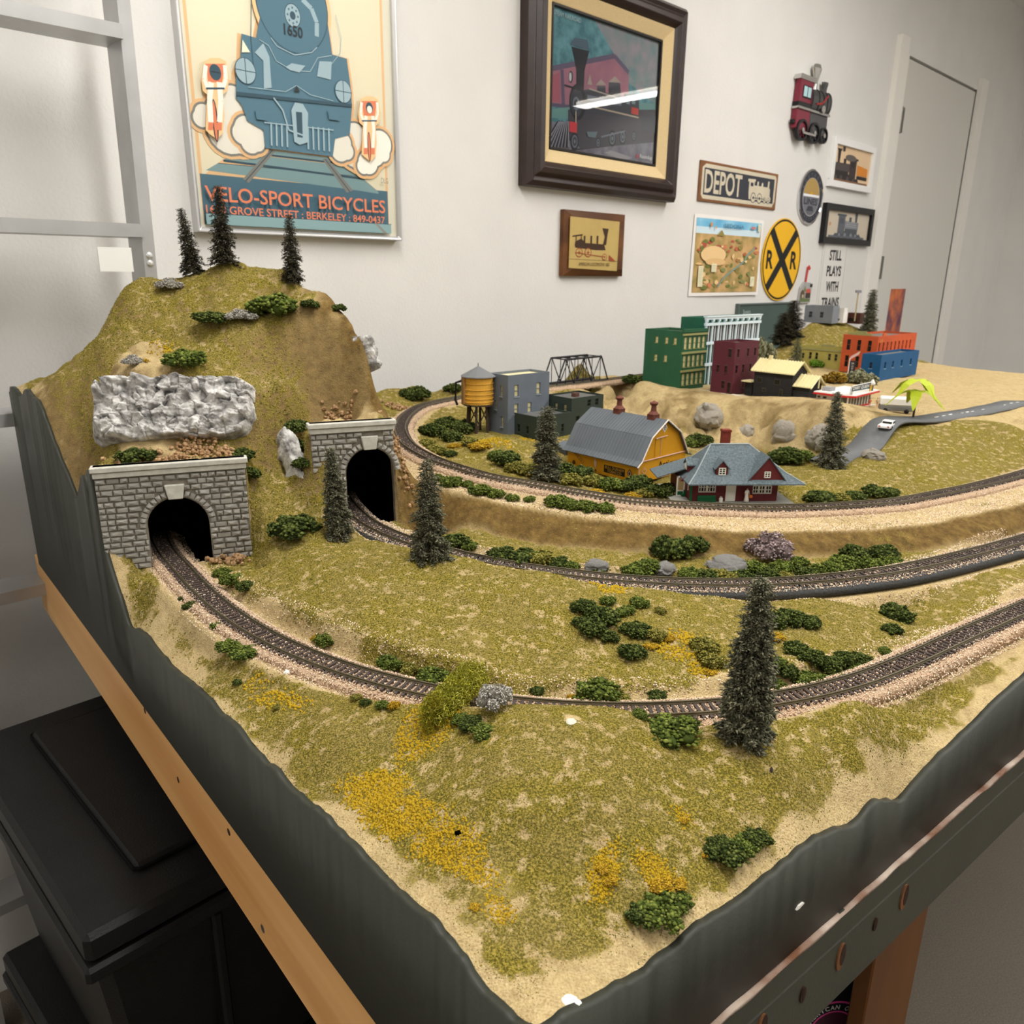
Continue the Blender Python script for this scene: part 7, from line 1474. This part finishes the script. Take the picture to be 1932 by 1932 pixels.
# white and black framed prints
u0, u1, z0, z1 = 3.205, 3.595, CZ + .343, CZ + .521; u, z, w, h = (u0 + u1) / 2, (z0 + z1) / 2, u1 - u0, z1 - z0
t = onwall('white_framed_picture', 'white framed print of a black and orange steam engine', 'picture', u, z); frame(t, w, h, .024, .018, mat('white_frame_lacquer', (240, 240, 240), .3)); plate(t, 'backing', w - .03, h - .03, .002, .008, flat((226, 196, 160)))
cv = Canvas(lambda a, b, d: (a, -.0082 - d, b)); loco_side(cv, -.05, -.012, .0015, flat((44, 38, 38)), flat((78, 70, 70)), flat((60, 48, 48))); cv.poly([(.05, -.03), (.15, -.03), (.15, .0), (.05, .008)], flat((220, 136, 44))); cv.rect(.05, -.045, .15, -.032, flat((44, 38, 38))); cv.ell(-.09, .055, .012, .010, flat((60, 54, 54)), 14); cv.ell(-.02, .028, .05, .012, flat((100, 92, 88)), 18); cv.rect(-.16, -.072, .16, -.056, flat((128, 92, 66))); cv.build('print', t)
u0, u1, z0, z1 = 3.197, 3.657, CZ + .131, CZ + .282; u, z, w, h = (u0 + u1) / 2, (z0 + z1) / 2, u1 - u0, z1 - z0
t = onwall('black_framed_picture', 'black framed grey engine drawing under the white framed print', 'picture', u, z); frame(t, w, h, .024, .020, mat('black_frame_lacquer', (22, 22, 24), .35)); plate(t, 'backing', w - .03, h - .03, .002, .008, flat((204, 192, 174)))
cv = Canvas(lambda a, b, d: (-a, -.0082 - d, b)); G1, G2, G3 = flat((78, 84, 92)), flat((130, 134, 140)), flat((96, 100, 108)); loco_side(cv, .0, .0, .0015, G1, G2, G3); cv.rect(-.17, -.05, .17, -.042, G3); [cv.line([(-.08, -.004 + k * .008), (.02, -.002 + k * .008)], .0015, flat((190, 192, 196))) for k in range(3)]; cv.ell(.165, .0, .008, .008, flat((206, 150, 110)), 10); cv.build('print', t)
# STILL PLAYS WITH TRAINS
u0, u1, z1 = 3.240, 3.462, CZ + .14; z0 = CZ - .135; u, z, w, h = (u0 + u1) / 2, (z0 + z1) / 2, u1 - u0, z1 - z0
t = onwall('lettered_sign', 'tall white sign reading STILL PLAYS WITH TRAINS in black', 'sign', u, z); plate(t, 'board', w, h, .001, .006, mat('sign_white', (226, 224, 220), .5)); cv = Canvas(lambda a, b, d: (a, -.0062 - d, b)); IK = flat((34, 34, 36)); cv.line([(-w / 2 + .008, -h / 2), (-w / 2 + .008, h / 2)], .002, flat((150, 150, 148))); cv.line([(w / 2 - .008, -h / 2), (w / 2 - .008, h / 2)], .002, flat((150, 150, 148)))
for tx, zc, ww in (('STILL', .085, .115), ('PLAYS', .0225, .135), ('WITH', -.040, .115), ('TRAINS', -.104, .165)): cv.text(tx, -ww / 2 + .006, zc - .021, ww / 2 + .006, zc + .021, IK, .03)
cv.build('lettering', t)
# metal engine ornament
u, z = 2.985, CZ + .585; t = onwall('engine_ornament', 'dark red and silver metal steam engine ornament hung high on the wall', 'ornament', u, z); t.scale = (1.12, .5, 1)
OM = mat('ornament_maroon', (132, 50, 66), .3, metal=.3); OG = mat('ornament_gunmetal', (86, 86, 88), .35, metal=.5); OS = mat('ornament_silver', (204, 202, 200), .2, metal=.9); OB = mat('ornament_black', (26, 26, 28), .4); OGL = mat('ornament_window_blue', (176, 214, 222), .3)
W_, H_ = .20, .185; s_ = 1
def part(nm, pts, y0, y1, m, bevel=.002): mb = MB(); mb.prism(pts, lambda a, b, s: (a, -s, b), y0, y1, m); return mb.build(nm, parent=t, bevel=bevel)
cab_ = part('cab', [(-.105, -.005), (-.018, -.005), (-.012, .085), (-.100, .085)], .006, .05, OM); part('cab_roof', [(-.112, .082), (.0, .082), (-.004, .098), (-.106, .098)], .002, .058, OS)
part('cab_window', [(-.084, .025), (-.028, .025), (-.026, .066), (-.082, .066)], .05, .053, OB); part('cab_pane', [(-.080, .03), (-.058, .03), (-.057, .062), (-.079, .062)], .053, .0545, OGL, 0); part('cab_pane', [(-.053, .03), (-.032, .03), (-.031, .062), (-.052, .062)], .053, .0545, OGL, 0)
part('tender_base', [(-.108, -.075), (-.015, -.075), (-.015, -.012), (-.105, -.012)], .006, .046, OM); part('running_board', [(-.110, -.012), (.115, -.012), (.115, -.004), (-.110, -.004)], .004, .06, OS); part('cab_band', [(-.106, -.004), (-.016, -.004), (-.016, .012), (-.105, .012)], .004, .052, OB)
mb = MB(); mb.lathe([(.0001, -.02), (.036, -.02), (.036, .10), (.040, .10), (.040, .106), (.028, .112), (.0001, .114)], (.0, -.032, .03), 20, OG, axis='x'); mb.build('boiler', parent=t, smooth=False)
for x in (.02, .05, .078): mb = MB(); mb.lathe([(.0365, -.003), (.0385, -.003), (.0385, .003), (.0365, .003)], (x, -.032, .03), 20, OB, axis='x'); mb.build('boiler_band', parent=t)
mb = MB(); mb.lathe([(.010, 0), (.010, .03), (.022, .06), (.026, .072), (.018, .085), (.001, .088)], (.012, -.03, .062), 14, OS); mb.build('steam_dome', parent=t); mb = MB(); mb.lathe([(.014, 0), (.012, .012), (.018, .03), (.018, .036), (.001, .036)], (.078, -.03, .064), 14, OG); mb.build('chimney', parent=t)
mb = MB(); mb.lathe([(.0001, -.004), (.016, -.004), (.018, .004), (.0001, .008)], (.120, -.032, .03), 14, OS, axis='x'); mb.build('headlamp', parent=t); part('frame_side', [(-.012, -.08), (.112, -.08), (.112, -.012), (-.012, -.012)], .006, .044, OG); mb = MB(); mb.tube([(.0, -.07, .015), (.04, -.07, .022), (.075, -.07, .052)], .003, 6, mat('ornament_red_rod', (176, 46, 46), .4)); mb.build('red_rod', parent=t)
mb = MB(); mb.lathe([(.0001, -.072), (.013, -.072), (.013, -.064), (.0001, -.064)], (.052, 0, .005), 14, OS, axis='y'); mb.build('gauge', parent=t)
for x, r in ((-.062, .036), (.022, .036), (.090, .028)):
    mb = MB(); mb.lathe([(r * .8, -.03), (r, -.03), (r, -.056), (r * .78, -.058), (r * .78, -.03)], (x, 0, -.078), 26, OB, axis='y'); w_ = mb.build('wheel', parent=t); mb = MB(); mb.lathe([(.0001, -.03), (.008, -.03), (.008, -.06), (.0001, -.06)], (x, 0, -.078), 12, OS, axis='y'); [mb.tube([(x, -.045, -.078), (x + r * .8 * math.cos(a), -.045, -.078 + r * .8 * math.sin(a))], .0028, 5, OM if x < 0 else OG) for a in np.linspace(0, 6.28, 9)[:-1]]; mb.build('spokes', parent=w_)
part('coupling_rod', [(-.066, -.090), (.026, -.090), (.026, -.082), (-.066, -.082)], .058, .064, OS); part('rear_buffer', [(-.118, -.062), (-.106, -.062), (-.106, -.048), (-.118, -.048)], .012, .04, OB)
# ribbon ornament
u, z = 3.118, CZ - .045; t = onwall('ribbon_ornament', 'small village scene ornament hanging by a red ribbon', 'ornament', u, z); RB = mat('red_ribbon', (204, 62, 60), .5)
mb = MB(); mb.prism([(-.006, .018), (.006, .018), (.012, .085), (.002, .085)], lambda a, b, s: (a, -s, b), .004, .006, RB); mb.prism([(.0, .082), (.014, .09), (.028, .078), (.018, .072)], lambda a, b, s: (a, -s, b), .004, .007, RB); mb.build('ribbon', parent=t)
part_t = [(-.05, -.055), (.045, -.055), (.05, .0), (.055, .02), (.03, .024), (-.02, .026), (-.045, .005)]; mb = MB(); mb.prism(part_t, lambda a, b, s: (a, -s, b), .001, .010, mat('pewter', (190, 190, 190), .3, metal=.5)); mb.build('plate', parent=t, bevel=.001)
cv = Canvas(lambda a, b, d: (a, -.0104 - d, b)); [cv.poly(p, m) for p, m in (([(-.045, -.05), (.04, -.05), (.04, -.038), (-.045, -.036)], flat((104, 118, 74))), ([(-.045, -.036), (-.01, -.036), (-.01, -.014), (-.028, -.002), (-.045, -.014)], flat((96, 78, 62))), ([(.0, -.036), (.04, -.036), (.04, -.016), (.0, -.016)], flat((70, 58, 48))), ([(.0, -.016), (.042, -.016), (.036, .0), (.004, .0)], flat((206, 90, 80))), ([(-.03, -.034), (-.016, -.034), (-.016, -.022), (-.03, -.022)], flat((200, 186, 150))), ([(-.02, -.010), (.0, -.010), (-.01, .012)], flat((120, 132, 60))), ([(.03, .006), (.05, .006), (.05, .018), (.03, .018)], flat((50, 46, 40))))]; cv.build('print', t)
# dark green board standing at the wall's foot
u0, u1 = 2.612, 3.02; zt = CZ - .098; t = onwall('green_board', 'dark green chalk coloured board standing against the wall behind the town', 'board', (u0 + u1) / 2, zt - .115); plate(t, 'panel', u1 - u0, .23, .004, .012, mat('chalkboard_green', (72, 90, 84), .6, .06, 8)); frame(t, u1 - u0 + .008, .238, .006, .016, mat('board_edge_grey', (92, 104, 100), .5)); cv = Canvas(lambda a, b, d: (a, -.0125 - d, b)); cv.text('Scenics', -.172, .082, -.12, .098, flat((186, 198, 194))); cv.build('lettering', t)
bk = thing('support_rail', 'plain pine rail carrying the dark green board at the wall', 'rail', wp((u0 + u1) / 2, 0, .012), WROT); mb = MB(); mb.b2((-.35, -.03, zt - .275), (.35, .0118, zt - .2301), M_pine); mb.build('rail', parent=bk)

# stepladder at the wall
q0, q1 = atY(253, 330, 1.36), atY(274, 531, 1.362); d_ = q1 - q0; foot = q1 + d_ * (q1[2] / -d_[2]); head = q0 - d_ * 1.9; t = thing('stepladder', 'aluminium stepladder leaning by the wall behind the tunnel hill', 'ladder', tuple(foot)); M_al = mat('dull_aluminium', (184, 184, 184), .4, .1, 12, metal=.55)
side = -WU * .40
def rail_(nm, o):
    a, b = -np.zeros(3) + o, head - foot + o; dz = (b - a) / np.linalg.norm(b - a); x = WU * .0095; y = np.cross(dz, WU); y = y / np.linalg.norm(y) * .03; mb = MB(); P_ = [p + sx * x + sy * y for p in (a, b) for sx, sy in ((-1, -1), (1, -1), (1, 1), (-1, 1))]; mb.add(P_, [(3, 2, 1, 0), (4, 5, 6, 7)] + [(i, (i + 1) % 4, 4 + (i + 1) % 4, 4 + i) for i in range(4)], M_al); return mb.build(nm, parent=t)
r1 = rail_('side_rail', np.zeros(3)); rail_('side_rail', side); L_ = head - foot
for i in range(1, 8):
    p = L_ * (i * .28 / np.linalg.norm(L_)); mb = MB(); o = p + side / 2; mb.box((0, 0, 0), (.385, .07, .02), M_al); s_ = mb.build('step', parent=t); s_.location = tuple(o); s_.rotation_euler = (0, 0, WROT)
for py in (482, 497):
    q = atY(265 + (py - 482) * .2, py, 1.30) - foot; k = float(q @ L_ / (L_ @ L_)); p = L_ * k + np.cross(L_ / np.linalg.norm(L_), WU) * 0; nn = np.cross(L_ / np.linalg.norm(L_), WU); nn = nn / np.linalg.norm(nn); nn = nn if nn[1] < 0 else -nn
    mb = MB(); mb.lathe([(.0055, 0), (.005, .002), (.003, .0036), (.0001, .004)], n=12, m=mat('rivet', (226, 226, 224), .3, metal=.6)); o = mb.build('rivet', parent=t); o.location = tuple(p + nn * .0295); o.rotation_mode = 'QUATERNION'; o.rotation_quaternion = Vector(nn).to_track_quat('Z', 'Y')
q = atY(246, 490, 1.30) - foot; mb = MB(); mb.box((0, 0, 0), (.05, .002, .036), mat('label_paper', (236, 236, 232), .6)); o = mb.build('paper_label', parent=t); o.location = tuple(q - WU * .022 ); o.rotation_euler = (0, 0, WROT)

# storage totes, case with stickers under the table
M_tote = mat('black_tote_plastic', (13, 13, 14), .5, .2, 30, .0004, bscale=400)
def tote(x, y, w, d, h, z0, rz, label):
    t = thing('storage_tote', label, 'storage box', (x, y, z0), rz); mb = MB(); a, b = w / 2, d / 2; k = .9
    mb.add([(-a * k, -b * k, 0), (a * k, -b * k, 0), (a * k, b * k, 0), (-a * k, b * k, 0), (-a, -b, h - .04), (a, -b, h - .04), (a, b, h - .04), (-a, b, h - .04)], [(3, 2, 1, 0), (4, 5, 6, 7)] + [(i, (i + 1) % 4, 4 + (i + 1) % 4, 4 + i) for i in range(4)], M_tote)
    mb.build('body', parent=t, bevel=.012); mb = MB(); mb.b2((-a - .012, -b - .012, h - .055), (a + .012, b + .012, h - .035), M_tote); mb.build('rim', parent=t, bevel=.004); mb = MB(); mb.b2((-a - .008, -b - .008, h - .035), (a + .008, b + .008, h), M_tote); mb.b2((-a * .8, -b * .8, h), (a * .8, b * .8, h + .008), M_tote); mb.build('lid', parent=t, bevel=.006)
    for i in (-1, 0, 1): mb = MB(); mb.b2((i * a * .6 - .006, -b - .004, .03), (i * a * .6 + .006, -b * .9, h - .06), M_tote); mb.build('rib', parent=t, bevel=.003)
tote(-.36, 1.0, .62, .46, .37, 0, math.radians(48), 'large black storage tote on the floor under the table, lower of two'); tote(-.36, 1.0, .62, .46, .34, .379, math.radians(46), 'large black storage tote stacked on the lower one')
tote(.30, 1.28, .62, .46, .40, 0, math.radians(40), 'wide black storage tote deeper under the table'); pass
q = atH(1560, 1905, .66); t = thing('tool_case', 'black tool case with round pink sticker under the table edge', 'tool case', (q[0] + .01, q[1] + .03, 0), math.radians(8)); mb = MB(); mb.b2((-.26, .0, 0), (.055, .26, .80), mat('matte_black_case', (18, 19, 22), .5)); mb.build('body', parent=t, bevel=.01); mb = MB(); mb.b2((-.262, -.002, .45), (.057, .262, .46), M_tote); mb.build('seam', parent=t)
cc = q; c_, s_ = math.cos(math.radians(8)), math.sin(math.radians(8)); loc = lambda p: ((p[0] - t.location[0]) * c_ + (p[1] - t.location[1]) * s_, p[2])
def on_case(px, py):
    nn = np.array([-s_, c_, 0]); P0 = np.array([t.location[0], t.location[1], 0]); d = ray(px, py); k = (nn @ P0) / (nn @ d); p = d * k; return loc((p[0], p[1], p[2] + CZ))
PK, WK, DK_ = flat((206, 70, 140)), flat((206, 206, 206)), flat((66, 28, 44)); a = on_case(1568, 1940); b = on_case(1632, 1940); R_ = abs(b[0] - a[0]) * .95
cv = Canvas(lambda u, v, d: (u, -.0005 - d, v), .0001); BKc = mat('matte_black_case', (18, 19, 22)); cv.ell(a[0], a[1], R_, R_, PK, 40); cv.ell(a[0], a[1], R_ * .93, R_ * .93, BKc, 40); cv.ell(a[0], a[1], R_ * .66, R_ * .66, PK, 32); cv.ell(a[0], a[1], R_ * .61, R_ * .61, DK_, 32); cv.arc_text('AMERICAN OWNED', a[0], a[1], R_ * .79, 168, 12, R_ * .16, WK, .02)
z_ = a[1] - R_ * .05; cv.rect(a[0] - R_ * 1.15, z_ - R_ * .38, a[0] + R_ * 1.15, z_ + R_ * .16, PK); cv.rect(a[0] - R_ * 1.1, z_ - R_ * .34, a[0] + R_ * 1.1, z_ + R_ * .12, BKc); cv.text('RHINO', a[0] - R_ * 1.0, z_ - R_ * .26, a[0] + R_ * .12, z_ + R_ * .05, WK, .03); cv.text('USA', a[0] + R_ * .2, z_ - R_ * .26, a[0] + R_ * 1.0, z_ + R_ * .05, PK, .03); cv.text('FIRST', a[0] - R_ * .5, z_ - R_ * .68, a[0] + R_ * .5, z_ - R_ * .46, PK, .02); cv.build('round_sticker', t)
cv = Canvas(lambda u, v, d: (u, -.0005 - d, v), .0001); C_ = lambda pts: [on_case(*p) for p in pts]; cv.poly(C_([(1540, 1885), (1530, 1870), (1560, 1838), (1576, 1850), (1592, 1860), (1590, 1866), (1580, 1873), (1565, 1875)]), WK); cv.poly(C_([(1545, 1880), (1555, 1868), (1588, 1858), (1586, 1864), (1575, 1870)]), flat((198, 42, 56))); cv.poly(C_([(1572, 1860), (1576, 1850), (1582, 1858)]), flat((40, 96, 140))); cv.poly(C_([(1562, 1864), (1568, 1858), (1572, 1862)]), flat((84, 84, 150))); cv.build('flag_sticker', t)
